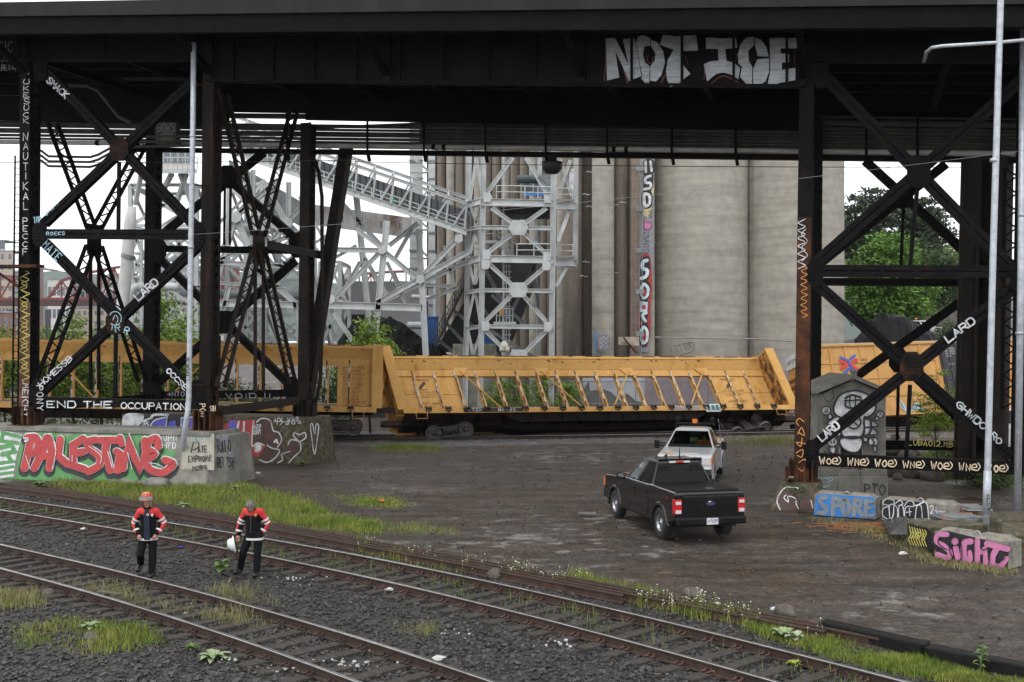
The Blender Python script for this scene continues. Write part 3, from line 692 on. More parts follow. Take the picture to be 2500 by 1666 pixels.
# curved conduits under the left tower
for i in range(3):
    k = i * 12
    pts = [V(100, 368 + k, 6), V(118, 382 + k, 6), V(220, 384 + k, 6), V(240, 378 + k, 6), V(300, 345 + k, 6), V(330, 335 + k, 6), V(470, 332 + k, 6)]
    b = MB(); b.tube(pts, .06, 7); tag(b.build('bent_conduit', DPIP, org=pts[0]), ['upper', 'middle', 'lower'][i] + ' bent conduit behind the left X brace', 'pipe', 'bent conduits behind the left X brace')
b = MB(); b.tube([V(150, 208, 5), V(215, 210, 5), V(240, 222, 5), V(290, 285, 5), V(320, 300, 5)], .09, 8)
tag(b.build('bent_conduit', DPIP, org=V(150, 208, 5)), 'thick conduit sloping down under the left tower girder', 'pipe')
b = MB(); b.tube([V(768, 390, 8.4), V(778, 420, 8.4), V(786, 480, 8.4), V(787, 780, 8.4), V(782, 930, 8.4), V(764, 1010, 8.4)], .09, 8)
tag(b.build('drain_pipe', BRN, org=V(764, 1010, 8.4)), 'brown drain pipe bending beside the raking leg', 'pipe')
for (x0, y0, x1, y1, o, sag, lab) in ((-20, 397, 880, 391, 6.5, .05, 'black cable strung level behind the left tower'), (-20, 232, 100, 230, 6, .05, 'black cable reaching the left edge under the deck'), (455, 574, 2560, 360, -1.2, .25, 'thin pale wire rising from the left pole to the right edge'), (800, 394, 2560, 408, 10, .1, 'thin cable strung in front of the silos')):
    p, q = V(x0, y0, o), V(x1, y1, o); b = MB(); b.tube([p + (q - p) * (i / 14) - V3((0, 0, sag * 4 * (i / 14) * (1 - i / 14))) for i in range(15)], .016 if 'pale' not in lab else .007, 5)
    tag(b.build('overhead_cable', DPIP if 'pale' not in lab else GRYP, org=p), lab, 'cable')
bx = thing('junction_box', 'grey tagged junction box hanging in front of the pipes in the left tower', 'box', V(405, 325, 7.6))
b = MB(); b.prism([V(379, 299, 7.6), V(430, 299, 7.6), V(430, 353, 7.6), V(379, 353, 7.6)], NN * .35); b.build('box_body', M('box_grey', [(.05, .05, .042), (.09, .09, .075)], 2, .8), bx)
f = PL(V(405, 325, 7.6), -NN); p = Paint(f, .01)
p.text('GOWS', (383, 322), (428, 322), 20, 2.2, seed=4); p.stroke([(406 + (3 + i * .75) * math.cos(i * .7), 333 + (2 + i * .45) * math.sin(i * .7)) for i in range(22)], 1.8); p.done(GRYP, bx)
lm = thing('bridge_lamp', 'dark dome lamp hanging under the pipes in front of the grey tower', 'lamp', V(1348, 400, 8.5))
b = MB(); c = V(1348, 402, 8.5); b.lathe(c, [(.02, -.42), (.25, -.38), (.42, -.2), (.45, 0), (.45, .1), (.2, .14), (.2, .4), (.02, .42)], 14); b.build('lamp_shade', M('lamp_brown', [(.02, .017, .012), (.045, .038, .03)], 3, .5), lm, smooth=True)
# ladder beside the left column
ld = thing('access_ladder', 'dark ladder clamped to the left edge of the leftmost column', 'ladder', V(40, 1030, -.3))
b = MB()
for x in (34, 47): b.bar(V(x + 3, 380, -.15), V(x - 4, 1035, -.15), .05, .05, NN)
b.build('ladder_rail', BLKD, ld); b = MB()
for i in range(40): b.tube([V(37 - i * .17, 395 + i * 16, -.15), V(50 - i * .17, 395 + i * 16, -.15)], .014, 5)
b.build('rung', BLKD, ld)
b = MB(); b.bar(V(-20, 652, -.4), V(98, 650, -.4), .5, .12); b.bar(V(-20, 655, -.4), V(44, 700, -.4), .08, .08); b.build('catwalk', RUST, via)
# grey poles
def pole(name, label, pts, r, extra=None, rings=()):
    o = thing(name, label, 'pole', (pts[-1].x, pts[-1].y, 0)); b = MB(); b.tube(pts, r, 12); b.build('pole', GALV, o, smooth=True)
    for (q0, q1, k) in rings: b = MB(); b.tube([q0, q1], r * k, 12); b.build('sleeve', GALV, o, smooth=True)
    return o
lp = pole('conduit_pole', 'galvanised conduit pole kinked at its foot in front of the left wall', [V(473, 105, -1.3), V(471, 300, -1.3), V(466, 600, -1.3), V(462, 900, -1.3), V(461, 965, -1.3), V(459, 1000, -1.3), V(452, 1045, -1.5), G(441, 1173)], .1, rings=((V(470, 330, -1.3), V(470, 336, -1.3), 1.12), (V(466, 600, -1.3), V(466, 608, -1.3), 1.12)))
for y in (208, 452, 700, 940): b = MB(); b.bar(V(468, y, -1.2), V(500, y + 1, -.05), .06, .05); b.build('clamp', RUST, lp)
g1 = G(2406, 1306); Y1 = g1.y
p1 = pole('utility_pole', 'tall galvanised pole leaning left, nearest the pink painted block', [P(2446, -40, Y1), P(2443, 0, Y1), P(2425, 600, Y1), P(2410, 1195, Y1), g1], .088, rings=((P(2427, 388, Y1), P(2426, 396, Y1), 1.2), (P(2411, 1150, Y1), P(2408, 1255, Y1), 1.18)))
b = MB(); b.tube([P(2530, 95, Y1), P(2440, 104, Y1), P(2300, 113, Y1), P(2275, 117, Y1 + .3), P(2262, 128, Y1 + .9), P(2256, 150, Y1 + 1.8)], .05, 9); b.build('side_arm', GALV, p1, smooth=True)
p1b = Paint(PL(P(2410, 1210, Y1 - .1), (0, -1, 0)), .02); p1b.text('ALLY', (2409, 1205), (2411, 1250), 7, 1.6, up=(1, 0), seed=3); p1b.done(BLKP, p1)
Y2 = 33.6; g2 = P(2484, 1247, Y2)
p2 = pole('utility_pole', 'second galvanised pole, at the right edge behind the leaning one', [P(2499, 60, Y2), P(2492, 700, Y2), g2], .1, rings=((P(2495, 520, Y2), P(2495, 530, Y2), 1.15), (P(2489, 810, Y2), P(2489, 818, Y2), 1.15)))
b = MB(); b.tube([P(2484, 1150, Y2 - .11), P(2486, 1060, Y2 - .11)], .02, 5); b.build('scrape_mark', GRYP, p2)
lb = Paint(PL(V(462, 900, -1.42), -NN), .005); lb.text('LOOKS', (463, 930), (461, 872), 8, 1.8, seed=8, up=(-1, 0)); lb.done(BLKP, lp)
# ------------------------------------------------------------------ concrete piers of the left tower
def pier(name, label, pts_bot, pts_top, zt, mat):
    b = MB(); n = len(pts_bot); b.add([S(s, o, -.3) for s, o in pts_bot] + [S(s, o, zt + (.0)) for s, o in pts_top], [tuple(range(n))[::-1], tuple(range(n, 2 * n))] + [(i, (i + 1) % n, n + (i + 1) % n, n + i) for i in range(n)])
    c = S(sum(p[0] for p in pts_bot) / n, sum(p[1] for p in pts_bot) / n, 0)
    o = thing(name, label, 'concrete pier', c); q = b.build('pier_body', mat, o, bevel=.05)
    return o, q
s0, s1, s2 = sx(-90, -.8), sx(523, -.8), sx(560, 1)
pr1, pb1 = pier('bridge_pier', 'long concrete pier wall painted with big red letters under the left tower', [(s0, -1.4), (s1 - .1, -1.4), (s1 + .32, -.5), (s1 + .32, 1.7), (s0, 1.7)], [(s0, -.8), (s1 + .0, -.8), (s1 + .2, -.2), (s1 + .2, 1.4), (s0, 1.4)], 1.80, CONC)
b = MB(); b.hexa([S(s, o, z) for s in (s0 + .2, s1 - .15) for o in (-.87, 1.3) for z in (1.80, 1.93)]); b.build('coping', CONC, pr1)
f1w = PL(S(0, -.8, 1.8), UU.cross(S(0, -1.4, -.3) - S(0, -.8, 1.8)))
K1 = lambda *q: [(x * .255, 980 + y * .2549) for x, y in q]
def k1s(pt, *q, w=19, sm=False): pt.stroke(K1(*q), w, sm)
p = Paint(f1w, .01)
p.fill(K1((120, 790), (150, 690), (190, 420), (240, 310), (420, 295), (640, 330), (780, 305), (930, 330), (1100, 300), (1300, 320), (1470, 315), (1560, 400), (1620, 480), (1690, 470), (1650, 560), (1720, 640), (1640, 730), (1300, 760), (1180, 735), (1000, 765), (760, 735), (500, 770)))
for i in range(16):
    x, y = 250 + i * 85, 300 + 20 * (i % 3); p.fill([(x * .255 + 5 * math.cos(a * .7), 980 + y * .255 + 5 * math.sin(a * .7)) for a in range(9)])
p.done(GRNP, pb1, 'graffiti', 'green painted ground of the mural')
LET = [[(300, 350), (270, 480), (235, 640)], [(262, 345), (345, 345), (372, 420), (330, 490), (275, 500)], [(450, 345), (400, 500), (330, 640)], [(470, 345), (500, 480), (475, 640)], [(400, 520), (490, 520)], [(580, 360), (560, 520), (650, 600)], [(800, 355), (705, 415), (700, 610), (820, 650)], [(705, 500), (800, 480)], [(920, 365), (845, 385), (860, 450), (950, 520), (950, 610), (850, 670)], [(960, 370), (1110, 370)], [(1030, 380), (1010, 470), (1060, 660)], [(1150, 350), (1165, 400)], [(1120, 480), (1150, 500), (1130, 660)], [(1180, 640), (1240, 370), (1300, 560)], [(1270, 480), (1340, 640), (1400, 500), (1390, 370)], [(1520, 430), (1500, 355), (1430, 380), (1410, 450), (1480, 500), (1400, 560)], [(1400, 570), (1440, 650), (1560, 680), (1660, 600), (1580, 560)]]
SMO = (1, 8, 15, 16)
p = Paint(f1w, .035)
for i, q in enumerate(LET): p.stroke([(x - 2, y + 8) for x, y in K1(*q)], 27, i in SMO)
p.done(BLKP, pb1, 'graffiti', 'black shadow of the red letters')
p = Paint(f1w, .065)
for i, q in enumerate(LET): p.stroke(K1(*q), 21, i in SMO)
p.done(WHT, pb1, 'graffiti', 'white edging of the red letters')
p = Paint(f1w, .092)
for i, q in enumerate(LET): p.stroke([(x - 1.2, y + 1) for x, y in K1(*q)], 17.5, i in SMO)
p.done(REDP, pb1, 'graffiti', 'big red letters spelling PALESTINE')
p = Paint(f1w, .12); p.text("'23", *K1((222, 385), (275, 385)), 9, 2, seed=2)
for q in (((245, 520), (290, 650)), ((500, 330), (535, 460), (500, 650)), ((690, 520), (690, 580)), ((850, 430), (965, 520), (960, 600)), ((1030, 480), (1075, 640)), ((1220, 490), (1265, 650)), ((1420, 590), (1500, 600), (1560, 630))): k1s(p, *q, w=1.6, sm=True)
p.done(WHT, pb1, 'graffiti')
p = Paint(f1w, .012); p.text('UPN', *K1((1560, 380), (1700, 375)), 14, 2.2, seed=4); p.text('HFD', *K1((1560, 450), (1690, 450)), 13, 2.2, seed=5); p.done(WHT, pb1)
p = Paint(f1w, .012)
p.fill(K1((-60, 270), (20, 275), (215, 320), (150, 560), (120, 775), (-60, 780))); p.done(WHT, pb1, 'graffiti', 'white panel at the left end of the wall')
p = Paint(f1w, .022)
for q, w in ((((20, 300), (190, 340)), 9), (((30, 300), (10, 380), (170, 400)), 9), (((-40, 450), (110, 420), (140, 480), (20, 510)), 11), (((60, 500), (100, 560)), 10), (((-50, 600), (130, 575)), 8), (((-50, 655), (125, 625)), 7), (((-50, 705), (120, 680)), 7), (((-50, 765), (110, 735)), 8)): k1s(p, *q, w=w)
p.done(GRNP, pb1, 'graffiti')
p = Paint(f1w, .006); p.fill(K1((1765, 310), (2050, 310), (2050, 660), (1730, 650))); p.done(M('cream_concrete', [(.3, .28, .22), (.42, .4, .33)], 3, .85, speck=.12), pb1, 'paint_patch')
p = Paint(f1w, .02)
p.stroke(K1((1830, 490), (1850, 400), (1880, 385), (1905, 410), (1890, 450), (1850, 465)), 2.4, True); p.text('ATE', *K1((1895, 490), (1985, 485)), 15, 2.2, seed=6); p.text('EMPROME', *K1((1800, 580), (2035, 570)), 13, 2, seed=7, jit=.7); p.text('MOBS', *K1((1840, 660), (1990, 645)), 9, 2, seed=9, jit=.8); p.done(BLKP, pb1)
p = Paint(f1w, .02); p.text('JERY 1', *K1((1800, 390), (2030, 380)), 16, 1.6, seed=12, jit=.6); p.done(CYAN, pb1)
A1, A2 = S(s1 + .0, -.8, 1.8), S(s1 + .2, -.2, 1.8); B1_ = S(s1 - .1, -1.4, -.3)
fe = PL(A1, (A2 - A1).cross(B1_ - A1)); p = Paint(fe, .012)
p.fill([(528, 1062), (556, 1064), (576, 1140), (529, 1152)]); p.done(GRYP, pb1, 'graffiti'); p = Paint(fe, .03); p.text('RALO', (531, 1105), (566, 1103), 30, 2.4, seed=5, jit=.5); p.text('RELTSH', (530, 1142), (574, 1140), 24, 2.2, seed=6); p.done(BLKP, pb1)
# rear pier
t0, t1 = sx(300, 7), sx(742, 7)
pr2, pb2 = pier('bridge_pier', 'rear concrete pier covered in red, blue and brown graffiti', [(t0 - .5, 6.6), (t1, 6.6), (t1 + .35, 7.4), (t1 + .35, 9.6), (t0 - .5, 9.6)], [(t0, 7), (t1 + .0, 7), (t1 + .2, 7.5), (t1 + .2, 9.2), (t0, 9.2)], 1.95, MOSS)
f2w = PL(S(0, 7, 1.95), UU.cross(S(0, 6.6, -.3) - S(0, 7, 1.95)))
K2 = lambda *q: [(300 + x * .255, 980 + y * .2551) for x, y in q]
def lay(f, d, mat, par, items, name='graffiti', label=None):
    p = Paint(f, d)
    for it in items:
        if it[0] == 'f': p.fill(K2(*it[1]), len(it) > 2)
        else: p.stroke(K2(*it[1]), it[0], len(it) > 2)
    return p.done(mat, par, name, label)
lay(f2w, .01, BLKP, pb2, [('f', [(-10, 120), (700, 130), (700, 300), (-20, 300)])]); lay(f2w, .02, WHT, pb2, [('f', [(20, 125), (190, 125), (180, 200), (120, 250), (0, 250)], 1), (6, [(270, 160), (300, 130), (430, 130)], 1), (4, [(190, 190), (260, 165)])])
lay(f2w, .03, DBLU, pb2, [('f', [(250, 265), (300, 190), (420, 150), (400, 265)]), ('f', [(430, 265), (440, 200), (500, 180), (520, 265)]), ('f', [(555, 160), (690, 150), (690, 270), (545, 268)])]); lay(f2w, .04, WHT, pb2, [(3, [(250, 262), (300, 185), (425, 150)], 1), (2.5, [(425, 152), (410, 260)]), (2.5, [(555, 262), (560, 158), (690, 150)])])
p = Paint(f2w, .05); p.text('UPN', *K2((185, 245), (255, 240)), 13, 1.8, seed=3); p.done(WHT, pb2)
lay(f2w, .015, REDP, pb2, [('f', [(940, 260), (1030, 180), (1270, 180), (1240, 400), (1330, 400), (1360, 440), (1300, 525), (1150, 515), (1060, 400), (1070, 300)]), ], label='red letter M'); lay(f2w, .025, DBLU, pb2, [('f', [(1020, 190), (1080, 180), (1090, 260), (1050, 300), (1000, 300)])])
lay(f2w, .03, WHT, pb2, [(5, [(1110, 195), (1095, 300), (1150, 310), (1160, 200)], 1), (4, [(1060, 400), (1110, 330), (1140, 420)]), (3.5, [(1250, 190), (1235, 420), (1290, 400), (1350, 420)], 1), ('f', [(1260, 440), (1290, 410), (1330, 430), (1310, 480), (1270, 490)], 1)])
lay(f2w, .012, BROWNP, pb2, [('f', [(1250, 220), (1330, 165), (1420, 190), (1440, 270), (1520, 330), (1520, 430), (1420, 560), (1320, 560), (1300, 440)], 1), ('f', [(1570, 440), (1600, 390), (1690, 390), (1700, 460), (1640, 520), (1560, 520)], 1)])
lay(f2w, .034, WHT, pb2, [(3, [(1280, 200), (1330, 165), (1410, 185), (1440, 280), (1490, 300), (1520, 370), (1480, 440)], 1), (3, [(1380, 420), (1430, 450), (1500, 470), (1460, 540), (1380, 585), (1310, 560)], 1), (2.6, [(1580, 420), (1610, 370), (1690, 390), (1700, 470), (1640, 530), (1590, 590)], 1), (2.6, [(1690, 390), (1640, 340), (1640, 300), (1690, 320), (1740, 300), (1750, 350), (1690, 390)], 1), (5, [(1450, 390), (1470, 370), (1480, 400)], 1), (2.4, [(1480, 590), (1530, 560), (1520, 510), (1600, 480)], 1)])
p = Paint(f2w, .04); p.text('47EP', *K2((1255, 270), (1325, 270)), 12, 1.7, seed=2); p.text('SCRIPT', *K2((1245, 318), (1325, 315)), 10, 1.5, seed=3); p.text('AOL WAS', *K2((1440, 200), (1690, 190)), 10, 1.7, seed=5, jit=.6); p.text('17304', *K2((1460, 225), (1720, 220)), 8, 1.6, seed=6, jit=.6); p.done(WHT, pb2)
A1, A2, B1_ = S(t1 + .0, 7, 1.95), S(t1 + .2, 7.5, 1.95), S(t1, 6.6, -.3); fe = PL(A1, (A2 - A1).cross(B1_ - A1))
p = Paint(fe, .02); p.stroke([(758, 1040), (762, 1075), (768, 1110), (774, 1075), (778, 1042), (772, 1036), (768, 1060), (763, 1036)], 2.4, True, True); p.done(WHT, pb2)
# ------------------------------------------------------------------ paint on the steel
fV = PL(V(1000, 500, -.03), -NN)
GF = PL(W(5, -.02, .5), W(5, -1.02, .5) - W(5, -.02, .5))
KN = lambda *q: [(1460 + x * .221, 60 + y * .2211) for x, y in q]
rg = Paint(GF, .012)
for q, w in ((((70, 620), (90, 300)), 4), (((290, 500), (340, 680)), 8), (((700, 640), (740, 560)), 7), (((1230, 670), (1380, 570), (1550, 640)), 5), (((560, 330), (545, 400), (590, 430), (610, 350)), 4), (((1180, 500), (1170, 610)), 3), (((960, 340), (1000, 450)), 3), (((1470, 330), (1530, 330), (1520, 400)), 3), (((2170, 330), (2170, 450)), 3)): rg.stroke(KN(*q), w * .55, True)
rg.done(DRED, gir, 'graffiti', 'red spray behind the silver letters')
p = Paint(GF, .03)
for q in ([(85, 155), (190, 150), (335, 440), (275, 160), (405, 155), (480, 570), (345, 625), (190, 290), (235, 585), (100, 620)],
          [(420, 200), (440, 140), (500, 118), (575, 150), (575, 235), (510, 245), (495, 330), (520, 420), (570, 460), (565, 650), (525, 650), (480, 600), (490, 560), (455, 400)],
          [(580, 165), (650, 195), (720, 300), (740, 420), (700, 560), (640, 630), (575, 620), (578, 460), (625, 400), (635, 320), (585, 240)],
          [(715, 115), (850, 130), (1085, 120), (1105, 290), (915, 295), (915, 380), (950, 460), (1020, 545), (880, 660), (800, 690), (765, 620), (750, 520), (770, 390), (835, 280), (685, 225)],
          [(1190, 145), (1360, 155), (1525, 148), (1540, 260), (1405, 270), (1420, 405), (1500, 420), (1570, 480), (1550, 605), (1460, 550), (1380, 530), (1300, 550), (1205, 630), (1168, 440), (1250, 405), (1330, 400), (1325, 270), (1195, 270)],
          [(1720, 135), (1630, 150), (1575, 220), (1545, 330), (1550, 430), (1590, 470), (1570, 580), (1640, 660), (1700, 680), (1705, 470), (1665, 400), (1660, 290), (1720, 230)],
          [(1730, 145), (1800, 170), (1860, 250), (1885, 355), (1765, 350), (1735, 230)], [(1760, 385), (1890, 375), (1890, 520), (1850, 630), (1770, 685), (1712, 670), (1715, 490)],
          [(1895, 150), (2205, 150), (2215, 265), (2015, 265), (2015, 320), (2110, 325), (2110, 415), (2030, 425), (2030, 500), (2180, 480), (2180, 615), (1990, 650), (1975, 685), (1870, 680), (1905, 500)]):
    p.fill(KN(*q))
p.done(SILVER, gir, 'graffiti', 'big silver block letters NOT ICE')
p = Paint(fV, .02)
for t, x0, y0, x1, y1, h in (('NAUTIKAL', 62, 318, 58, 512, 12), ('PECCF', 61, 528, 61, 622, 14),): 
    n = len(t)
    for i, ch in enumerate(t): y = y0 + (y1 - y0) * (i + 1) / n; p.text(ch, (x0 - 7, y), (x0 + 9, y), (y1 - y0) / n * .72, 2.0, seed=i + 3)
for i, ch in enumerate('PUKESUCK'): p.text(ch, (56, 190 + i * 16), (74, 190 + i * 16), 12, 1.8, seed=i, jit=.6)
p.text('PONY', (90, 940), (90, 1005), 15, 2.2, up=(1, 0), seed=3); p.text('MEICHT', (55, 935), (53, 1020), 14, 2, up=(1, 0), seed=5, jit=.6); p.done(WHT, colA)
p = Paint(fV, .02)
p.stroke([(62 + 8 * math.sin(i * 1.7) + 3 * math.sin(i * .6), 662 + i * 4.6) for i in range(60)], 1.6, True); p.stroke([(57 + 9 * math.cos(i * 1.3), 668 + i * 5.2) for i in range(48)], 1.4, True); p.done(YELP, colA)
p = Paint(fV, .0); p.text('MATE', (100, 600), (140, 640), 20, 2.2, seed=2); p.text('TOP', (82, 545), (102, 543), 14, 2, seed=3); p.text('ROEKS', (112, 575), (160, 574), 8, 1.6, seed=5); p.text('SAINT', (112, 528), (146, 496), 12, 2, seed=6); p.done(CYAN, via)
def onbrace(t, a, c, h, w, mat, seed=1, d=.02, gap=.22):
    p = Paint(fV, d); p.text(t, a, c, h, w, seed=seed, jit=.12, gap=gap); return p.done(mat, via)
p = Paint(fV, -.005); p.fill([(331, 725), (380, 680), (389, 693), (340, 740)]); p.done(BLKP, via)
onbrace('LARD', (337, 736), (389, 691), 17, 4.2, WHT); onbrace('LARD', (2314, 838), (2384, 786), 17, 4.4, WHT, 2); onbrace('LARD', (2006, 1079), (2052, 1041), 18, 4.4, WHT, 3)
onbrace('HOMESSB', (100, 946), (178, 878), 13, 2.4, WHT, 4); onbrace('OCCSE', (404, 906), (452, 955), 12, 2.6, WHT, 5); onbrace('SMACK', (112, 199), (160, 242), 15, 3.2, WHT, 6)
onbrace('GHWDO', (2332, 990), (2402, 1052), 16, 4, SILVER, 7); onbrace('RO', (2416, 1064), (2440, 1088), 14, 3, SILVER, 8)
onbrace('END THE', (112, 995), (277, 996), 15, 3.1, WHT, 9, gap=.28); onbrace('OCCUPATION', (294, 998), (456, 1001), 15, 3.0, WHT, 10, gap=.28)
p = Paint(fV, .02); p.text('PON', (488, 985), (488, 1020), 13, 2.2, up=(1, 0), seed=4); p.text('SIH', (513, 1004), (527, 1003), 12, 1.8, seed=5); p.done(CREAM, colB)
p = Paint(fV, .02); p.stroke([(281 + 15 * math.cos(a * .45 - 2.6), 778 + 17 * math.sin(a * .45 - 2.6)) for a in range(12)], 2, True); p.stroke([(275, 782), (282, 770), (288, 780), (282, 800), (283, 812)], 1.8, True); p.text('IR', (268, 806), (296, 808), 14, 1.8, seed=3); p.text('R', (299, 812), (314, 818), 16, 2.4, seed=5); p.done(CYAN, via)
f8 = PL(V(1000, 500, 8.05), -NN); p = Paint(f8, .03); p.text('>NTO', (408, 968), (452, 968), 11, 2, seed=3); p.text('VOID !!', (548, 972), (664, 972), 11, 2, seed=5); p.done(GRYP, via)
p = Paint(f8, .04); p.text('.LUBA012.MBLG.', (2210, 1086), (2358, 1094), 13, 2.2, seed=7); p.done(YELP, via)
p = Paint(fV, .03)
for i in range(7):
    x = 1998 + i * 68; y = 1133 + i * 3.0
    p.text('W', (x, y), (x + 19, y + .7), 17, 3.0, seed=i); p.text('N' if i % 2 else 'O', (x + 19, y + .8), (x + 33, y + 1.3), 15, 3.0, seed=i + 3)
    p.stroke([(x + 34, y - 6), (x + 46, y - 7), (x + 44, y - 14), (x + 36, y - 12), (x + 35, y - 2), (x + 47, y + 1)], 3, True); p.stroke([(x + 50, y - 17), (x + 55, y - 8), (x + 49, y + 1)], 2.6, True)
p.done(CREAM, wstrut, 'graffiti', 'looping cream letters repeated along the strut')
p = Paint(fV, .03)
for q in ([(1950, 1040), (1944, 1030), (1952, 1022), (1962, 1030)], [(1948, 1060), (1957, 1044), (1964, 1064), (1950, 1056)], [(1958, 1070), (1955, 1090), (1945, 1080), (1966, 1084)], [(1944, 1106), (1960, 1098), (1958, 1116), (1946, 1112)], [(1950, 1130), (1966, 1122), (1960, 1150), (1945, 1140)]): p.stroke(q, 2, True)
p.stroke([(1963 + 8 * math.sin(i * 1.9), 650 + i * 5) for i in range(26)], 1.7, True); p.done(ORGP, colC)
p = Paint(fV, .03); p.stroke([(1957 + 9 * math.cos(i * 1.5), 535 + i * 4.5) for i in range(28)], 2, True); p.stroke([(1964 + 7 * math.cos(i * 1.1 + 1), 560 + i * 6) for i in range(14)], 1.8, True); p.done(WHT, colC)
p = Paint(fV, .0); p.text('UC', (0, 128), (34, 128), 26, 1.8, seed=4); p.text('JIR', (2, 150), (30, 148), 14, 1.2, seed=5, jit=.8); p.text('BEINA', (2, 172), (40, 172), 14, 1.2, seed=6, jit=.8); p.done(GRYP, via)
# ------------------------------------------------------------------ freight wagons
def place(o, x, y, z):
    """put a thing built in local axes (x along, y away, z up) into the scene by its three world axes at o.location"""
    m = Matrix((x, y, z)).transposed().to_4x4(); m.translation = o.location; o.rotation_euler = m.to_euler()
DECAL = M('wagon_stencil', [(.05, .03, .02), (.12, .07, .03)], 9, .7)
CHIP = M('chipped_strip', [(.02, .016, .016), (.05, .035, .03), (.6, .57, .52)], 3.2, .7, lo=.42, hi=.56, stretch=(3, 3, 1))
IRON = M('dark_iron', [(.02, .014, .011), (.05, .03, .02)], 6, .6)
def bogie(par, x, y, near=1, tilt=0.0, zoff=0.0, roll=0.0):
    """two-axle truck under a wagon; a part with wheels and side frames as sub-parts"""
    t = bpy.data.objects.new('bogie', None); COL.objects.link(t); t.parent = par; t.location = (x, y, zoff); t.rotation_euler = (roll, tilt, 0)
    for sx_ in (-.86, .86):
        b = MB()
        for sy in (-.75, .75):
            b.lathe((sx_, sy, .43), [(.0, -.06), (.1, -.07), (.12, -.04), (.33, -.03), (.40, -.06), (.43, -.06), (.43, .05), (.46, .06), (.46, .09), (.4, .09), (.33, .03), (.12, .05), (0, .06)] if sy < 0 else [(0, .06), (.12, .04), (.33, .03), (.43, .06), (.43, -.05), (.46, -.06), (.46, -.09), (.33, -.03), (0, -.06)], 28, 'y')
        b.tube([(sx_, -.7, .43), (sx_, .7, .43)], .08, 10); b.lathe((sx_, -.86, .43), [(0, -.12), (.07, -.12), (.1, -.05), (.1, .05), (0, .05)], 12, 'y')
        o = b.build('wheelset', M('wheel_steel', [(.03, .02, .018), (.06, .045, .04), (.1, .08, .07)], 4, .5, bump=.15), None, smooth=False, bevel=.004); o.parent = t
        b = MB()
        for sy in (-.84, ): b.lathe((sx_, sy - .0, .43), [(.425, 0), (.435, -.012), (.44, 0)], 40, 'y')
        o = b.build('wheel_rim', M('bright_rim', [(.25, .24, .23), (.45, .44, .42)], 5, .3, metal=.9), None); o.parent = t
    for sy in (-.98, .98):
        b = MB()
        out = [(-1.12, .50), (-1.08, .62), (-.55, .74), (.55, .74), (1.08, .62), (1.12, .50), (1.02, .36), (.85, .40), (.52, .24), (.45, .12), (-.45, .12), (-.52, .24), (-.85, .40), (-1.02, .36)]
        def hole(c, rx, rz): return [(c[0] + rx * math.cos(a), c[1] + rz * math.sin(a)) for a in [i * math.pi / 4 for i in range(8)]]
        # frame as strips around three openings
        for poly in ([(-1.12, .50), (-1.08, .62), (-.55, .74), (.55, .74), (1.08, .62), (1.12, .50), (.85, .57), (.5, .65), (-.5, .65), (-.85, .57)], [(-1.12, .5), (-.85, .57), (-.8, .42), (-1.02, .36)], [(1.12, .5), (.85, .57), (.8, .42), (1.02, .36)],
                     [(-.85, .43), (-.7, .46), (-.4, .22), (-.45, .12), (-.52, .22)], [(.85, .43), (.7, .46), (.4, .22), (.45, .12), (.52, .22)], [(-.45, .12), (-.42, .24), (.42, .24), (.45, .12)], [(-.32, .2), (-.40, .66), (-.3, .66), (-.26, .2)], [(.32, .2), (.40, .66), (.3, .66), (.26, .2)]):
            b.prism([(px, sy - .05, pz) for px, pz in poly], (0, .11, 0))
        b.lathe((-.86, sy - .07, .46), [(0, -.06), (.1, -.06), (.14, 0), (.14, .1)], 12, 'y'); b.lathe((.86, sy - .07, .46), [(0, -.06), (.1, -.06), (.14, 0), (.14, .1)], 12, 'y')
        o = b.build('side_frame', BOGIE, None, bevel=.008); o.parent = t
        b = MB()
        for k in (-.17, 0, .17): b.tube([(k + .06 * math.cos(i), sy + .06 * math.sin(i), .24 + i * .0125) for i in range(22)], .018, 5)
        b.box((0, sy, .56), .6, .16, .14); o = b.build('spring_pack', BOGIE, None); o.parent = t
    b = MB(); b.box((0, 0, .5), .45, 1.9, .25); o = b.build('bolster', BOGIE, None); o.parent = t
    return t
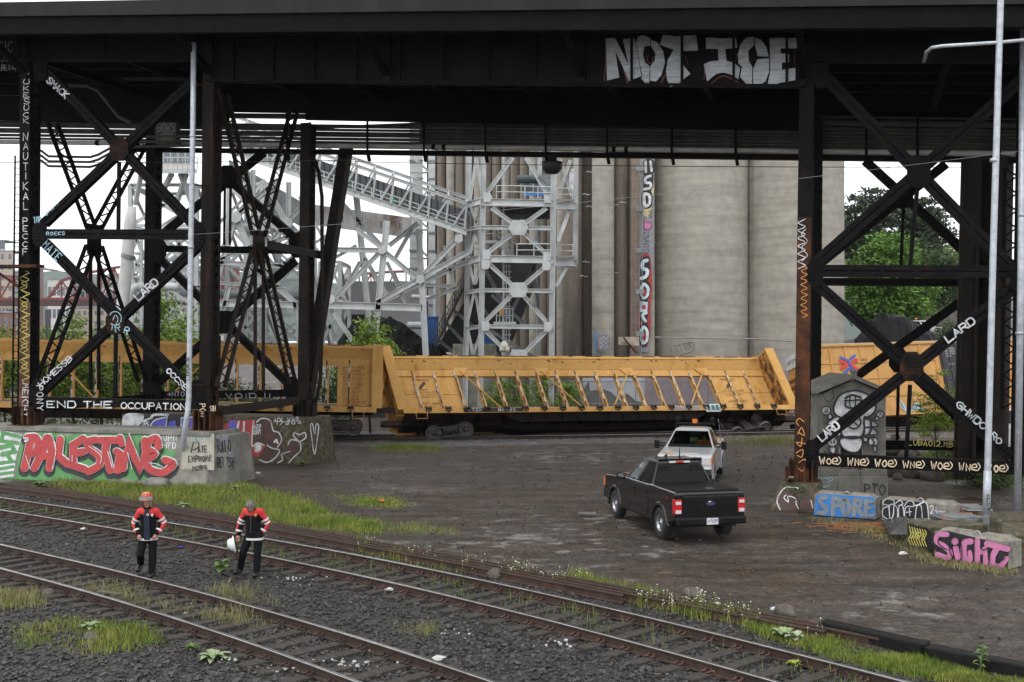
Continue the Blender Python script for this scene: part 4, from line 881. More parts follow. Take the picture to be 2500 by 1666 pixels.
def centerbeam(name, label, Lh, z0=0.0, posts_step=1.19, bog=(-8.6, 8.6), text=True, pw=3, rack=0.0, TOP=4.88):
    """bulkhead flat wagon with a centre beam, local axes: x along, -y towards the viewer, z up from rail"""
    o = thing(name, label, 'freight wagon', (0, 0, 0), 'yellow bulkhead flat wagons'); LR.add(o.name); D = 1.12; HW = 1.38
    b = MB(); b.box((0, 0, D - .08), 2 * Lh, 2 * HW, .12); b.build('deck', IRON, o)
    b = MB()
    for s in (-1, 1): b.box((0, s * HW, D - .13), 2 * Lh + .3, .06, .30); b.box((0, s * (HW - .08), D + .0), 2 * Lh + .3, .2, .03)
    sill = b.build('side_sill', YEL, o, bevel=.01)
    b = MB()                                # fish-belly underframe with cross bearers
    b.prism([(-Lh, -.35, D - .15), (Lh, -.35, D - .15), (Lh, -.35, D - .5), (6.5, -.35, D - .55), (5.2, -.35, .28), (-5.2, -.35, .28), (-6.5, -.35, D - .55), (-Lh, -.35, D - .5)], (0, .7, 0))
    for i in range(15):
        x = -Lh + 1 + i * (2 * Lh - 2) / 14; b.prism([(x, -HW + .03, D - .15), (x, HW - .03, D - .15), (x, HW - .1, D - .34), (x, .3, D - .55), (x, -.3, D - .55), (x, -HW + .1, D - .34)], (.09, 0, 0))
    for s in (-1, 1):
        b.prism([(-6.2, s * 1.25, D - .28), (6.2, s * 1.25, D - .28), (5.2, s * 1.2, .36), (-5.2, s * 1.2, .36)], (0, .05, 0))
        for i in range(13): b.box((-5.4 + i * .9, s * 1.27, D - .52), .05, .06, .5)
    b.tube([(-Lh, .5, D - .35), (Lh, .5, D - .35)], .03, 6)
    und = b.build('underframe', UND, o)
    b = MB()                                # top chord: deep flanged beam
    b.box((0, 0, TOP), 2 * Lh - .2, .76, .05); b.box((0, -.36, TOP - .07), 2 * Lh - .2, .03, .16); b.box((0, .36, TOP - .07), 2 * Lh - .2, .03, .16)
    b.prism([(-Lh + .1, -.34, TOP - .15), (Lh - .1, -.34, TOP - .15), (Lh - .1, -.12, TOP - .72), (-Lh + .1, -.12, TOP - .72)], (0, .02, 0)); b.prism([(-Lh + .1, .34, TOP - .15), (Lh - .1, .34, TOP - .15), (Lh - .1, .07, TOP - .62), (-Lh + .1, .07, TOP - .62)], (0, -.02, 0))
    b.box((0, 0, TOP - .92), 2 * Lh - .2, .2, .42)
    b.build('top_chord', YEL, o)
    b = MB(); rr = random.Random(5)         # rusty edge of the chord
    for i in range(46): b.box((-Lh + .5 + rr.random() * (2 * Lh - 1), -.378, TOP + .0), rr.uniform(.1, .8), .006, .05)
    for i in range(60):
        x = -Lh + .6 + rr.random() * (2 * Lh - 1.2); k = rr.random(); b.box((x, -.352 + k * .25, TOP - .17 - k * .43), rr.uniform(.04, .22), .012, rr.uniform(.03, .1), Matrix.Rotation(rr.uniform(-.7, .7), 3, 'Y'))
    b.build('rust_patch', M('chip_rust', [(.05, .02, .012), (.1, .035, .018)], 8, .7), o)
    n = int((2 * Lh - 1.0) / posts_step); xs_ = [-(n - 1) * posts_step / 2 + i * posts_step for i in range(n)]
    for i, x in enumerate(xs_):
        pz = (D, TOP - .74); b = MB()
        b.box((x, -.11, (pz[0] + pz[1]) / 2), .17, .03, pz[1] - pz[0]); b.box((x, .11, (pz[0] + pz[1]) / 2), .17, .03, pz[1] - pz[0]); b.box((x, 0, (pz[0] + pz[1]) / 2), .03, .2, pz[1] - pz[0])
        po = b.build('post', YEL, o)
        b = MB(); b.box((x - .04, -.128, (pz[0] + pz[1]) / 2), .075, .012, pz[1] - pz[0] - .1); b.build('wear_strip', CHIP, po)
    for k in (0, n - 1 - pw):                    # solid panels at both ends
        b = MB(); x0, x1 = (-Lh + .1 if k == 0 else xs_[k]), (Lh - .1 if k else xs_[k + pw]); b.box(((x0 + x1) / 2, 0, (D + TOP - .6) / 2 + .03), x1 - x0, .06, TOP - .6 - D - .06)
        for z in (D + .35, D + 1.55): b.box(((x0 + x1) / 2, -.04, z), x1 - x0, .03, .06)
        pn = b.build('end_panel', YEL, o); f = LOC((x0 + (.75 if k == 0 else .3), -.035, 0), (1, 0, 0), (0, 0, 1)); w_ = 1.0
        if text and pw > 1:
            printed('WARNING!', f, .35, 3.45, .16, DECAL, pn, width=.9); q = Paint(f, .008)
            q.stroke([(.65, 3.05), (.95, 3.35)], .16); q.stroke([(.4, 2.95), (1.05, 2.95)], .03); q.done(DECAL, pn, 'warning_symbol')
            printed('CAR MAY FALL OVER', f, .1, 2.72, .13, DECAL, pn, width=1.5)
            printed('IF UNEVENLY LOADED\nOR UNLOADED', f, .25, 2.5, .06, DECAL, pn, width=1.1); printed('SAFETY FIRST', f, .3, 2.0, .14, DECAL, pn, width=1.25)
            printed('WHEN CAR IS EMPTY\nPLACE END OF TIE-\nDOWN CABLE OVER\nTOP CHORD', f, .5, 1.84, .07, DECAL, pn, width=.8)
    for k in (pw, 6, n - 7, n - 1 - pw):          # diagonal rods and gussets
        if k < 0 or k >= n - 1: continue
        s = 1 if k < n / 2 else -1; x = xs_[k] + (0 if s > 0 else 0)
        b = MB(); b.prism([(x, -.16, TOP - .62), (x + s * .85, -.16, TOP - .62), (x + s * .62, -.16, TOP - .95), (x + s * .35, -.16, TOP - 1.12), (x, -.16, TOP - 1.12)], (0, .03, 0)); g = b.build('gusset', YEL, o)
        b = MB(); b.tube([(x + s * .3, -.17, TOP - .85), (x + s * 2.35, -.15, D + .15)], .045, 6); b.build('tie_rod', YEL, o)
    for s in (-1, 1):                       # bulkheads
        b = MB(); x = s * (Lh - .05); b.box((x, 0, (D + TOP + .05) / 2), .06, 2.7, TOP + .05 - D)
        for y in (-1.36, 1.36): b.box((x + s * .22, y, (D + TOP) / 2), .55, .1, TOP + .1 - D); b.box((x - s * .0, y * .98, (D + TOP) / 2), .12, .1, TOP + .06 - D)
        for y in (-.45, .45): b.box((x + s * .2, y, (D + TOP) / 2), .38, .1, TOP - D)
        for z in (D + .1, D + 1.15, D + 2.3, TOP): b.box((x + s * .2, 0, z), .4, 2.7, .09)
        bk = b.build('bulkhead', YEL, o, bevel=.008)
        b = MB(); b.box((x - s * .035, 0, (D + TOP) / 2 + .05), .012, 2.5, TOP - D - .2); b.build('lining', YELR, bk)
        b = MB(); b.box((x + s * .6, 0, .88), 1.0, .26, .3); b.box((x + s * 1.1, 0, .88), .25, .3, .22); b.build('coupler', IRON, o)
    for i in range(20):                     # load winches along the sill
        x = -Lh + 1.2 + i * (2 * Lh - 2.4) / 19; b = MB(); b.tube([(x - .13, -HW - .09, D - .02), (x + .13, -HW - .09, D - .02)], .075, 8); b.box((x - .14, -HW - .08, D - .06), .03, .18, .26); b.box((x + .14, -HW - .08, D - .06), .03, .18, .26); b.box((x, -HW - .06, D - .2), .12, .06, .1)
        b.build('winch', IRON, o)
    for s in (-1, 1):
        b = MB(); x = s * (Lh - .8); b.tube([(x - .3, -HW - .05, D - .28), (x - .3, -HW - .07, D - .62), (x + .3, -HW - .07, D - .62), (x + .3, -HW - .05, D - .28)], .018, 6); b.build('step_stirrup', YEL, o)
    if rack:                                # racked by the derailment: the upper works lean along the wagon
        for k in [q for q in bpy.data.objects if q.type == 'MESH' and (q.parent == o or (q.parent and q.parent.parent == o))]:
            for v in k.data.vertices: v.co.x -= rack * max(0, v.co.z - D)
    return o, sill
# derailed wagon
AL, AR = P(992, 1004, 59.6), P(1934, 995, 65.8)
ax = (AR - AL); Lw = ax.length / 2; ax.normalize()
BP = P(1106, 1000, 60.6); TP = P(1066, 890, 61.75); up = (TP - BP); up = (up - ax * up.dot(ax)).normalized(); ay = up.cross(ax)
dw, sill = centerbeam('bulkhead_wagon', 'derailed yellow bulkhead wagon leaning away from the track in the middle of the scene', Lw, pw=2, rack=.17)
dw.location = (AL + AR) / 2 + ay * 1.38 - up * .98; place(dw, ax, ay, up)
f = LOC((0, -1.415, 0), (1, 0, 0), (0, 0, 1)); HL = Lw
b = MB(); b.box((-HL + 4.75, -1.413, .99), 3.3, .01, .24); pl = b.build('number_board', BLKP, sill)
printed('TTZX', f, -HL + 3.35, .91, .17, WHT, sill, width=.8); printed('86822', f, -HL + 5.0, .91, .17, WHT, sill, width=1.0)
printed('LD LMT 212900\nLT WT 73100', f, -HL + 7.6, 1.0, .06, DECAL, sill, width=1.2); printed('TTX', f, HL - 7.1, .93, .13, WHT, sill, width=.6)
b = MB(); b.box((HL - 6.7, -1.412, .99), 1.7, .01, .2); b.build('number_board', GRYP, sill); printed('LD LMT', f, HL - 3.9, .94, .1, DECAL, sill)
b = MB(); b.box((HL - 5.1, -1.46, .96), .9, .02, .5); pl = b.build('placard', WHT, sill); q = Paint(LOC((HL - 5.1, -1.475, .96), (1, 0, 0), (0, 0, 1)), .004)
for x in (-.28, 0, .26): q.fill([(x - .1, -.16), (x + .1, -.16), (x + .1, .17), (x - .1, .17)])
q.done(M('placard_green', (.05, .16, .15)), pl)
def local(o, v):
    m = Matrix.Translation(o.location) @ o.rotation_euler.to_matrix().to_4x4(); return m.inverted() @ V3(v)
# its two bogies have stayed nearer to the rails than the body
for name_px, Y, tl, rl in (((1103, 1078), 60.6, -.10, -.12), ((1836, 1062), 64.4, -.12, .30)):
    g = P(*name_px, Y); lw = local(dw, g); bg_ = bogie(dw, lw.x, lw.y, tilt=0)
    R_ = Matrix.Rotation(R(11), 3, 'Z') @ Matrix.Rotation(tl if rl < 0 else -.16, 3, 'Y') @ Matrix.Rotation(rl, 3, 'X')
    wm = dw.rotation_euler.to_matrix(); bg_.rotation_euler = (wm.inverted() @ R_).to_euler(); bg_.location = local(dw, g + V3((-.2, .85, .0)))
# upright wagon on the left
AL2, AR2 = P(-330, 984, 56.2), P(912, 1001, 59.2)
ax2 = (AR2 - AL2); L2 = ax2.length / 2; ax2.normalize(); ay2 = V3((0, 0, 1)).cross(ax2).normalized(); up2 = ax2.cross(ay2)
w2, sill2 = centerbeam('bulkhead_wagon', 'upright yellow bulkhead wagon standing behind the left viaduct tower', L2, text=True, pw=0, TOP=4.34)
w2.location = (AL2 + AR2) / 2 + ay2 * 1.38 - up2 * .98; place(w2, ax2, ay2, up2)
bogie(w2, L2 - 1.9, 0, zoff=-.46); bogie(w2, -L2 + 1.9, 0, zoff=-.46)
printed('TTX', f, -L2 + 16.4, .92, .15, WHT, sill2, width=.8); b = MB(); b.box((-L2 + 16.8, -1.412, .99), 1.4, .01, .24); b.build('number_board', BLKP, sill2)
printed('LMT 222900\nWT 63400', f, -L2 + 7.3, 1.0, .07, DECAL, sill2, width=1.0)
f2_ = LOC((L2 - 1.85, -.16, 0), (1, 0, 0), (0, 0, 1)); b = MB(); b.box((L2 - 1.1, -.09, 2.55), 1.7, .04, 2.9); pn = b.build('instruction_panel', YEL, w2)
printed('LOADING AND\nUNLOADING\nINSTRUCTIONS', f2_, .1, 3.1, .13, DECAL, pn, d=-.04, width=1.2); printed('MAINTAIN EQUAL LOAD\nDISTRIBUTION ON BOTH\nSIDES WHEN LOADING', f2_, .15, 2.6, .07, DECAL, pn, d=-.04, width=1.1)
printed('SAFETY FIRST', f2_, .15, 2.2, .12, DECAL, pn, d=-.04, width=1.2); printed('WHEN CAR IS EMPTY\nPLACE END OF TIE-\nDOWN CABLE OVER\nBULKHEAD AND\nTIGHTEN WINCH', f2_, .15, 2.04, .08, DECAL, pn, d=-.04, width=1.1); printed('WARNING\nDO NOT MOVE\nUNLESS', f2_, .2, 1.42, .12, DECAL, pn, d=-.04, width=1.2)
# ------------------------------------------------------------------ boxcar
BXY = M('boxcar_yellow', [(.4, .19, .04), (.52, .27, .07), (.58, .31, .085)], .9, .5, speck=.08, lo=.25, hi=.7)
BXB = M('boxcar_door', [(.02, .02, .022), (.035, .035, .038)], 2, .55)
bx = thing('boxcar', 'yellow boxcar with a black door leaning behind the concrete hut', 'boxcar', (0, 0, 0)); BL, BH, BW, BF = 8.4, 5.45, 1.5, 1.05; LR.add(bx.name)
b = MB(); b.box((0, 0, (BF + BH) / 2), 2 * BL, 2 * BW, BH - BF); body = b.build('body', BXY, bx, bevel=.02)
b = MB()
for i in range(17):
    x = -BL + .25 + i * 1.02
    if .1 < x < 4.6: continue
    b.prism([(x - .09, -BW, BF + .12), (x + .09, -BW, BF + .12), (x + .05, -BW - .07, BF + .12), (x - .05, -BW - .07, BF + .12)], (0, 0, BH - BF - .3))
for z in (BF + 1.15, BF + 2.25, BF + 3.25): b.box((-4.1, -BW - .025, z), 8.2, .05, .07); b.box((6.5, -BW - .025, z), 3.6, .05, .07)
b.build('side_rib', BXY, body)
b = MB(); b.box((0, -BW - .05, BH - .06), 2 * BL, .12, .14); b.box((0, -BW - .04, BF + .03), 2 * BL, .1, .2); b.build('sill_rail', BXY, body)
b = MB(); b.box((0, 0, BH + .02), 2 * BL + .1, 2 * BW + .1, .06); b.build('roof', M('boxcar_roof', [(.4, .38, .35), (.6, .58, .55)], 2, .5), body)
b = MB()
for i in range(7): z = BF + .15 + i * .44; b.prism([(-BL - .01, -BW + .05, z), (-BL - .01, -BW + .05, z + .3), (-BL - .13, -BW + .05, z + .22), (-BL - .13, -BW + .05, z + .08)], (0, 2 * BW - .1, 0))
b.build('end_corrugation', BXY, body)
b = MB(); b.box((-BL - .02, 0, BH - .42), .06, 2 * BW + .06, .86); wb = b.build('height_band', WHT, body); printed('EXCESS HEIGHT CAR', LOC((-BL - .055, BW - .15, BH - .5), (0, -1, 0), (0, 0, 1)), 0, 0, .2, BLKP, wb, width=2.6, d=.01)
b = MB(); b.box((2.4, -BW - .05, (BF + BH) / 2), 4.2, .1, BH - BF - .25); dr = b.build('door', BXB, bx, bevel=.01); b = MB()
for i in range(9): b.box((.45 + i * .5, -BW - .12, (BF + BH) / 2), .07, .06, BH - BF - .4)
for z in (BF + .9, BF + 2, BF + 3): b.box((2.4, -BW - .115, z), 4.1, .04, .07)
b.build('door_rib', BXB, dr); f = LOC((0, -BW - .12, 0), (1, 0, 0), (0, 0, 1))
printed('CLOSE AND LOCK\nBOTH DOORS\nBEFORE MOVING\nDOOR', f, .7, BH - .55, .11, WHT, dr, width=1.0); printed('CIERRE ESTA PUERTA', f, .7, BH - 1.5, .1, WHT, dr, width=1.2); printed('CLOSE AND LOCK\nBOTH DOORS BEFORE\nMOVING CAR', f, 2.7, BH - .5, .11, WHT, dr, width=1.2); printed('CIERRE Y\nASEGURE LAS\nPUERTAS\nMOVER EL', f, 2.7, BH - 1.15, .11, WHT, dr, width=1.1)
q = Paint(f, .02)
for i in range(3): q.stroke([(2.6 + i * .08, 2.75 - i * .13), (3.0 - i * .08, 2.75 - i * .13)], .05)
q.done(WHT, dr)
f = LOC((0, -BW - .08, 0), (1, 0, 0), (0, 0, 1)); printed('any\nroad', f, -5.15, 4.38, .2, M('print_brown', (.03, .02, .015)), body)
def arrow(q, pts, w): q.stroke(pts, w)
LX, LZ, LS = -6.0, 4.2, .66
f_ = f; f = LOC((LX, -BW - .08, LZ), (LS, 0, 0), (0, 0, LS)); f.n = V3((0, -1, 0)); LX = LZ = 0; fL = f; f = lambda x, y, d=0.0: fL(x, y, 0) + V3((0, -d, 0))
q = Paint(f, .012)
for s in (1, -1): q.stroke([(LX - .85, LZ + s * .32), (LX - .12, LZ)], .26)
q.stroke([(LX + .1, LZ - .0), (LX + .85, LZ + .38)], .26); q.stroke([(LX + .1, LZ - .05), (LX + .85, LZ - .55)], .26)
for cx, cz, s1_, s2_ in ((-.95, .4, -1, 1), (-.95, -.48, -1, -1), (.95, .48, 1, 1), (.95, -.66, 1, -1)): q.fill([(LX + cx, LZ + cz), (LX + cx - s1_ * .1, LZ + cz - s2_ * .42), (LX + cx - s1_ * .42, LZ + cz - s2_ * .02)][::(1 if s1_ * s2_ < 0 else -1)])
q.done(M('emblem_red', (.6, .05, .04)), body, 'emblem'); q = Paint(f, .03)
q.stroke([(LX - .8, LZ + .68), (LX - .2, LZ + .38), (LX, LZ + .1), (LX + .05, LZ - .25), (LX - .3, LZ - .55), (LX - .72, LZ - .85)], .2, True); q.stroke([(LX + .12, LZ + .42), (LX + .72, LZ + .8)], .2); q.stroke([(LX + .2, LZ - .45), (LX + .9, LZ - .85)], .16); q.done(M('emblem_blue', (.03, .1, .5)), body, 'emblem'); f = f_
printed('BK 0', f, -6.4, 2.1, .24, M('print_brown', (.03, .02, .015)), body); q = Paint(f, .01); q.text('RAKE', (-7.9, 3.0), (-6.9, 3.0), .5, .035, seed=4, jit=.9); q.text('NECO', (-7.9, 2.4), (-7.0, 2.5), .4, .03, seed=5, jit=.9); q.text('RBNT', (-2.2, 1.9), (-.5, 1.7), .5, .035, seed=6, jit=.9); q.done(BLKP, body)
q = Paint(f, .012); q.fill([(-3.0, 2.0), (-2.5, 1.2), (-2.0, 1.7), (-1.5, 1.15), (-2.2, 1.3), (-2.7, 1.1)], True); q.stroke([(-3.2, 2.1), (-2.9, 1.3), (-2.2, 1.2)], .07, True); q.done(CYAN, body); q = Paint(f, .03); q.fill([(-2.6, 1.5), (-2.25, 1.3), (-2.4, 1.6)]); q.done(PNKP, body)
b = MB(); b.box((-.1, -BW - .06, BF + .55), .5, .02, .3); b.build('placard', YELP, body)
b = MB(); b.box((0, 0, .75), 2 * BL - 1, 1.2, .5); b.box((-BL - .6, 0, .85), 1.2, .3, .3); b.build('underframe', UND, bx)
BA, BB = P(2016, 1020, 66.2), P(2300, 1006, 68.2); bax = (BB - BA).normalized(); bup = (P(1992, 830, 67.6) - P(2020, 1018, 66.4)); bup = (bup - bax * bup.dot(bax)).normalized(); bay = bup.cross(bax)
bx.location = BA + bax * (BL - .3) + bay * BW - bup * BF; place(bx, bax, bay, bup)
bogie(bx, -BL + 2, 0, roll=.0, zoff=-.1); bogie(bx, BL - 2, 0, zoff=-.1)
# ------------------------------------------------------------------ grain elevator
SILO = M('silo_concrete', [(.25, .23, .192), (.335, .31, .262), (.385, .36, .31)], .7, .9, stretch=(.3, .3, 2.8), lo=.28, hi=.72, speck=.12, sscale=1.6, bump=.12, bscale=3)
SILD = M('stained_silo', [(.09, .078, .063), (.18, .15, .117), (.28, .24, .19)], .7, .9, stretch=(1.4, 1.4, .12), lo=.3, hi=.72, speck=.1, sscale=3)
SILK = M('black_joint', [(.012, .011, .011), (.03, .028, .027)], 1, .9)
ge = thing('grain_elevator', 'tall weathered concrete grain elevator of round silos behind the derailed wagon', 'grain elevator', (P(1700, 833, 88).x, 92, 0))
def silo(xa, xb, Yf, mat, top=40, n=40):
    """silo whose outline is seen between photo columns xa, xb, front at depth Yf"""
    xa_, xb_ = (xa - 1250) * Yf / F, (xb - 1250) * Yf / F; r = (xb_ - xa_) / 2 * 1.0; b = MB(); c = V3(((xa_ + xb_) / 2, Yf + r, 0)); b.lathe(c, [(r, -.3), (r, top)], n); return b.build('silo', mat, ge, smooth=True)
for xa, xb, Y, mt in ((1598, 1850, 86, SILO), (1838, 2094, 86.5, SILO), (1447, 1502, 85.5, SILO), (1495, 1535, 87, SILD), (1534, 1602, 87.5, SILO), (1375, 1452, 88, SILD)): silo(xa, xb, Y, mt)
b = MB()
for xa, xb, Y in ((1497, 1518, 87.6), (1420, 1425, 87.2), (1826, 1866, 89.5)): b.hexa([P(x, 833, Yy) + V3((0, 0, z)) for x in (xa, xb) for Yy in (Y, Y + 2) for z in (-6, 40)])
b.build('joint', SILK, ge)
b = MB(); b.hexa([P(x, 833, Yy) + V3((0, 0, z)) for x in (1838, 1868) for Yy in (88.6, 91) for z in (-6, 40)]); b.build('recess_wall', SILD, ge)
for i in range(15):                         # receding row of narrower silos
    x = 1372 - i * 22.5; silo(x - 13, x + 14, 91 + i * 2.6, SILD if i % 3 else SILO, n=18)
b = MB()
for i in range(15): x = 1362 - i * 22.5; b.hexa([P(q, 833, Yy) + V3((0, 0, z)) for q in (x - 5, x + 6) for Yy in (92.6 + i * 2.6, 94 + i * 2.6) for z in (-6, 40)])
b.build('joint', SILK, ge)
b = MB(); rr = random.Random(4)             # pale repair streaks and cracks
fS = PL((0, 85.3, 0), (0, -1, 0)); q = Paint(PL((0, 86.9, 0), (0, -1, 0)), 0)
for x, y in ((1430, 475), (1440, 505), (1460, 532), (1430, 640), (1425, 675), (1450, 590), (1500, 500), (1520, 495), (1500, 666), (1440, 420)):
    q.stroke([(x - 8, y), (x - 2, y - 2), (x + 4, y + 1), (x + 10, y)], 1.2)
for x in (1484, 1487): q.stroke([(x, 655), (x + .3, 675)], 1.1)
q.done(WHT, ge, 'repair_streak')
fG = PL((0, 85.9, 0), (0, -1, 0))
def gp(mat, d, items, lab=None):
    q = Paint(fG, d)
    for it in items:
        if it[0] == 'f': q.fill(it[1], len(it) > 2)
        else: q.stroke(it[1], it[0], len(it) > 2, it[2] == 'c' if len(it) > 2 else False)
    return q.done(mat, ge, 'graffiti', lab)
b = MB()                                    # pilaster carrying the painted letters
b.hexa([P(x, 833, Yy) + V3((0, 0, z)) for x in (1562, 1598) for Yy in (86.05, 88) for z in (-6, 40)]); b.build('pilaster', SILO, ge)
gp(GRYP, .03, [('f', [(1566, 395), (1596, 395), (1596, 640), (1584, 860), (1563, 860)])])
gp(BLKP, .06, [('f', [(1572, 392), (1596, 392), (1598, 420), (1578, 428), (1570, 424)], 1), ('f', [(1570, 432), (1592, 424), (1595, 440), (1590, 466), (1572, 468), (1569, 450)], 1), ('f', [(1568, 470), (1590, 468), (1592, 500), (1582, 510), (1568, 505)], 1)])
gp(WHT, .09, [(6, [(1577, 420), (1576, 395)]), (6, [(1591, 418), (1588, 395)]), (6.5, [(1588, 430), (1576, 435), (1577, 446), (1588, 448), (1587, 459), (1573, 462)], 's'), (7, [(1574, 474), (1585, 478), (1586, 496), (1576, 504), (1573, 490)], 'c')])
gp(M('buff_spray', [(.5, .4, .2), (.62, .52, .3)], 2), .05, [('f', [(1586, 457), (1596, 460), (1594, 478), (1588, 476)], 1), ('f', [(1570, 512), (1590, 505), (1584, 528), (1572, 526)], 1)])
gp(PNKP, .07, [('f', [(1573, 533), (1577, 534), (1578, 542), (1588, 541), (1590, 556), (1582, 561), (1573, 558)])])
gp(BLKP, .1, [(1.1, [(1574, 533), (1573, 560), (1588, 558), (1589, 543), (1579, 545)], 's'), (1, [(1570 + 7 * math.cos(i * 1.1) + 8, 565 + i * 2.1 + 3 * math.sin(i * 1.9)) for i in range(26)], 's'), (1, [(1588 + 4 * math.cos(i * 1.3), 512 + i * 1.8) for i in range(12)], 's')])
gp(REDP, .04, [('f', [(1564, 630), (1585, 622), (1591, 660), (1592, 700), (1588, 760), (1589, 800), (1580, 846), (1562, 835), (1558, 780), (1561, 700)], 1)])
gp(BLKP, .06, [('f', [(1563, 634), (1584, 627), (1587, 660), (1582, 684), (1562, 684), (1561, 655)], 1), ('f', [(1562, 690), (1584, 688), (1588, 712), (1580, 734), (1562, 730)], 1), ('f', [(1562, 734), (1584, 736), (1582, 768), (1578, 788), (1561, 786)]), ('f', [(1561, 795), (1582, 792), (1585, 820), (1577, 846), (1561, 840)], 1)])
ICE = M('ice_spray', [(.3, .5, .56), (.6, .72, .76), (.78, .8, .82)], 2, .6)
gp(ICE, .09, [(8.5, [(1580, 636), (1570, 640), (1569, 655), (1580, 660), (1578, 674), (1566, 680)], 's'), (7, [(1573, 694), (1582, 704), (1581, 720), (1572, 728), (1566, 718), (1567, 702)], 'c'), ('f', [(1563, 736), (1582, 738), (1580, 762), (1563, 762)]), (7, [(1578, 764), (1568, 770), (1576, 784)], 's'), (7, [(1573, 799), (1580, 810), (1579, 830), (1571, 838), (1566, 826), (1567, 806)], 'c')])
gp(REDP, .12, [('f', [(1570, 708), (1577, 708), (1577, 722), (1570, 722)], 1), ('f', [(1568, 745), (1577, 746), (1576, 756), (1568, 755)]), ('f', [(1570, 814), (1577, 816), (1576, 830), (1569, 828)], 1)])
q = Paint(PL((0, 86.0, 0), (0, -1, 0)), 0)
for dx, t in ((0, 'MITTS'),): q.text('MITTS', (1640, 865), (1692, 848), 15, 1.1, seed=4, jit=.7)
q.stroke([(1660, 868), (1690, 858), (1694, 840), (1682, 838), (1684, 846)], 1.1, True)
for i in range(6): q.stroke([(1421 + 6 * math.cos(i * 1.05), 853 + 8 * math.sin(i * 1.05)), (1421 + 6 * math.cos(i * 1.05 + 1.05), 853 + 8 * math.sin(i * 1.05 + 1.05))], 1)
q.stroke([(1415, 847), (1413, 838), (1419, 844), (1424, 844), (1429, 838), (1427, 848)], 1); q.done(BLKP, ge)
q = Paint(PL((0, 85.3, 0), (0, -1, 0)), .0); q.fill([(1451, 808), (1457, 808), (1457, 830), (1454, 866), (1451, 866)]); q.done(M('mid_blue_spray', (.12, .25, .5)), ge)
q = Paint(PL((0, 85.2, 0), (0, -1, 0)), .0); q.fill([(1461, 820), (1487, 820), (1487, 852), (1463, 856)], True); q.done(GRYP, ge); q = Paint(PL((0, 85.1, 0), (0, -1, 0)), .0)
for y in (826, 836, 846): q.stroke([(1464 + i * 3, y + 4 * math.sin(i * 1.6)) for i in range(8)], 1.3, True)
q.done(WHT, ge)
b = MB()                                    # caged ladder beside the painted pilaster
for x in (1540, 1551): b.bar(P(x + 4, 380, 85.8), P(x, 880, 85.8), .07, .07, (0, 1, 0))
for i in range(44): b.bar(P(1543 - i * .08, 392 + i * 11, 85.8), P(1554 - i * .08, 392 + i * 11, 85.8), .04, .04, (0, 1, 0))
b.build('ladder', M('rusty_red_ladder', [(.2, .1, .08), (.35, .2, .16)], 3, .7), ge)
b = MB()
for x in (1560, 1566): b.bar(P(x + 4, 380, 85.5), P(x, 880, 85.5), .05, .05, (0, 1, 0))
for y in (412, 510, 612, 712, 815): b.box(P(1562, y, 85.4), .6, .3, .35)
b.build('ladder', GREY2, ge)
b = MB(); b.tube([P(1600, 824, 85.3), P(1850, 828, 85.8), P(1935, 834, 86)], .06, 6); b.build('pipe_line', GREY2, ge)
b = MB(); b.prism([P(1510, 823, 84.6), P(1560, 823, 84.6), P(1560, 844, 84.6), P(1510, 842, 84.6)], (0, .1, 0)); sg = b.build('sign_panel', M('rust_white', [(.3, .2, .12), (.55, .52, .45)], 2, .7), ge)
b = MB(); b.bar(P(1522, 824, 84.4), P(1553, 862, 84.4), .12, .1, (0, 1, 0)); b.build('stay', RUST, ge)
# lower wall: mauve paint and white patches
lw_ = thing('painted_wall', 'low wall painted mauve with ragged white patches under the silos', 'wall', (P(1650, 950, 84).x, 84, 0))
b = MB(); b.hexa([P(x, y, Yy) for x in (1575, 2000) for Yy in (84.4, 84.9) for y in (1010, 905)]); b.build('mauve_panel', LILAC, lw_)
b = MB(); b.hexa([P(x, y, Yy) for x in (1385, 1600) for Yy in (84.7, 85.2) for y in (1010, 900)]); b.build('lower_wall', M('stained_wall', [(.1, .09, .075), (.18, .165, .14)], .8, .9), lw_)
q = Paint(PL((0, 84.6, 0), (0, -1, 0)), .0); q.fill([(1418, 908), (1578, 908), (1578, 985), (1552, 980), (1540, 968), (1528, 960), (1520, 985), (1492, 958), (1470, 950), (1440, 955), (1438, 930), (1425, 950)]); q.fill([(1690, 906), (1714, 906), (1712, 934), (1702, 932)]); q.done(M('ragged_white', [(.45, .47, .52), (.58, .6, .65)], .8, .7), lw_)
q = Paint(PL((0, 84.3, 0), (0, -1, 0)), .0); q.fill([(1730, 985), (1745, 945), (1752, 985)]); q.fill([(1690, 1005), (1710, 965), (1722, 985), (1715, 1008)]); q.done(GRYP, lw_)
# ------------------------------------------------------------------ chain link fence with razor wire
fe_ = thing('chain_link_fence', 'chain link fence topped with razor wire coils behind the derailed wagon', 'fence', (P(1500, 990, 76).x, 76, 0))
b = MB()
for i in range(15):
    x = 1200 + i * 44; b.tube([P(x, 1010, 76), P(x, 930, 76)], .04, 6); b.tube([P(x, 930, 76), P(x + 6, 910, 75.6)], .025, 5)
b.build('fence_post', GREY2, fe_)
b = MB()
for y in (930, 985): b.tube([P(1180, y, 76), P(1850, y + 3, 76)], .03, 5)
for y in (915, 922): b.tube([P(1180, y, 75.8), P(1850, y + 3, 75.8)], .012, 4)
b.build('fence_rail', GREY2, fe_)
b = MB()
for i in range(150):
    x = 1180 + i * 4.4; b.bar(P(x, 930, 76), P(x + 75, 1005, 76), .014, .01, (0, 1, 0)); b.bar(P(x + 75, 930, 76.01), P(x, 1005, 76.01), .014, .01, (0, 1, 0))
b.build('wire_mesh', GREY2, fe_)
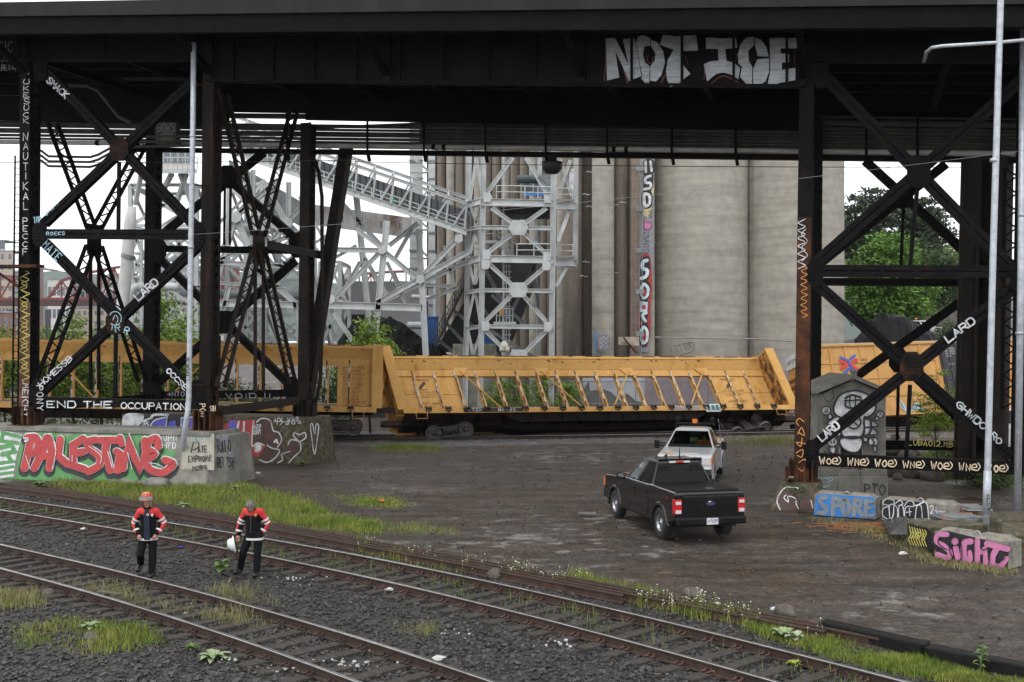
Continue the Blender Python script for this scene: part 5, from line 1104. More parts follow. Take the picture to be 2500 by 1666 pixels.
b = MB(); b.tube([P(1180 + i * 1.6, 908 + 13 * math.sin(i * .55), 75.7 + .4 * math.cos(i * .55)) for i in range(410)], .02, 4, False); b.build('razor_wire', GREY, fe_)
b = MB(); b.box(P(1296, 948, 75.9), .35, .03, .35); b.build('sign', WHT, fe_)
# ------------------------------------------------------------------ grey transfer tower
tw = thing('transfer_tower', 'grey steel transfer tower with platforms, gussets and X bracing in front of the silos', 'steel tower', (P(1260, 900, 76).x, 76, 0)); TY = 75.0; TB = 80.0
def tbar(x0, y0, x1, y1, Y0=TY, Y1=None, w=.28, h=.28, name='brace', mat=GREY):
    b = MB(); p, q = P(x0, y0, Y0), P(x1, y1, Y0 if Y1 is None else Y1); d = (q - p).normalized(); sd = d.cross(V3((0, 1, 0)))
    if sd.length < .2: sd = V3((0, 0, 1))
    sd.normalize(); fr = sd.cross(d)
    b.bar(p + sd * (w / 2 - .02), q + sd * (w / 2 - .02), .04, h, fr); b.bar(p - sd * (w / 2 - .02), q - sd * (w / 2 - .02), .04, h, fr); b.bar(p, q, w - .08, .04, fr)
    return b.build(name, mat, tw if tower is None else tower)
tower = None
for x0, x1, Y, w in ((1181, 1173, TY, .36), (1353, 1345, TY, .36), (1146, 1136, TB - 1, .36), (1318, 1312, TB + 1, .3)): tbar(x0, 330, x1, 1000, Y, None, w, .36, 'leg')
tbar(1407, 330, 1404, 646, TY + 1.6, None, .3, .3, 'leg')
for y, h in ((494, .48), (632, .48)):
    tbar(1175, y, 1350, y + 3, TY - .05, None, h, .25, 'girder'); tbar(1349, y + 9, 1405, y + 10, TY + .4, TY + 1.6, h, .25, 'girder'); tbar(1143, y + 8, 1176, y - 2, TB - 1, TY, h, .25, 'girder')
    b = MB(); b.hexa([P(x, y, Yy) + V3((0, 0, z)) for x in (1180, 1402) for Yy in (TY + .3, TB) for z in (.1, .2)]); b.build('platform', GREY2, tw)
for y in (556, 709, 797): tbar(1175, y, 1348, y + 2, TY - .02, None, .28, .25, 'girder'); tbar(1141, y + 6, 1175, y, TB - 1, TY, .26, .22, 'girder')
for (xa, ya, xb, yb) in ((1186, 476, 1252, 385), (1338, 478, 1285, 385), (1200, 508, 1252, 546), (1335, 508, 1282, 546), (1190, 618, 1254, 570), (1330, 618, 1280, 570), (1195, 646, 1252, 698), (1336, 648, 1278, 698), (1186, 784, 1250, 720), (1334, 786, 1276, 720), (1186, 808, 1240, 862), (1336, 806, 1280, 862)): tbar(xa, ya, xb, yb)
for y in (556, 708, 872):
    b = MB(); b.prism([P(1266 + i, y + j, TY - .22) for i, j in ((-25, 0), (-15, -18), (15, -18), (24, 0), (15, 18), (-15, 18))], (0, .05, 0))
    for s in (-1, 1):
        for k in range(6): b.box(P(1266 + s * (10 + k * 1.6), y - 12 + k * 1.6, TY - .24), .04, .02, .04); b.box(P(1266 + s * (10 + k * 1.6), y + 12 - k * 1.6, TY - .24), .04, .02, .04)
    b.build('gusset_plate', GREY, tw)
for x, y in ((1190, 482), (1338, 484), (1188, 622), (1336, 624), (1186, 645), (1334, 648), (1186, 796), (1338, 798)): b = MB(); b.prism([P(x + i, y + j, TY - .2) for i, j in ((-10, -12), (6, -12), (12, 0), (6, 12), (-10, 12))], (0, .04, 0)); b.build('gusset_plate', GREY, tw)
for (a, c) in (((1148, 500), (1164, 548)), ((1176, 500), (1160, 548)), ((1162, 560), (1148, 620)), ((1162, 560), (1176, 615)), ((1146, 645), (1158, 695)), ((1174, 650), (1160, 695)), ((1158, 712), (1142, 785)), ((1160, 712), (1172, 785)), ((1142, 805), (1155, 865)), ((1172, 815), (1156, 865)), ((1162, 388), (1148, 490)), ((1164, 388), (1176, 470))): tbar(*a, *c, TB - 3, None, .18, .15)
tbar(1392, 640, 1357, 700, TY + 1.5, TY + .2, .2, .2); tbar(1392, 510, 1362, 590, TY + 1.5, TY + .2, .24, .2); tbar(1366, 470, 1392, 392, TY + 1.5, None, .24, .2); tbar(1368, 390, 1396, 480, TY + 1.8, None, .2, .2)
for (a, c) in (((1180, 650), (1250, 790)), ((1310, 640), (1240, 780)), ((1185, 800), (1300, 870)), ((1330, 650), (1270, 720)), ((1200, 720), (1290, 800)), ((1300, 640), (1318, 790))): tbar(*a, *c, TB, None, .24, .2, mat=GREY2)
def railing(pts, Y, h=18, par=None, step=28, mat=GREY):
    b = MB(); q = [P(x, y, Y[i] if isinstance(Y, (list, tuple)) else Y) for i, (x, y) in enumerate(pts)]; hz = h * q[0].y / F
    for k in (1, .5): b.tube([p + V3((0, 0, hz * k)) for p in q], .035, 5)
    for i in range(len(q) - 1):
        n = max(1, int((q[i + 1] - q[i]).length / (step * q[0].y / F)))
        for j in range(n + 1): p = q[i] + (q[i + 1] - q[i]) * (j / n); b.tube([p, p + V3((0, 0, hz * 1.02))], .035, 5)
    return b.build('railing', mat, par or tw)
railing([(1212, 484), (1250, 484), (1345, 487)], TY - .25, 30); railing([(1360, 490), (1398, 490)], TY + 1.3, 30); railing([(1262, 626), (1345, 626)], TY - .25, 30); railing([(1358, 628), (1399, 628)], TY + 1.3, 30); railing([(1144, 628), (1170, 622)], TB - 2, 30)
railing([(1185, 586), (1212, 586)], TY + 2, 30); railing([(1212, 588), (1268, 628)], TY + 2, 26)
b = MB(); p, q = P(1212, 592, TY + 2.2), P(1270, 634, TY + 2.2); b.bar(p, q, .1, .3); b.bar(p + V3((0, .9, 0)), q + V3((0, .9, 0)), .1, .3)
for i in range(14): b.box(p + (q - p) * (i / 13) + V3((0, .45, 0)), .25, .9, .04)
b.bar(P(1184, 592, TY + 2.2), P(1214, 592, TY + 2.2), .9, .2); b.build('stair', GREY, tw)
b = MB(); b.tube([P(1230, 830 - i * 35, TY + 1.2) for i in range(14)], .05, 6)
for x in (1227, 1236, 1243): b.bar(P(x, 640, TY + 1.2), P(x, 860, TY + 1.2), .05, .05, (0, 1, 0))
for y in range(650, 860, 14): b.bar(P(1226, y, TY + 1.2), P(1248, y, TY + 1.2), .05, .05, (0, 1, 0))
b.build('caged_ladder', GREY, tw)
railing([(1212, 788), (1252, 788)], TY + 1, 34, step=8); b = MB(); b.hexa([P(x, y, Yy) for x in (1205, 1260) for Yy in (TY + .8, TY + 2) for y in (792, 786)]); b.build('platform', GREY, tw)
b = MB(); b.prism([P(1222, 755, TY + .9), P(1230, 756, TY + .9), P(1224, 772, TY + .9), P(1219, 771, TY + .9)], (0, .05, 0)); b.build('safety_gate', M('safety_yellow', (.6, .3, .03)), tw)
b = MB(); b.lathe(P(1294, 438, 76.6), [(0, -.9), (.25, -.9), (.3, -.7), (.3, .5), (.18, .6), (0, .6)], 14, 'x'); b.hexa([P(x, y, Yy) for x in (1274, 1300) for Yy in (76.4, 77.6) for y in (468, 450)]); b.build('motor', M('motor_green', [(.03, .05, .05), (.08, .1, .1)], 4, .5), tw, smooth=False)
b = MB(); b.hexa([P(x, y, Yy) for x in (1304, 1348) for Yy in (77, 79) for y in (480, 438)]); b.hexa([P(x, y, Yy) for x in (1310, 1342) for Yy in (77.2, 79) for y in (438, 426)]); b.build('drive_housing', GREY2, tw)
b = MB(); b.hexa([P(x, y, Yy) for x in (1278, 1334) for Yy in (76.2, 76.9) for y in (478, 471)]); b.build('drive_base', BLUP, tw)
b = MB(); b.hexa([P(x, y, Yy) for x in (1220, 1342) for Yy in (76.5, 79.5) for y in (536, 506)]); b.hexa([P(x, y, Yy) for x in (1255, 1335) for Yy in (76.5, 79) for y in (625, 598)]); b.build('hopper', M('dark_hopper', [(.02, .02, .02), (.06, .055, .05)], 1, .7), tw)
q = Paint(PL((0, 88.0, 0), (0, -1, 0)), 0); 
q.fill([(1391, 420), (1402, 416), (1402, 462), (1390, 458)], True); q.done(WHT, ge); q = Paint(PL((0, TY - .25, 0), (0, -1, 0)), 0); q.text('ENOK', (1290, 740), (1306, 754), 7, 1.2, seed=3); q.text('BOOTS', (1312, 434), (1328, 452), 6, 1.1, seed=5); q.done(BLKP, tw)
b = MB(); b.ball(P(1231, 845, TY - .3), .28, 1, .8, 1, 10, 7); b.ball(P(1226, 853, TY - .3), .2); b.ball(P(1237, 853, TY - .3), .2); b.ball(P(1231, 840, TY - .3), .2)
tag(b.build('hanging_bag', M('bag_white', [(.45, .43, .36), (.6, .58, .5)], 4, .8), org=P(1231, 845, TY - .3), smooth=True), 'bundled white bag hanging from a rope in the grey tower', 'bag')
# dark hopper wall and stair behind the tower, blue bin
dh_ = thing('dust_house', 'black ribbed hopper building behind the grey tower', 'hopper', (P(1150, 870, 84).x, 84, 0))
b = MB(); b.prism([P(1060, 860, 84), P(1120, 760, 84), P(1190, 640, 84), P(1330, 640, 84), P(1240, 860, 84)], (0, 1.5, 0)); b.build('hopper_wall', M('hopper_black', [(.006, .006, .007), (.02, .02, .022)], 1.2, .6, stretch=(.3, 1, 4)), dh_)
for (a, c) in (((1090, 790), (1145, 850)), ((1070, 830), (1120, 870)), ((1150, 700), (1190, 770)), ((1110, 760), (1160, 800)), ((1185, 660), (1230, 740))): tower = dh_; tbar(*a, *c, 83.6, None, .24, .2, 'strut', GREY2)
p, q = P(1063, 842, 82.5), P(1140, 682, 82.5)
b = MB(); b.bar(p, q, .12, .3, (0, 1, 0)); b.bar(p + V3((0, 1, 0)), q + V3((0, 1, 0)), .12, .3, (0, 1, 0))
for i in range(30): b.box(p + (q - p) * (i / 29) + V3((0, .5, 0)), .3, 1, .05)
for k in (.5, 1.0): b.tube([p + V3((0, 0, k)), q + V3((0, 0, k))], .035, 5)
for i in range(16): g = p + (q - p) * (i / 15); b.tube([g, g + V3((0, 0, 1))], .03, 5)
b.build('stair', M('stair_steel', [(.05, .05, .052), (.1, .1, .105)], 2, .6), dh_); tower = None
for (xa, xb, ya, yb, Y, lab) in ((1036, 1070, 775, 850, 86, 'blue skip at the foot of the dark stair'), (1180, 1206, 812, 850, 80.5, 'blue drum half hidden behind the grey tower legs')):
    b = MB(); b.hexa([P(x, y, Yy) for x in (xa, xb) for Yy in (Y, Y + 1.5) for y in (yb, ya)]); b.box(P((xa + xb) / 2, ya, Y), (xb - xa) * Y / F + .1, .1, .15); tag(b.build('skip_bin', M('bin_blue', [(.02, .08, .25), (.03, .12, .34)], 2, .5), org=P((xa + xb) / 2, yb, Y), bevel=.03), lab, 'bin')
cb = thing('concrete_wall', 'low stained concrete bunker wall behind the wagon by the grey tower', 'wall', (P(1160, 860, 79).x, 79, 0)); b = MB(); b.hexa([P(x, y, Yy) for x in (1105, 1212) for Yy in (79, 80) for y in (1000, 840)]); b.build('wall_body', CONC, cb, bevel=.05)
# ------------------------------------------------------------------ sloping conveyor gallery
cg = thing('conveyor_gallery', 'grey truss conveyor gallery sloping down into the transfer tower', 'conveyor', (P(900, 470, 77).x, 77, 0)); tower = cg; GY, GB = 76.5, 80.0
def lin(a, c, t): return (a[0] + (c[0] - a[0]) * t, a[1] + (c[1] - a[1]) * t)
TN, TF, FN, FF = ((560, 300), (1140, 497)), ((560, 280), (1140, 484)), ((560, 368), (1140, 568)), ((560, 362), (1140, 556))
for (a, c), Y, w in ((TN, GY, .22), (TF, GB, .22), (FN, GY, .42), (FF, GB, .3)): tbar(*a, *c, Y, None, w, .22, 'chord')
for i in range(13):
    t, t2 = i / 13, (i + 1) / 13
    for tp, bt, Y in ((TN, FN, GY), (TF, FF, GB)): tbar(*lin(*tp, t2), *lin(*bt, t2 - .012), Y, None, .12, .12, 'vertical'); tbar(*lin(*bt, t + .015), *lin(*tp, t2), Y, None, .12, .12, 'diagonal')
    tbar(*lin(*TN, t2), *lin(*TF, t2), GY, GB, .1, .12, 'crossbar')
b = MB(); p0, p1 = P(560, 350, GY + 1.2), P(1140, 548, GY + 1.2); hh = V3((0, 0, .95)); b.hexa([q + V3((0, y, 0)) + hh * z for q in (p0, p1) for y in (0, 1.6) for z in (0, 1)]); b.build('belt_cover', M('belt_grey', [(.07, .08, .085), (.13, .14, .145)], .8, .5), cg)
b = MB()
for i in range(40): q = p0 + (p1 - p0) * (i / 40); b.box(q + hh * .5 - V3((0, .03, 0)), .07, .05, .95)
b.build('cover_seam', BLACK, cg); b = MB(); b.box(P(960, 490, GY + 1.15), .3, .04, .5); b.build('notice', M('notice_green', (.05, .25, .1)), cg)
railing([(560, 362), (1138, 562)], GY + .1, 22, cg, 24)
tr_ = thing('conveyor_trestle', 'grey A frame trestle of diagonal steel legs carrying the conveyor gallery', 'trestle', (P(930, 700, 77).x, 77, 0)); tower = tr_
for a, c, w, Y in (((945, 540), (912, 860), .42, GY), ((1022, 560), (1040, 870), .42, GB), ((1030, 680), (1040, 870), .4, GY), ((935, 612), (1030, 690), .36, GY), ((1120, 582), (1025, 680), .34, GY), ((1145, 615), (920, 740), .36, GY), ((1140, 640), (940, 735), .3, GB), ((935, 608), (820, 728), .3, GY), ((870, 560), (935, 608), .3, GY), ((950, 600), (1020, 545), .3, GB), ((800, 745), (1030, 752), .5, GY), ((815, 610), (940, 612), .34, GY), ((870, 480), (897, 740), .42, GB), ((880, 640), (830, 730), .3, GB), ((890, 630), (950, 730), .3, GB), ((945, 640), (990, 740), .24, GB), ((1005, 560), (960, 640), .26, GB), ((820, 480), (930, 600), .34, GB), ((780, 700), (850, 740), .3, GB), ((1035, 735), (1120, 700), .26, GB), ((900, 755), (905, 860), .34, GB), ((815, 765), (880, 860), .3, GB), ((800, 640), (870, 600), .2, GB), ((970, 690), (1100, 700), .24, GB), ((1085, 600), (1110, 705), .26, GB)): tbar(*a, *c, Y, None, w, .3)
for x, y in ((933, 610), (1026, 682), (808, 730), (1120, 582)): b = MB(); b.prism([P(x + i, y + j, GY - .2) for i, j in ((-9, -8), (8, -10), (10, 6), (0, 12), (-10, 8))], (0, .06, 0)); b.build('gusset_plate', GREY, tr_)
# old corrugated gallery, rusty
RUSC = M('rusty_corrugated', [(.12, .05, .03), (.3, .27, .25), (.42, .41, .4)], 1.1, .7, stretch=(.6, 1, .35), lo=.36, hi=.58, speck=.1)
og = thing('old_gallery', 'old enclosed corrugated gallery with rust streaks and small windows', 'conveyor', (P(800, 520, 92).x, 92, 0))
for (xa, ya, xb, yb, h, mt) in ((560, 415, 770, 538, 62, GREY2), (768, 520, 1005, 552, 50, RUSC)):
    b = MB(); b.hexa([P(x, y - k * h, Yy) for (x, y) in ((xa, ya + h * .6), (xb, yb + h * .6)) for Yy in (92, 95) for k in (0, 1)]); g = b.build('gallery_wall', mt, og); b = MB()
    for i in range(5): x = xa + (xb - xa) * (i + .4) / 5; y = ya + (yb - ya) * (i + .4) / 5 + h * .1; b.prism([P(x - 4, y - 9, 91.95), P(x + 4, y - 7, 91.95), P(x + 4, y + 9, 91.95), P(x - 4, y + 8, 91.95)], (0, .05, 0))
    b.build('window', BLACK, g); b = MB()
    for i in range(60): x = xa + (xb - xa) * i / 60; y = ya + (yb - ya) * i / 60 + h * .6; b.bar(P(x, y, 91.96), P(x, y - h, 91.96), .05, .05, (0, 1, 0))
    b.build('corrugation', mt, g)
# grey sheds, pipes and coal
sh = thing('grey_shed', 'grey sheet metal shed with a dark doorway behind the coal heap', 'shed', (P(920, 800, 96).x, 96, 0))
b = MB(); b.hexa([P(x, 833, Yy) + V3((0, 0, z)) for x in (835, 1035) for Yy in (96, 102) for z in (-5.4, 5.1)]); b.build('shed_wall', M('shed_sheet', [(.22, .23, .235), (.27, .28, .285), (.32, .325, .33)], 2, .6, stretch=(6, 6, .2)), sh); b = MB(); b.prism([P(842, 768, 95.9), P(890, 768, 95.9), P(890, 850, 95.9), P(842, 850, 95.9)], (0, .1, 0)); b.build('doorway', BLACK, sh)
b = MB(); b.tube([P(995, 795, 88), P(1050, 795, 88)], .28, 12); b.tube([P(1005, 725, 88), P(1060, 728, 88), P(1066, 790, 88)], .2, 10); b.tube([P(1062, 620, 87), P(1064, 860, 87)], .12, 8); tag(b.build('duct_pipe', GREY, org=P(1030, 795, 88)), 'grey round ducts bending beside the shed', 'duct')
bt = thing('elevator_leg', 'tall grey bucket elevator casing beside the narrow silos', 'elevator leg', (P(1050, 700, 98).x, 98, 0))
for xa, xb, Y in ((1000, 1032, 100), (1046, 1062, 97)):
    b = MB(); b.hexa([P(x, 833, Yy) + V3((0, 0, z)) for x in (xa, xb) for Yy in (Y, Y + 1.2) for z in (-5, 32)]); c_ = b.build('casing', GREY, bt); b = MB()
    for y in range(390, 840, 44): b.hexa([P(x, y + k, Yy) for x in (xa - 2, xb + 2) for Yy in (Y - .12, Y + .2) for k in (4, 0)])
    b.build('flange', GREY2, c_)
tower = bt
for y in range(380, 700, 70): tbar(1002, y, 1048, y + 40, 99, None, .2, .2); tbar(1000, y + 42, 1050, y + 42, 99, None, .16, .2)
tower = None
def heap(name, label, pts, Y, dep, mat, seed, z0=-.1):
    """rough heap whose skyline follows the photo outline pts, rounded front and back"""
    rows = []; n = 44
    for j in range(23):
        t = -1 + 2 * j / 22; row = []
        for i in range(n + 1):
            u = i / n; x = pts[0][0] + (pts[-1][0] - pts[0][0]) * u
            for (ax_, ay_), (bx_, by_) in zip(pts, pts[1:]):
                if ax_ <= x <= bx_: yy = ay_ + (by_ - ay_) * (x - ax_) / (bx_ - ax_)
            top = P(x, yy, Y); k = max(0, 1 - abs(t) ** 1.3); z = z0 + (top.z - z0) * k; q = V3((top.x, Y + t * dep, z)); s = .3 + .5 * k
            q += V3((noise.noise(q * .9 + V3((seed, 0, 0))), noise.noise(q * .9 + V3((0, seed, 0))), noise.noise(q * 1.1) * .8 + .9 * noise.noise(q * 3.7))) * (.34 * s); row.append(q)
        rows.append(row)
    return tag(MB().grid(rows).build(name, mat, org=(P((pts[0][0] + pts[-1][0]) / 2, 833, Y).x, Y, 0)), label, 'heap')
COAL = M('scrap_black', [(.002, .002, .002), (.005, .005, .005), (.014, .014, .015)], 6, .5, spec=.12, lo=.35, hi=.7, bump=1, bscale=9, speck=.4, sscale=20)
heap('black_heap', 'black scrap heap in front of the grey shed', [(830, 830), (850, 800), (905, 778), (950, 772), (990, 792), (1040, 830), (1080, 855), (1110, 870)], 84, 5, COAL, 1)
heap('black_heap', 'black heap on the bank behind the leaning boxcar at the right', [(2085, 830), (2100, 812), (2130, 778), (2168, 766), (2210, 770), (2250, 795), (2290, 822)], 92, 6, COAL, 5)
# ------------------------------------------------------------------ concrete hut, footing and blocks on the right
HY = 38.2; hut = thing('concrete_hut', 'small gabled concrete hut painted with a white balloon figure', 'hut', (P(2083, 1215, HY).x, HY, 0))
HC = M('hut_concrete', [(.12, .115, .10), (.19, .18, .155), (.26, .25, .22)], 1.8, .85, bump=.25, bscale=18, speck=.12)
def hx(x, y, Y): return P(x, y, Y)
b = MB(); b.prism([hx(2006, 1165, HY), hx(2163, 1165, HY), hx(2163, 962, HY), hx(2083, 928, HY), hx(2006, 962, HY)], (0, 2.3, 0)); hw = b.build('wall', HC, hut, bevel=.02)
b = MB(); b.hexa([P(x, y, Yy) for x in (1991, 2168) for Yy in (HY - .14, HY + 2.4) for y in (1232, 1162)]); b.hexa([P(x, y, Yy) for x in (2000, 2166) for Yy in (HY - .07, HY + 2.35) for y in (1162, 1146)]); b.build('plinth', HC, hut, bevel=.03)
b = MB()
for s in (-1, 1):
    xe = 2083 + s * 91; a0, a1 = hx(2083, 925, HY - .25), hx(xe, 963, HY - .25); th = V3((0, 0, .14)); b.hexa([q + V3((0, y, 0)) + th * z for q in ((a1, a0) if s < 0 else (a0, a1)) for y in (0, 2.8) for z in (0, 1)])
b.build('roof', HC, hut, bevel=.015); b = MB(); b.hexa([P(x, y, Yy) for x in (2076, 2092) for Yy in (HY - .15, HY + .2) for y in (930, 908)]); b.hexa([P(x, y, Yy) for x in (2073, 2095) for Yy in (HY - .2, HY + .25) for y in (908, 903)]); b.build('finial', HC, hut)
b = MB(); b.hexa([P(x, y, Yy) for x in (2050, 2109) for Yy in (HY - .03, HY + .1) for y in (1148, 1090)]); dr = b.build('door_panel', M('rust_door', [(.03, .015, .012), (.08, .035, .025), (.14, .08, .05)], 4, .7), hut)
b = MB()
for x in (2050, 2106): b.hexa([P(q, y, Yy) for q in (x - 2, x + 2) for Yy in (HY - .2, HY) for y in (1232, 965)])
b.build('pilaster', HC, hut)
fh = PL((0, HY, 0), (0, -1, 0)); KH = lambda *q: [(1880 + x * .2678, 820 + y * .2679) for x, y in q]
SH = [[(590, 620), (640, 540), (750, 500), (860, 520), (950, 590), (960, 680), (900, 740), (860, 745), (860, 850), (850, 900), (790, 935), (700, 930), (650, 890), (645, 760), (610, 730), (580, 690)], [(640, 940), (740, 920), (835, 935), (840, 1000), (800, 1060), (720, 1060), (650, 1010)],
      [(520, 800), (600, 740), (645, 745), (640, 800), (590, 820)], [(600, 830), (640, 800), (645, 900), (610, 905)], [(860, 760), (915, 770), (920, 825), (860, 830)], [(925, 770), (985, 820), (925, 825)], [(865, 840), (920, 840), (910, 890), (850, 905)], [(930, 840), (980, 890), (930, 905), (905, 890)],
      [(535, 715), (560, 720), (568, 745), (545, 760), (530, 745)], [(575, 870), (600, 850), (600, 900)], [(940, 1000), (975, 1020), (965, 1060), (945, 1050)], [(545, 1020), (595, 1015), (590, 1070), (550, 1065)], [(850, 930), (890, 930), (885, 965), (855, 960)], [(965, 740), (990, 740), (985, 770), (960, 765)]]
CIR = [((512, 683), 40), ((568, 965), 46), ((942, 965), 44), ((1005, 715), 33)]
p = Paint(fh, .22)
for s in SH: p.fill(KH(*s), True)
for (x, y), r in CIR: p.fill(KH(*[(x + r * math.cos(i * .5236), y + r * math.sin(i * .5236)) for i in range(12)]))
p.done(WHT, hw, 'graffiti', 'white filled shapes of the painted figure')
p = Paint(fh, .25)
for i, s in enumerate(SH): p.stroke(KH(*s), 4.6 if i < 2 else 3.2, True, True)
for (x, y), r in CIR: p.stroke(KH(*[(x + r * math.cos(i * .5236), y + r * math.sin(i * .5236)) for i in range(12)]), 2.6, False, True)
for q, w in ((((690, 590), (690, 640), (740, 660), (800, 650), (835, 590)), 4.5), (((680, 590), (840, 585)), 3.5), (((730, 560), (725, 620), (735, 655)), 3), (((775, 550), (780, 610), (770, 655)), 3), (((685, 570), (750, 540), (830, 565)), 5)): p.stroke(KH(*q), w, True)
p.stroke(KH(*[(765 + 62 * math.cos(i * .5236), 785 + 62 * math.sin(i * .5236)) for i in range(12)]), 4, True, True)
for q in (((725, 755), (805, 820)), ((805, 745), (720, 825)), ((765, 730), (765, 780))): p.stroke(KH(*q), 3)
p.text('44', *KH((540, 985), (600, 985)), 12, 2); p.text('$', *KH((920, 1000), (965, 1000)), 20, 2); p.text('TC', *KH((985, 728), (1025, 728)), 9, 1.6); p.text('AI', *KH((495, 700), (530, 700)), 10, 1.8)
p.stroke(KH((480, 520), (520, 600), (580, 560), (560, 480)), 2, True); p.stroke(KH((490, 1050), (530, 1090), (560, 1060)), 2.4); p.text('ATD', *KH((560, 520), (690, 470)), 12, 1.6, jit=.5); p.done(BLKP, hw, 'graffiti', 'thick black outlines of the painted figure')
p = Paint(PL((0, HY - .17, 0), (0, -1, 0)), .01); p.text('PTO', *KH((850, 1440), (1060, 1450)), 24, 3, seed=4); p.done(BLKP, hut)
p = Paint(PL((0, HY - .17, 0), (0, -1, 0)), .01); p.stroke(KH(*[(503 + 45 * math.cos(i * .6), 1340 + 42 * math.sin(i * .6)) for i in range(11)]), 1.6, True); 
for (x, y) in ((455, 1310), (552, 1308)): p.stroke(KH(*[(x + 18 * math.cos(i), y + 16 * math.sin(i)) for i in range(7)]), 1.5, True)
p.stroke(KH((480, 1335), (487, 1330)), 2); p.stroke(KH((520, 1335), (527, 1330)), 2); p.stroke(KH((480, 1365), (503, 1375), (527, 1362)), 1.6, True); p.done(CYAN, hut)
p = Paint(PL((0, HY - .03, 0), (0, -1, 0)), .02); p.text('SANTE DA', *KH((660, 1210), (830, 1205)), 6, 1.3, seed=3); p.text('SHITONIA', *KH((650, 1092), (830, 1085)), 5, 1.1, seed=6); p.done(GRYP, dr)
# footing of the right column
ft = thing('column_footing', 'brown painted concrete footing under the rusted right column', 'footing', V(1956, 1250, 0)); sC_ = sx(1956)
b = MB(); b.add([S(sC_ + s, o, -.2) for s, o in ((-.95, -1.0), (.8, -1.0), (.8, 1.3), (-.95, 1.3))] + [S(sC_ + s, o, .78) for s, o in ((-.62, -.55), (.62, -.55), (.62, 1.0), (-.62, 1.0))], [(3, 2, 1, 0), (4, 5, 6, 7), (0, 1, 5, 4), (1, 2, 6, 5), (2, 3, 7, 6), (3, 0, 4, 7)])
fb = b.build('footing_body', MOSS, ft, bevel=.03); ff = PL(S(sC_, -.55, .78), UU.cross(S(sC_, -1, -.2) - S(sC_, -.55, .78)))
p = Paint(ff, .012); p.fill([(1903, 1190), (1985, 1190), (1992, 1222), (1994, 1246), (1895, 1246), (1893, 1215)]); p.done(BROWNP, fb, 'graffiti'); p = Paint(ff, .025); p.stroke([(1948, 1192), (1920, 1190), (1904, 1205), (1897, 1225), (1905, 1245)], 3.4, True); p.stroke([(1920, 1208), (1914, 1216), (1925, 1226), (1924, 1212), (1942, 1218), (1944, 1232), (1950, 1243)], 2.4, True); p.stroke([(1980, 1222), (1984, 1240)], 2.4); p.done(WHT, fb)
b = MB(); b.bar(V(1932, 1165, -.9), G(1916, 1205), .16, .06); tag(b.build('timber_plank', M('pale_plank', [(.12, .09, .06), (.2, .16, .11)], 4, .8), org=G(1916, 1205)), 'weathered plank leaning on the rusted right column', 'plank')
# concrete blocks
def block(label, bl, br, hgt=.62, dep=.62, mat=CONCB, zb=-.03, chamf=True):
    a, c = G(*bl), G(*br); a.z = c.z = 0; d = (c - a); Ln = d.length; d.normalize(); n = V3((-d.y, d.x, 0))
    o = thing('concrete_block', label, 'concrete block', ((a + c) / 2 + n * dep / 2), 'interlocking concrete blocks'); b = MB()
    b.hexa([a + d * (Ln * i) + n * (dep * j) + V3((0, 0, zb if k == 0 else hgt)) for i in (0, 1) for j in (0, 1) for k in (0, 1)])
    if chamf:
        for i0, i1 in ((.02, .46), (.54, .98)): b.add([a + d * (Ln * i) + n * (dep * j) + V3((0, 0, hgt)) for i, j in ((i0, .1), (i1, .1), (i1, .9), (i0, .9))] + [a + d * (Ln * i) + n * (dep * j) + V3((0, 0, hgt + .09)) for i, j in ((i0 + .05, .28), (i1 - .05, .28), (i1 - .05, .72), (i0 + .05, .72))], [(4, 5, 6, 7), (0, 1, 5, 4), (1, 2, 6, 5), (2, 3, 7, 6), (3, 0, 4, 7)])
    body = b.build('block_body', mat, o, bevel=.018)
    if chamf:
        b = MB(); m = a + d * (Ln / 2) + n * (dep / 2) + V3((0, 0, hgt)); b.tube([m + d * (.09 * math.cos(t)) + V3((0, 0, .1 * math.sin(t))) for t in [i * math.pi / 8 for i in range(9)]], .014, 6); b.build('lifting_loop', GALV, o)
    f = PL(a, n); return o, body, f
KB = lambda *q: [(1880 + x * .2635, 1180 + y * .2635) for x, y in q]
o, bb, f = block('concrete block painted blue with grey letters SPORE, against the rusted column footing', (1987, 1256), (2139, 1267))
p = Paint(f, .006); p.fill(KB((405, 290), (420, 190), (425, 115), (500, 100), (960, 130), (975, 170), (930, 200), (975, 215), (970, 325), (860, 325), (640, 312))); p.done(BLUP, bb)
p = Paint(f, .02)
for q, w in ((((520, 130), (465, 150), (480, 200), (520, 230), (500, 275), (450, 270)), 11), (((585, 140), (580, 290)), 11), (((590, 140), (645, 150), (640, 205), (590, 215)), 10), (((690, 160), (670, 230), (700, 290), (735, 240), (720, 165), (690, 150)), 11), (((785, 150), (775, 295)), 11), (((790, 150), (845, 165), (835, 215), (790, 225)), 9), (((810, 225), (850, 295)), 11), (((890, 160), (885, 300)), 11), (((890, 170), (945, 172)), 8), (((890, 228), (930, 230)), 8), (((890, 295), (960, 300)), 9)): p.stroke(KB(*q), w, len(q) > 4)
p.done(M('lead_spray', [(.17, .19, .22), (.26, .28, .31)], 5, .6, speck=.12), bb, 'graffiti', 'grey bubble letters SPORE')
p = Paint(f, .035); p.text('B7', *KB((450, 250), (490, 250)), 12, 1.2, seed=3); p.text('24', *KB((900, 285), (940, 285)), 7, 1.2, seed=5); p.done(BLUP, bb)
o, bb, f = block('concrete block with black and white bubble letters, beyond the blue one', (2153, 1273), (2336, 1287))
p = Paint(f, .006); p.fill(KB((1045, 160), (1100, 145), (1440, 180), (1470, 250), (1470, 320), (1050, 335), (1035, 270), (1060, 230))); p.done(BLKP, bb); p = Paint(f, .02)
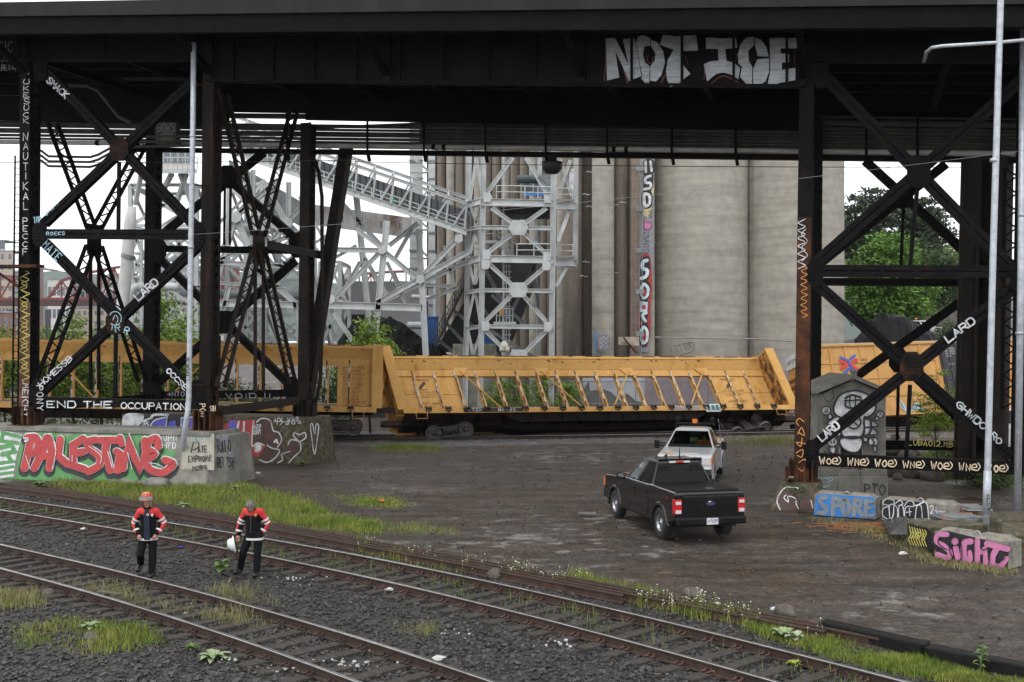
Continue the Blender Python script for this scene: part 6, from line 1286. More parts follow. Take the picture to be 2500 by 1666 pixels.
for q in (((1150, 160), (1080, 145), (1045, 190), (1110, 210), (1050, 235), (1045, 300), (1100, 335), (1140, 300), (1150, 150)), ((1110, 330), (1105, 210), (1150, 200), (1180, 240), (1180, 330)), ((1150, 200), (1200, 160), (1230, 190), (1190, 210)), ((1190, 330), (1195, 215), (1230, 215), (1245, 330)), ((1245, 210), (1275, 170), (1320, 170), (1330, 215), (1260, 220), (1245, 300)), ((1260, 270), (1310, 265)), ((1290, 230), (1295, 300)), ((1330, 210), (1400, 190), (1420, 160)), ((1345, 330), (1360, 215), (1400, 215), (1410, 320)), ((1385, 190), (1450, 185), (1470, 330))): p.stroke(KB(*q), 2.4, True)
p.text('24+', *KB((1480, 280), (1600, 275)), 18, 2.2, seed=2); p.stroke(KB((1555, 265), (1615, 265)), 2.2); p.done(WHT, bb)
o, bb, f = block('concrete block painted pink with black outlined letters SIGHT, nearest the tracks', (2281, 1359), (2464, 1388))
p = Paint(f, .006); p.fill(KB((1530, 460), (1640, 440), (2215, 580), (2200, 790), (2060, 790), (1960, 745), (1640, 700), (1560, 690), (1522, 600))); p.done(BLKP, bb); p = Paint(f, .02)
for q, w in ((((1640, 475), (1560, 480), (1545, 540), (1620, 590), (1670, 650), (1640, 690), (1550, 660)), 13), (((1720, 600), (1740, 690)), 14), (((1860, 540), (1800, 560), (1800, 690), (1850, 710)), 15), (((1850, 640), (1860, 700)), 11), (((1920, 530), (1920, 715)), 14), (((1950, 640), (1990, 610), (2000, 740)), 13), (((2010, 560), (2200, 610)), 15), (((2110, 590), (2060, 680), (2060, 760)), 15), (((2060, 760), (2140, 770), (2190, 700)), 13)): p.stroke(KB(*q), w, len(q) > 3)
p.fill(KB(*[(1712 + 36 * math.cos(i * .5236), 540 + 36 * math.sin(i * .5236)) for i in range(12)])); p.done(PNKP, bb, 'graffiti', 'pink letters SIGHT')
p = Paint(f, .05)
for q in (((1640, 530), (1575, 500), (1560, 560), (1640, 620)), ((1770, 560), (1780, 700)), ((1890, 520), (1890, 720)), ((1960, 560), (1965, 620), (2030, 610), (2030, 760)), ((2130, 690), (2090, 720), (2110, 740), (2180, 690)), ((1665, 470), (1660, 600), (1690, 690))): p.stroke(KB(*q), 2.6, True)
p.stroke(KB(*[(1712 + 38 * math.cos(i * .5236), 540 + 38 * math.sin(i * .5236)) for i in range(12)]), 2.4, False, True); p.done(BLKP, bb)
a, c = G(2213, 1338), G(2280, 1359); d2 = (G(2464, 1388) - G(2281, 1359)); d2.z = 0; d2.normalize()
o, bb, f = block('mossy concrete block with yellow scrawls on its end, behind the pink one', (2213, 1336), (2268, 1352), .66, 1.75, MOSS, chamf=False)
p = Paint(f, .006); p.fill(KB((1275, 380), (1460, 420), (1500, 470), (1500, 620), (1440, 600), (1280, 560))); p.done(BLKP, bb); p = Paint(f, .02)
for i in range(7): x = 1290 + i * 24; p.stroke(KB((x, 400 + i * 6), (x + 14, 470), (x - 6, 520), (x + 16, 570 + i * 3)), 2.2, True)
p.text('YNPS', *KB((1280, 500), (1440, 530)), 16, 2.4, seed=8); p.done(YELP, bb)
def crate(label, x0, x1, yt, yb, Y, mat, lid, col):
    o = thing('utility_box', label, 'utility box', P((x0 + x1) / 2, yb, Y)); b = MB(); b.hexa([P(x, 833, Yy) + V3((0, 0, z)) for x in (x0, x1) for Yy in (Y, Y + 1.1) for z in (-H + P(x, yb, Y).z, -H + P(x, yt, Y).z)]); b.build('box_body', mat, o, bevel=.02); b = MB(); c = P((x0 + x1) / 2, yt, Y + .5); b.box(c + V3((0, 0, .03)), (x1 - x0) * Y / F + .25, 1.35, .05, Matrix.Rotation(-.05, 3, 'X')); b.box(c + V3((.05, .05, .08)), (x1 - x0) * Y / F + .12, 1.2, .03, Matrix.Rotation(-.05, 3, 'X')); b.build('lid', lid, o); return o
ORB = M('orange_worn_paint', [(.14, .125, .1), (.2, .17, .13), (.4, .12, .06), (.45, .15, .08)], 4, .8, lo=.4, hi=.55, speck=.2); LIDM = M('steel_lid', [(.12, .14, .15), (.25, .28, .3), (.2, .15, .12)], 3, .5)
crate('low orange flaked concrete box with a loose steel lid, left of the leaning pole', 2300, 2374, 1266, 1312, 31.5, ORB, LIDM, 0); crate('second orange concrete box under a tilted lid, behind the leaning pole', 2348, 2390, 1243, 1306, 33.0, ORB, LIDM, 0)
for lab, x0, x1, yt, Y, m_ in (('mossy concrete ledge at the foot of the leaning pole', 2385, 2520, 1268, 31.2, MOSS), ('dark mossy lump of concrete at the right edge behind the pink block', 2442, 2520, 1299, 28.0, MOSS)):
    b = MB(); z = P(0, yt, Y).z; b.hexa([P(x, 833, Yy) + V3((0, 0, -H + zz)) for x in (x0, x1) for Yy in (Y, Y + 1.5) for zz in (-.2, z)]); tag(b.build('concrete_ledge', m_, org=(P(x0, 833, Y).x, Y, 0), bevel=.09), lab, 'ledge')
b = MB(); b.prism([P(2152, 1273, 32.6), P(2214, 1262, 32.2), P(2218, 1308, 29.9), P(2172, 1308, 29.9)], (0, 0, .03)); tag(b.build('steel_sheet', M('wet_sheet', [(.02, .018, .017), (.05, .045, .042)], 3, .22), org=P(2172, 1308, 29.9)), 'wet dark steel sheet lying in front of the bubble letter block', 'sheet')
b = MB()
rr = random.Random(2)
for i in range(260):
    g = G(2120 + rr.gauss(0, 60), 1277 + abs(rr.gauss(0, 11))); a = rr.uniform(-.6, .6); b.box(g + V3((0, 0, .02)), rr.uniform(.1, .35), .02, .015, Matrix.Rotation(a, 3, 'Z'))
tag(b.build('bark_chips', M('orange_bark', [(.2, .075, .025), (.38, .16, .06)], 6, .8)), 'orange wood splinters scattered before the blocks', None, kind='stuff')
# boulders
rr = random.Random(9); nb = 0; BOUL = M('boulder', [(.05, .042, .034), (.1, .085, .07), (.16, .14, .115)], 3, .85, bump=.4, speck=.2)
for (cx, cy, sx_, sy_, n_, pile, where) in ((2185, 1108, 26, 5, 26, 14, 'the rock pile right of the hut'), (2250, 1160, 60, 8, 40, 0, 'the rocky bank behind the orange boxes')):
    for i in range(n_):
        dx = rr.gauss(0, 1); g = G(cx + dx * sx_, cy + rr.gauss(0, 1) * sy_); r = rr.uniform(.16, .36); h = max(0, (1 - abs(dx))) * rr.random() * pile * .06; b = MB(); b.ball(g + V3((0, 0, r * .3 + h)), r, 1.25, 1, .75, 9, 6, .35, Matrix.Rotation(rr.uniform(0, 3), 3, 'Z'), i + 1); tag(b.build('boulder', BOUL, org=g, smooth=True), 'rounded brown river boulder in ' + where, 'boulder', 'boulders in ' + where)
def rock(label, x, y, r, sz=(1.2, 1, .7), mat=BOUL, seed=1): g = G(x, y); b = MB(); b.ball(g + V3((0, 0, r * .4)), r, *sz, 10, 7, .4, Matrix.Rotation(seed, 3, 'Z'), seed); tag(b.build('rock', mat, org=g, smooth=True), label, 'rock')
rock('grey boulder lying on the lot beyond the rusty rails at the right', 1692, 1460, .2, seed=3); rock('brown rock balanced against the loose rails in the middle', 1046, 1348, .17, (1, .6, 1), seed=4); rock('dark rounded rock between the weeds and the shiny rail', 1208, 1412, .17, (1, 1, .9), seed=5); rock('flat concrete lump in the grass before the painted wall', 382, 1190, .38, (1.5, .8, .5), CONC, 6); rock('small grey rock by the near rail at the left', 118, 1455, .13, seed=7); rock('stone with litter beside the rusty rails at the right', 1915, 1505, .24, (1.3, .8, .55), seed=8); rock('stone in the ballast near the mullein plants', 222, 1563, .13, seed=9)
# stored rails and timbers
for i, (o_, x0, x1, z, lab) in enumerate(((0, -22, 11.5, 0, 'farthest of the four loose rusty rails lying along the lot edge'), (-.2, -18, 8.2, 0, 'second rusty loose rail from the lot, lying in the bundle'), (-.42, -22, 6.1, .0, 'third rusty loose rail from the lot, lying in the bundle'), (-.62, -24, 3.0, 0, 'nearest of the four loose rusty rails, closest to the shiny rails'))):
    path = walk(f3, x0, x1); b = railmesh(path, o_ - .1, 0.0); mid = path[len(path) // 2][0]
    tag(b.build('loose_rail', [RRED, RAILS], org=(mid.x, mid.y, 0)), lab, 'rail', 'loose rusty rails beside the middle track')
for lab, A_, B_, w_, h_ in (('long black tarred timber at the bottom right in front of the rusty rail', (2010, 1545), (2262, 1604), .3, .24), ('broken black timber continuing to the bottom right corner', (2268, 1608), (2560, 1668), .3, .23)):
    a, c = G(*A_), G(*B_); b = MB(); b.bar(a + V3((0, 0, h_ / 2)), c + V3((0, 0, h_ / 2)), w_, h_); tag(b.build('timber', TIMB, org=a, bevel=.03), lab, 'timber')
b = MB(); b.bar(G(612, 1455) + V3((0, 0, .04)), G(780, 1462) + V3((0, 0, .04)), .18, .04); q = G(250, 1450); 
b = MB(); b.bar(G(240, 1450) + V3((0, 0, .05)), G(296, 1456) + V3((0, 0, .05)), .14, .03); tag(b.build('plank', M('grey_plank', [(.12, .12, .11), (.2, .2, .19)], 5, .8), org=G(268, 1453)), 'grey splintered board lying between the nearest rails', 'plank')
b = MB(); b.bar(G(1412, 1256) + V3((0, 0, .04)), G(1456, 1257) + V3((0, 0, .04)), .2, .05); tag(b.build('plank', M('grey_plank', (.1, .1, .1)), org=G(1434, 1256)), 'short board lying on the wet lot left of the black pickup', 'plank')
for i, (x, y, c, lab) in enumerate(((205, 1297, (.6, .6, .58), 'white crumpled scrap on the ballast in front of the middle track at the left'), (630, 1158, (.6, .6, .58), 'white paper on the dirt beside the rear pier'), (1748, 1482, (.6, .6, .58), 'torn white wrapper beside the flowers'), (952, 1445, (.6, .6, .58), 'white scrap by the sleeper ends'), (1748, 1650, (.6, .6, .58), 'white plastic scrap at the bottom right sleepers'), (2205, 1356, (.6, .6, .58), 'white litter in front of the mossy block'), (442, 1341, (.02, .04, .3), 'blue plastic scrap on the sleeper ends of the middle track'), (1895, 1493, (.5, .6, .65), 'crushed drink can on the rock by the rails'), (933, 1227, (.6, .12, .04), 'orange scrap on the mossy lot'), (1070, 1615, (.5, .5, .48), 'pale stone chip beside the near rail'), (30, 1194, (.55, .2, .15), 'pink painted block beside the rusty rails at the left edge'))):
    g = G(x, y); b = MB(); b.ball(g + V3((0, 0, .05)), .05 if i == 6 else .085, 1.3, .8, .5, 7, 5, .6, None, i + 2); tag(b.build('litter', M('litter%d' % i, c, rough=.6), org=g), lab, 'litter', None)
# ------------------------------------------------------------------ plants
LEAFG = M('leaf_green', [(.07, .13, .03), (.12, .2, .045), (.2, .28, .07)], 2.5, .5, lo=.3, hi=.7, speck=.15, spec=.3)
MULL = M('mullein_leaf', [(.15, .21, .1), (.24, .31, .15), (.32, .38, .21)], 4, .75)
def leaf(b, base, d, L_, w_, droop=.4, n=5):
    d = V3(d).normalized(); sd = d.cross(V3((0, 0, 1))); sd = sd.normalized() if sd.length > .01 else V3((1, 0, 0)); rows = []
    for i in range(n + 1):
        t = i / n; c = V3(base) + d * (L_ * t) - V3((0, 0, droop * L_ * t * t)); k = w_ * math.sin(math.pi * min(1, .08 + t * .92)) ** .8; u = V3((0, 0, .25 * k)); rows.append([c - sd * k / 2 + u, c, c + sd * k / 2 + u])
    b.grid(rows)
def rosette(name, label, x, y, n, L_, w_, mat, seed, lift=.7):
    g = G(x, y); rr = random.Random(seed); o = thing(name, label, 'plant', g)
    for i in range(n):
        b = MB(); a = i * 2.4 + rr.uniform(-.2, .2); e = lift * (.35 + .9 * i / n); leaf(b, g + V3((0, 0, .03)), (math.cos(a), math.sin(a), e), L_ * rr.uniform(.7, 1.05), w_, .35); b.build('leaf', mat, o, smooth=True)
rosette('mullein_plant', 'pale green mullein rosette beside the near rail at the bottom left', 520, 1612, 15, .36, .13, MULL, 1); rosette('mullein_plant', 'small mullein rosette in the grass patch at the bottom left', 222, 1535, 12, .28, .1, MULL, 2); rosette('mullein_plant', 'mullein with broad leaves standing by the rusty rails at the right', 1912, 1560, 12, .34, .15, MULL, 3, 1.1); rosette('mullein_plant', 'paler mullein right of the broad leaved one at the right', 1938, 1566, 9, .3, .16, M('pale_mullein', [(.25, .3, .2), (.4, .45, .32)], 3, .8), 4, 1.0); rosette('mullein_plant', 'mullein rosette in the grass behind the loose rails', 450, 1238, 11, .34, .12, MULL, 5); rosette('mullein_plant', 'leafy weed in the grass near the pier end', 575, 1195, 12, .4, .1, MULL, 6); rosette('weed_plant', 'bright green weed beside the near mullein', 468, 1590, 16, .22, .05, LEAFG, 7, 1.2); rosette('weed_plant', 'leafy weed before the painted wall at the left', 95, 1188, 16, .45, .14, LEAFG, 8); rosette('weed_plant', 'weed growing at the foot of the rear pier corner', 735, 1135, 12, .4, .13, LEAFG, 9); rosette('weed_plant', 'weed beside the dirt behind the front pier', 610, 1152, 12, .4, .12, LEAFG, 10, 1.2); rosette('weed_plant', 'yellow green weed between the right hand rails', 1938, 1632, 14, .2, .08, M('lime_leaf', [(.2, .28, .02), (.3, .36, .05)], 4, .6), 11, 1.4)
def sprig(label, x, y, hgt, n, L_, w_, mat, seed):
    g = G(x, y); rr = random.Random(seed); o = thing('leafy_weed', label, 'plant', g); b = MB(); b.tube([g, g + V3((.02, 0, hgt * .5)), g + V3((.05, 0, hgt))], .012, 5); b.build('stem', mat, o)
    for i in range(n): a = i * 2.4; z = hgt * (.25 + .75 * i / n); b = MB(); leaf(b, g + V3((.05 * i / n, 0, z)), (math.cos(a), math.sin(a), .5), L_, w_, .5); b.build('leaf', mat, o, smooth=True)
sprig('broad leaved green weed between the two walking men', 537, 1408, .34, 9, .22, .19, LEAFG, 3); sprig('narrow leaved green shoot in front of the black timber', 2392, 1648, .48, 16, .16, .05, LEAFG, 4)
rr = random.Random(6); FLW = M('flower_white', (.8, .8, .74), rough=.6); b = MB(); bs = MB()
for cx, cy, n_ in ((905, 1345, 24), (1010, 1362, 14), (1045, 1372, 14), (1155, 1392, 40), (1245, 1405, 60), (1290, 1412, 50), (1350, 1424, 40), (1400, 1420, 30), (1580, 1475, 60), (1640, 1490, 70), (1700, 1485, 60), (1740, 1498, 50), (1790, 1512, 50), (1830, 1520, 20), (1990, 1560, 14)):
    for i in range(int(n_ * .4)):
        g = G(cx + rr.gauss(0, 18), cy + rr.gauss(0, 6)); h = rr.uniform(.12, .34); t = g + V3((rr.gauss(0, .03), rr.gauss(0, .03), h)); bs.bar(g, t, .006, .006); r = rr.uniform(.009, .018); b.ball(t, r, 1, 1, .6, 5, 3)
tag(b.build('flowers', FLW), 'tiny white flowers along the middle track', None, kind='stuff'); tag(bs.build('flower_stems', GRS), 'thin green stems of the white flowers', None, kind='stuff')
# ------------------------------------------------------------------ trees
BARK = M('bark', [(.025, .02, .016), (.05, .042, .035), (.08, .07, .06)], 3, .9, bump=.5, stretch=(3, 3, .6))
def fol(name, cols): return M(name, cols, .55, .55, lo=.3, hi=.72, speck=.35, sscale=2.2, spec=.25)
FG = fol('broadleaf', [(.05, .11, .018), (.10, .20, .03), (.16, .28, .05)]); FD = fol('dark_foliage', [(.02, .035, .02), (.036, .055, .028), (.06, .08, .04)]); FY = fol('spring_foliage', [(.09, .16, .022), (.16, .25, .035), (.24, .33, .065)]); FL = fol('lime_foliage', [(.13, .19, .02), (.2, .27, .03), (.27, .34, .06)]); FM = fol('mid_foliage', [(.035, .06, .02), (.06, .095, .03), (.09, .13, .045)])
def tree(name, label, base, hgt, blobs, nclump, nleaf, ls, mat, seed, cr=.5, group=None, tr=None, flat=1.0, cat='tree'):
    """tapered trunk and limbs reaching leaf clumps spread through the crown blobs [(dx, dy, z, rx, ry, rz)]"""
    rr = random.Random(seed); base = V3(base); o = thing(name, label, cat, base, group); b = MB(); tr = tr or hgt * .022
    b.tube([base - V3((0, 0, .3)), base + V3((rr.gauss(0, .1), 0, hgt * .3)), base + V3((rr.gauss(0, .2), 0, hgt * .6)), base + V3((0, 0, hgt * .92))], [tr * 1.25, tr, tr * .65, tr * .15], 8); f = MB(); vol = [x[3] * x[4] * x[5] for x in blobs]
    for c in range(nclump):
        q = rr.choices(blobs, vol)[0]; u = V3((rr.gauss(0, 1), rr.gauss(0, 1), rr.gauss(0, 1))).normalized() * (rr.random() ** .45); cc = base + V3((q[0] + u.x * q[3], q[1] + u.y * q[4], q[2] + u.z * q[5]))
        if c % 4 == 0:
            s = base + V3((0, 0, max(hgt * .15, (cc.z - base.z) * rr.uniform(.45, .8)))); m = (s + cc) / 2 + V3((0, 0, .1 * (cc - s).length)); b.tube([s, m, cc], [tr * .3, tr * .2, tr * .05], 5, False)
        k = cr * rr.uniform(.6, 1.3)
        for i in range(nleaf):
            p = cc + V3((rr.gauss(0, k), rr.gauss(0, k), rr.gauss(0, k * .6 * flat))); n = V3((rr.gauss(0, 1), rr.gauss(0, 1), rr.gauss(.6, 1))).normalized(); a = n.cross(V3((rr.random(), rr.random(), rr.random()))).normalized(); e = n.cross(a); s = ls * rr.uniform(.6, 1.3)
            f.add([p - a * s * .9, p - e * s * .45, p + a * s * .9, p + e * s * .45], [(0, 1, 2, 3)])
    b.build('trunk', BARK, o, smooth=True); f.build('crown', mat, o); return o
def at(x, y, Y): return P(x, y, Y)
def zt(p): p = V3(p); p.z = zg(p.x, p.y); return p
tree('deciduous_tree', 'bright green broadleaf tree with a round crown behind the right coal heap', zt(at(2170, 800, 126)), 12.6, [(-1, 0, 6.5, 4.2, 3.6, 4.2), (2.2, -.6, 5.2, 2.8, 2.8, 3.2), (-2.6, 0, 4.6, 2.2, 2.4, 3), (0, 0, 9.6, 2.6, 2.5, 2.4), (.8, -1, 3.2, 4.0, 2.2, 2)], 560, 44, .26, FG, 3, .55)
tree('cedar_tree', 'dark feathery cedar rising behind the bright tree beside the silos', zt(at(2112, 800, 150)), 22, [(0, 0, 16, 3.8, 3, 4.5), (-1.2, 0, 12, 4.2, 3, 3), (1.6, 0, 11, 3.4, 3, 4)], 330, 40, .3, FD, 4, .8, flat=.4)
tree('cedar_tree', 'dark open cedar seen under the crossing of the right tower braces', zt(at(2236, 800, 152)), 20, [(0, 0, 13, 4.5, 3, 6), (1.0, 0, 17, 2.0, 2, 3)], 300, 40, .3, FD, 5, .75, flat=.4)
tree('cedar_tree', 'dark ragged pine standing alone against the sky at the right', zt(at(2284, 800, 140)), 17, [(0, 0, 13.8, 1.6, 1.5, 2.2), (-.6, 0, 10, 2.1, 1.8, 2.4), (.4, 0, 7, 3.0, 2, 2.6)], 190, 40, .27, FD, 6, .6, flat=.5)
tree('deciduous_tree', 'broad dark tree with a forked trunk above the parked white truck', zt(at(2277, 800, 131)), 11, [(0, 0, 8.2, 3.2, 2.5, 2.6), (1.8, 0, 6.5, 2.4, 2, 2), (-1.5, 0, 6.6, 2.4, 2, 1.8)], 210, 40, .22, FM, 7, .6)
tree('deciduous_tree', 'yellow green tree at the right edge of the gap by the rear column', zt(at(2335, 800, 146)), 13, [(0, 0, 9.5, 2.6, 2.4, 3.2), (-.6, 0, 6, 2.2, 2, 3)], 170, 40, .24, FY, 8, .6)
tree('shrub', 'low green shrub beside the parked white truck', zt(at(2318, 790, 116)), 2.2, [(0, 0, 1.2, 1.5, 1.2, 1)], 60, 40, .12, FM, 9, .35, cat='shrub')
tree('shrub', 'thin light green bush on the slope of the right coal heap', zt(at(2262, 800, 106)), 2.6, [(0, 0, 1.4, 1.8, 1.2, .9)], 40, 26, .1, FY, 19, .4, cat='shrub')
g = G(2288, 1122); tree('young_tree', 'young tree with lime green leaf sprays beside the rear column', g, 4.3, [(-.1, 0, 1.6, 1.2, .8, .45), (.1, 0, 2.2, 1.05, .8, .4), (-.1, 0, 2.8, .9, .7, .4), (-.5, 0, 3.5, .35, .4, .3), (.3, 0, 4.0, .3, .3, .35), (.6, 0, 3.2, .35, .3, .3), (-.6, 0, 1.1, .5, .5, .3)], 120, 44, .055, FL, 10, .16, tr=.035, flat=.4)
tree('sapling', 'green maple sapling growing between the two yellow wagons', G(905, 1058), 7.4, [(0, 0, 4.9, 1.3, 1, .9), (-.8, 0, 3.8, 1.0, .8, 1.1), (.6, 0, 4.0, 1.2, .8, .9), (0, 0, 6.1, .9, .7, .6), (-.3, 0, 2.4, .9, .7, 1.2), (1.3, 0, 4.6, .6, .5, .5)], 150, 36, .13, FY, 12, .28, tr=.06)
for i, (x, hgt, Y, lab) in enumerate(((10, 6.6, 66, 'leafy green bush behind the wagon at the left edge'), (105, 6.4, 68, 'leafy bush behind the leftmost lattice brace'), (178, 7.3, 67, 'leafy bush in the left bay, left of the inner hanger'), (245, 6.9, 69, 'leafy bush behind the lower left gusset'), (320, 6.6, 67, 'leafy bush left of the dark rear column'), (392, 9.2, 70, 'tallest leafy bush, right of the dark rear column'), (452, 7.6, 68, 'leafy bush just behind the kinked conduit pole'))):
    g = P(x, 833, Y); g.z = 0
    tree('bush', lab, g, hgt, [(0, 0, hgt * .3, 1.7, 1.2, 1.9), (-.5, 0, hgt * .58, 1.25, 1, 1.5), (.6, 0, hgt * .6, 1.1, 1, 1.5), (.1, 0, hgt * .82, .75, .7, 1.1)], 150, 34, .13, FY, 20 + i, .34, 'bushes behind the left wagon', tr=.07, cat='bush')
for x, hgt, Y, lab in ((560, 3.6, 68, 'low bush seen through the wagon right of the streaked column'), (630, 3.0, 66, 'low bush behind the rear pier, under the lattice brace'), (820, 4.2, 70, 'thin bush behind the end of the upright wagon')):
    g = P(x, 833, Y); g.z = 0; tree('bush', lab, g, hgt, [(0, 0, hgt * .45, 1.5, 1, hgt * .4)], 70, 34, .11, FM, int(x), .3, tr=.05, cat='bush')
for x, hgt, lab in ((1215, 2.6, 'green creeper on the fence left of the tie rod'), (1255, 3.4, 'green creeper climbing the fence behind the third post of the wagon'), (1320, 3.2, 'green creeper on the fence, middle of the derailed wagon'), (1385, 2.4, 'green creeper at the right end of the overgrown fence')):
    g = P(x, 833, 75); g.z = .2; tree('creeper', lab, g, hgt, [(0, 0, hgt * .5, 1.0, .3, hgt * .45), (.2, 0, hgt * .8, .6, .3, .5)], 50, 30, .09, FY, int(x), .22, tr=.03, cat='creeper')
tree('creeper', 'dark creeper hanging over the brown footing of the right column', G(1950, 1252) + V3((0, 0, .1)), .8, [(0, 0, .55, .5, .12, .25)], 22, 22, .035, FM, 77, .1, tr=.012, cat='creeper')
for x, y, r, lab in ((2445, 1190, .9, 'low dark shrub between the two grey poles'), (2330, 1125, .7, 'low shrub on the bank under the yellow lettered strut'), (2395, 1150, .6, 'low shrub in the shade left of the leaning pole')):
    tree('shrub', lab, G(x, y), r, [(0, 0, r * .4, r * 1.3, r, r * .45)], 40, 30, .06, FM, int(x), .18, tr=.03, cat='shrub')
# ------------------------------------------------------------------ bank behind: retaining wall
rw = thing('retaining_wall', 'low grey retaining wall with dark graffiti behind the parked white truck', 'wall', zt(P(2310, 775, 134))); b = MB(); b.hexa([P(x, y, Yy) for x in (2250, 2345) for Yy in (134, 134.5) for y in (800, 756)]); wb = b.build('wall_body', CONC, rw); q = Paint(PL((0, 134, 0), (0, -1, 0)), .05); q.text('OCU', (2288, 772), (2326, 772), 12, 2.4, seed=4); q.done(GRYP, wb)
# ------------------------------------------------------------------ red river bridge, city and hills far behind
RB = M('bridge_red', [(.12, .025, .02), (.17, .036, .028), (.21, .05, .04)], .2, .6); DRB = M('bridge_dark', [(.05, .02, .02), (.08, .035, .03)], .2, .7)
rb = thing('truss_bridge', 'distant red steel truss bridge over the river', 'bridge', P(300, 735, 430)); YB = 430
def rbar(a, c, w, mat=RB, name='truss_member', Y=YB): b = MB(); b.bar(P(*a, Y), P(*c, Y), w, .6, (0, 1, 0)); return b
TOPS = [[(-60, 672), (40, 676), (92, 700)], [(118, 728), (150, 686), (178, 676), (228, 664), (280, 654), (330, 648), (380, 646), (430, 646), (480, 650), (530, 664), (580, 690), (600, 728)], [(820, 728), (850, 676), (900, 668), (960, 664), (1020, 662)]]
for Y, nm in ((YB, 'near_truss'), (YB + 14, 'far_truss')):
    b = MB()
    for T in TOPS:
        for a, c in zip(T, T[1:]): b.bar(P(*a, Y), P(*c, Y), .95, .9, (0, 1, 0))
        x = T[0][0]; k = 0; n = int((T[-1][0] - T[0][0]) / 33) + 1; prev = None
        for i in range(n + 1):
            x = T[0][0] + (T[-1][0] - T[0][0]) * i / n
            for a, c in zip(T, T[1:]):
                if a[0] <= x <= c[0]: y = a[1] + (c[1] - a[1]) * (x - a[0]) / (c[0] - a[0])
            if 0 < i: b.bar(P(x, y, Y), P(x, 729, Y), .5, .5, (0, 1, 0)); b.bar(P(prev[0], 729 if i % 2 else prev[1], Y), P(x, y if i % 2 else 729, Y), .55, .5, (0, 1, 0)); b.bar(P(prev[0], (prev[1] + 729) / 2, Y), P(x, (y + 729) / 2, Y), .3, .3, (0, 1, 0))
            prev = (x, y)
    b.build(nm, RB, rb)
b = MB(); b.hexa([P(x, y, Yy) for x in (-120, 1040) for Yy in (YB - 1, YB + 15) for y in (748, 733)]); b.build('bridge_deck', DRB, rb); b = MB(); b.hexa([P(x, y, Yy) for x in (-120, 1040) for Yy in (YB - 1.2, YB - 1) for y in (733, 727)]); b.build('parapet', RB, rb); b = MB()
for x in (110, 140, 20, 605, 830): b.hexa([P(q, 833, Yy) + V3((0, 0, z)) for q in (x, x + 14) for Yy in (YB, YB + 12) for z in (-7, 12)])
b.build('pier', M('bridge_pier_grey', [(.04, .04, .045), (.08, .08, .085)], .2, .8), rb); b = MB(); b.hexa([P(x, y, Yy) for x in (540, 585) for Yy in (YB + 3, YB + 9) for y in (722, 640)]); b.build('bascule_house', RB, rb)
def building(label, x0, x1, yt, Y, mat, rows, cols, wm, ww=.55, wh=.5, dep=20, ptop=None):
    o = thing('city_building', label, 'building', P((x0 + x1) / 2, 833, Y)); z1 = P(0, yt, Y).z; b = MB(); b.hexa([P(x, 833, Yy) + V3((0, 0, z - H)) for x in (x0, x1) for Yy in (Y, Y + dep) for z in (-3, z1)]); b.build('wall', mat, o); X0, X1 = P(x0, 833, Y).x, P(x1, 833, Y).x
    b = MB(); b.box(((X0 + X1) / 2, Y + dep / 2, z1 + .3), X1 - X0 + .6, dep + .6, .7); b.build('roof', GREY2, o)
    for r in range(rows):
        for c in range(cols): b = MB(); cw, ch = (X1 - X0) / cols, (z1 - 2) / rows; b.box((X0 + cw * (c + .5), Y - .04, z1 - ch * (r + .5)), cw * ww, .12, ch * wh); b.build('window', wm, o)
    return o
WB = M('window_blue', [(.08, .1, .12), (.16, .19, .22)], .1, .25); BG1 = M('wall_beige', [(.38, .32, .25), (.42, .36, .29)], .1, .85); BG2 = M('wall_pale', [(.5, .48, .45), (.58, .56, .53)], .1, .85); BRK = M('wall_brick', [(.18, .08, .06), (.22, .11, .08)], .1, .85)
building('beige apartment tower at the left edge of the skyline', -60, 34, 614, 720, BG1, 9, 5, WB, .4, .5); building('glass topped block rising behind the beige tower at the left edge', -30, 13, 588, 760, WB, 5, 3, BG2, .6, .2); building('narrow brown brick tower in the skyline beside the leftmost column', 96, 106, 657, 640, BRK, 7, 2, WB, .5, .5); building('white flat roofed building behind the red bridge truss', 116, 182, 684, 620, BG2, 3, 6, WB, .7, .4); building('pale glazed office building behind the middle of the red truss', 184, 350, 702, 640, BG2, 3, 14, WB, .75, .55); building('cream low building under the left end of the red bridge', -20, 46, 746, 470, BG1, 4, 8, WB, .6, .45); building('beige warehouse with small windows under the red bridge', 172, 340, 752, 490, BG1, 4, 12, WB, .55, .4); building('red brick building low at the left edge', -60, 40, 764, 400, BRK, 2, 6, WB, .5, .5); building('pale building behind the white trestle legs', 430, 560, 742, 500, BG2, 4, 10, WB, .6, .5); building('distant pale office block at the right of the red bridge', 900, 1000, 700, 700, BG2, 4, 10, WB, .6, .5)
rows = []
for j in range(9):
    t = j / 8; rows.append([(x, 2300 + 700 * t, max(-2, (150 + 50 * noise.noise(V3((x * .0016, 1, 1))) + 10 * noise.noise(V3((x * .02, t * 9, 1)))) * math.sin(math.pi * min(1, .02 + t) * .5) * (1.25 if x < -500 else 1))) for x in range(-2200, 2400, 25)])
tag(MB().grid(rows).build('hills', M('forest_hill', [(.03, .05, .035), (.06, .09, .06)], .01, .9), smooth=False), 'forested hills on the horizon', None, kind='structure')
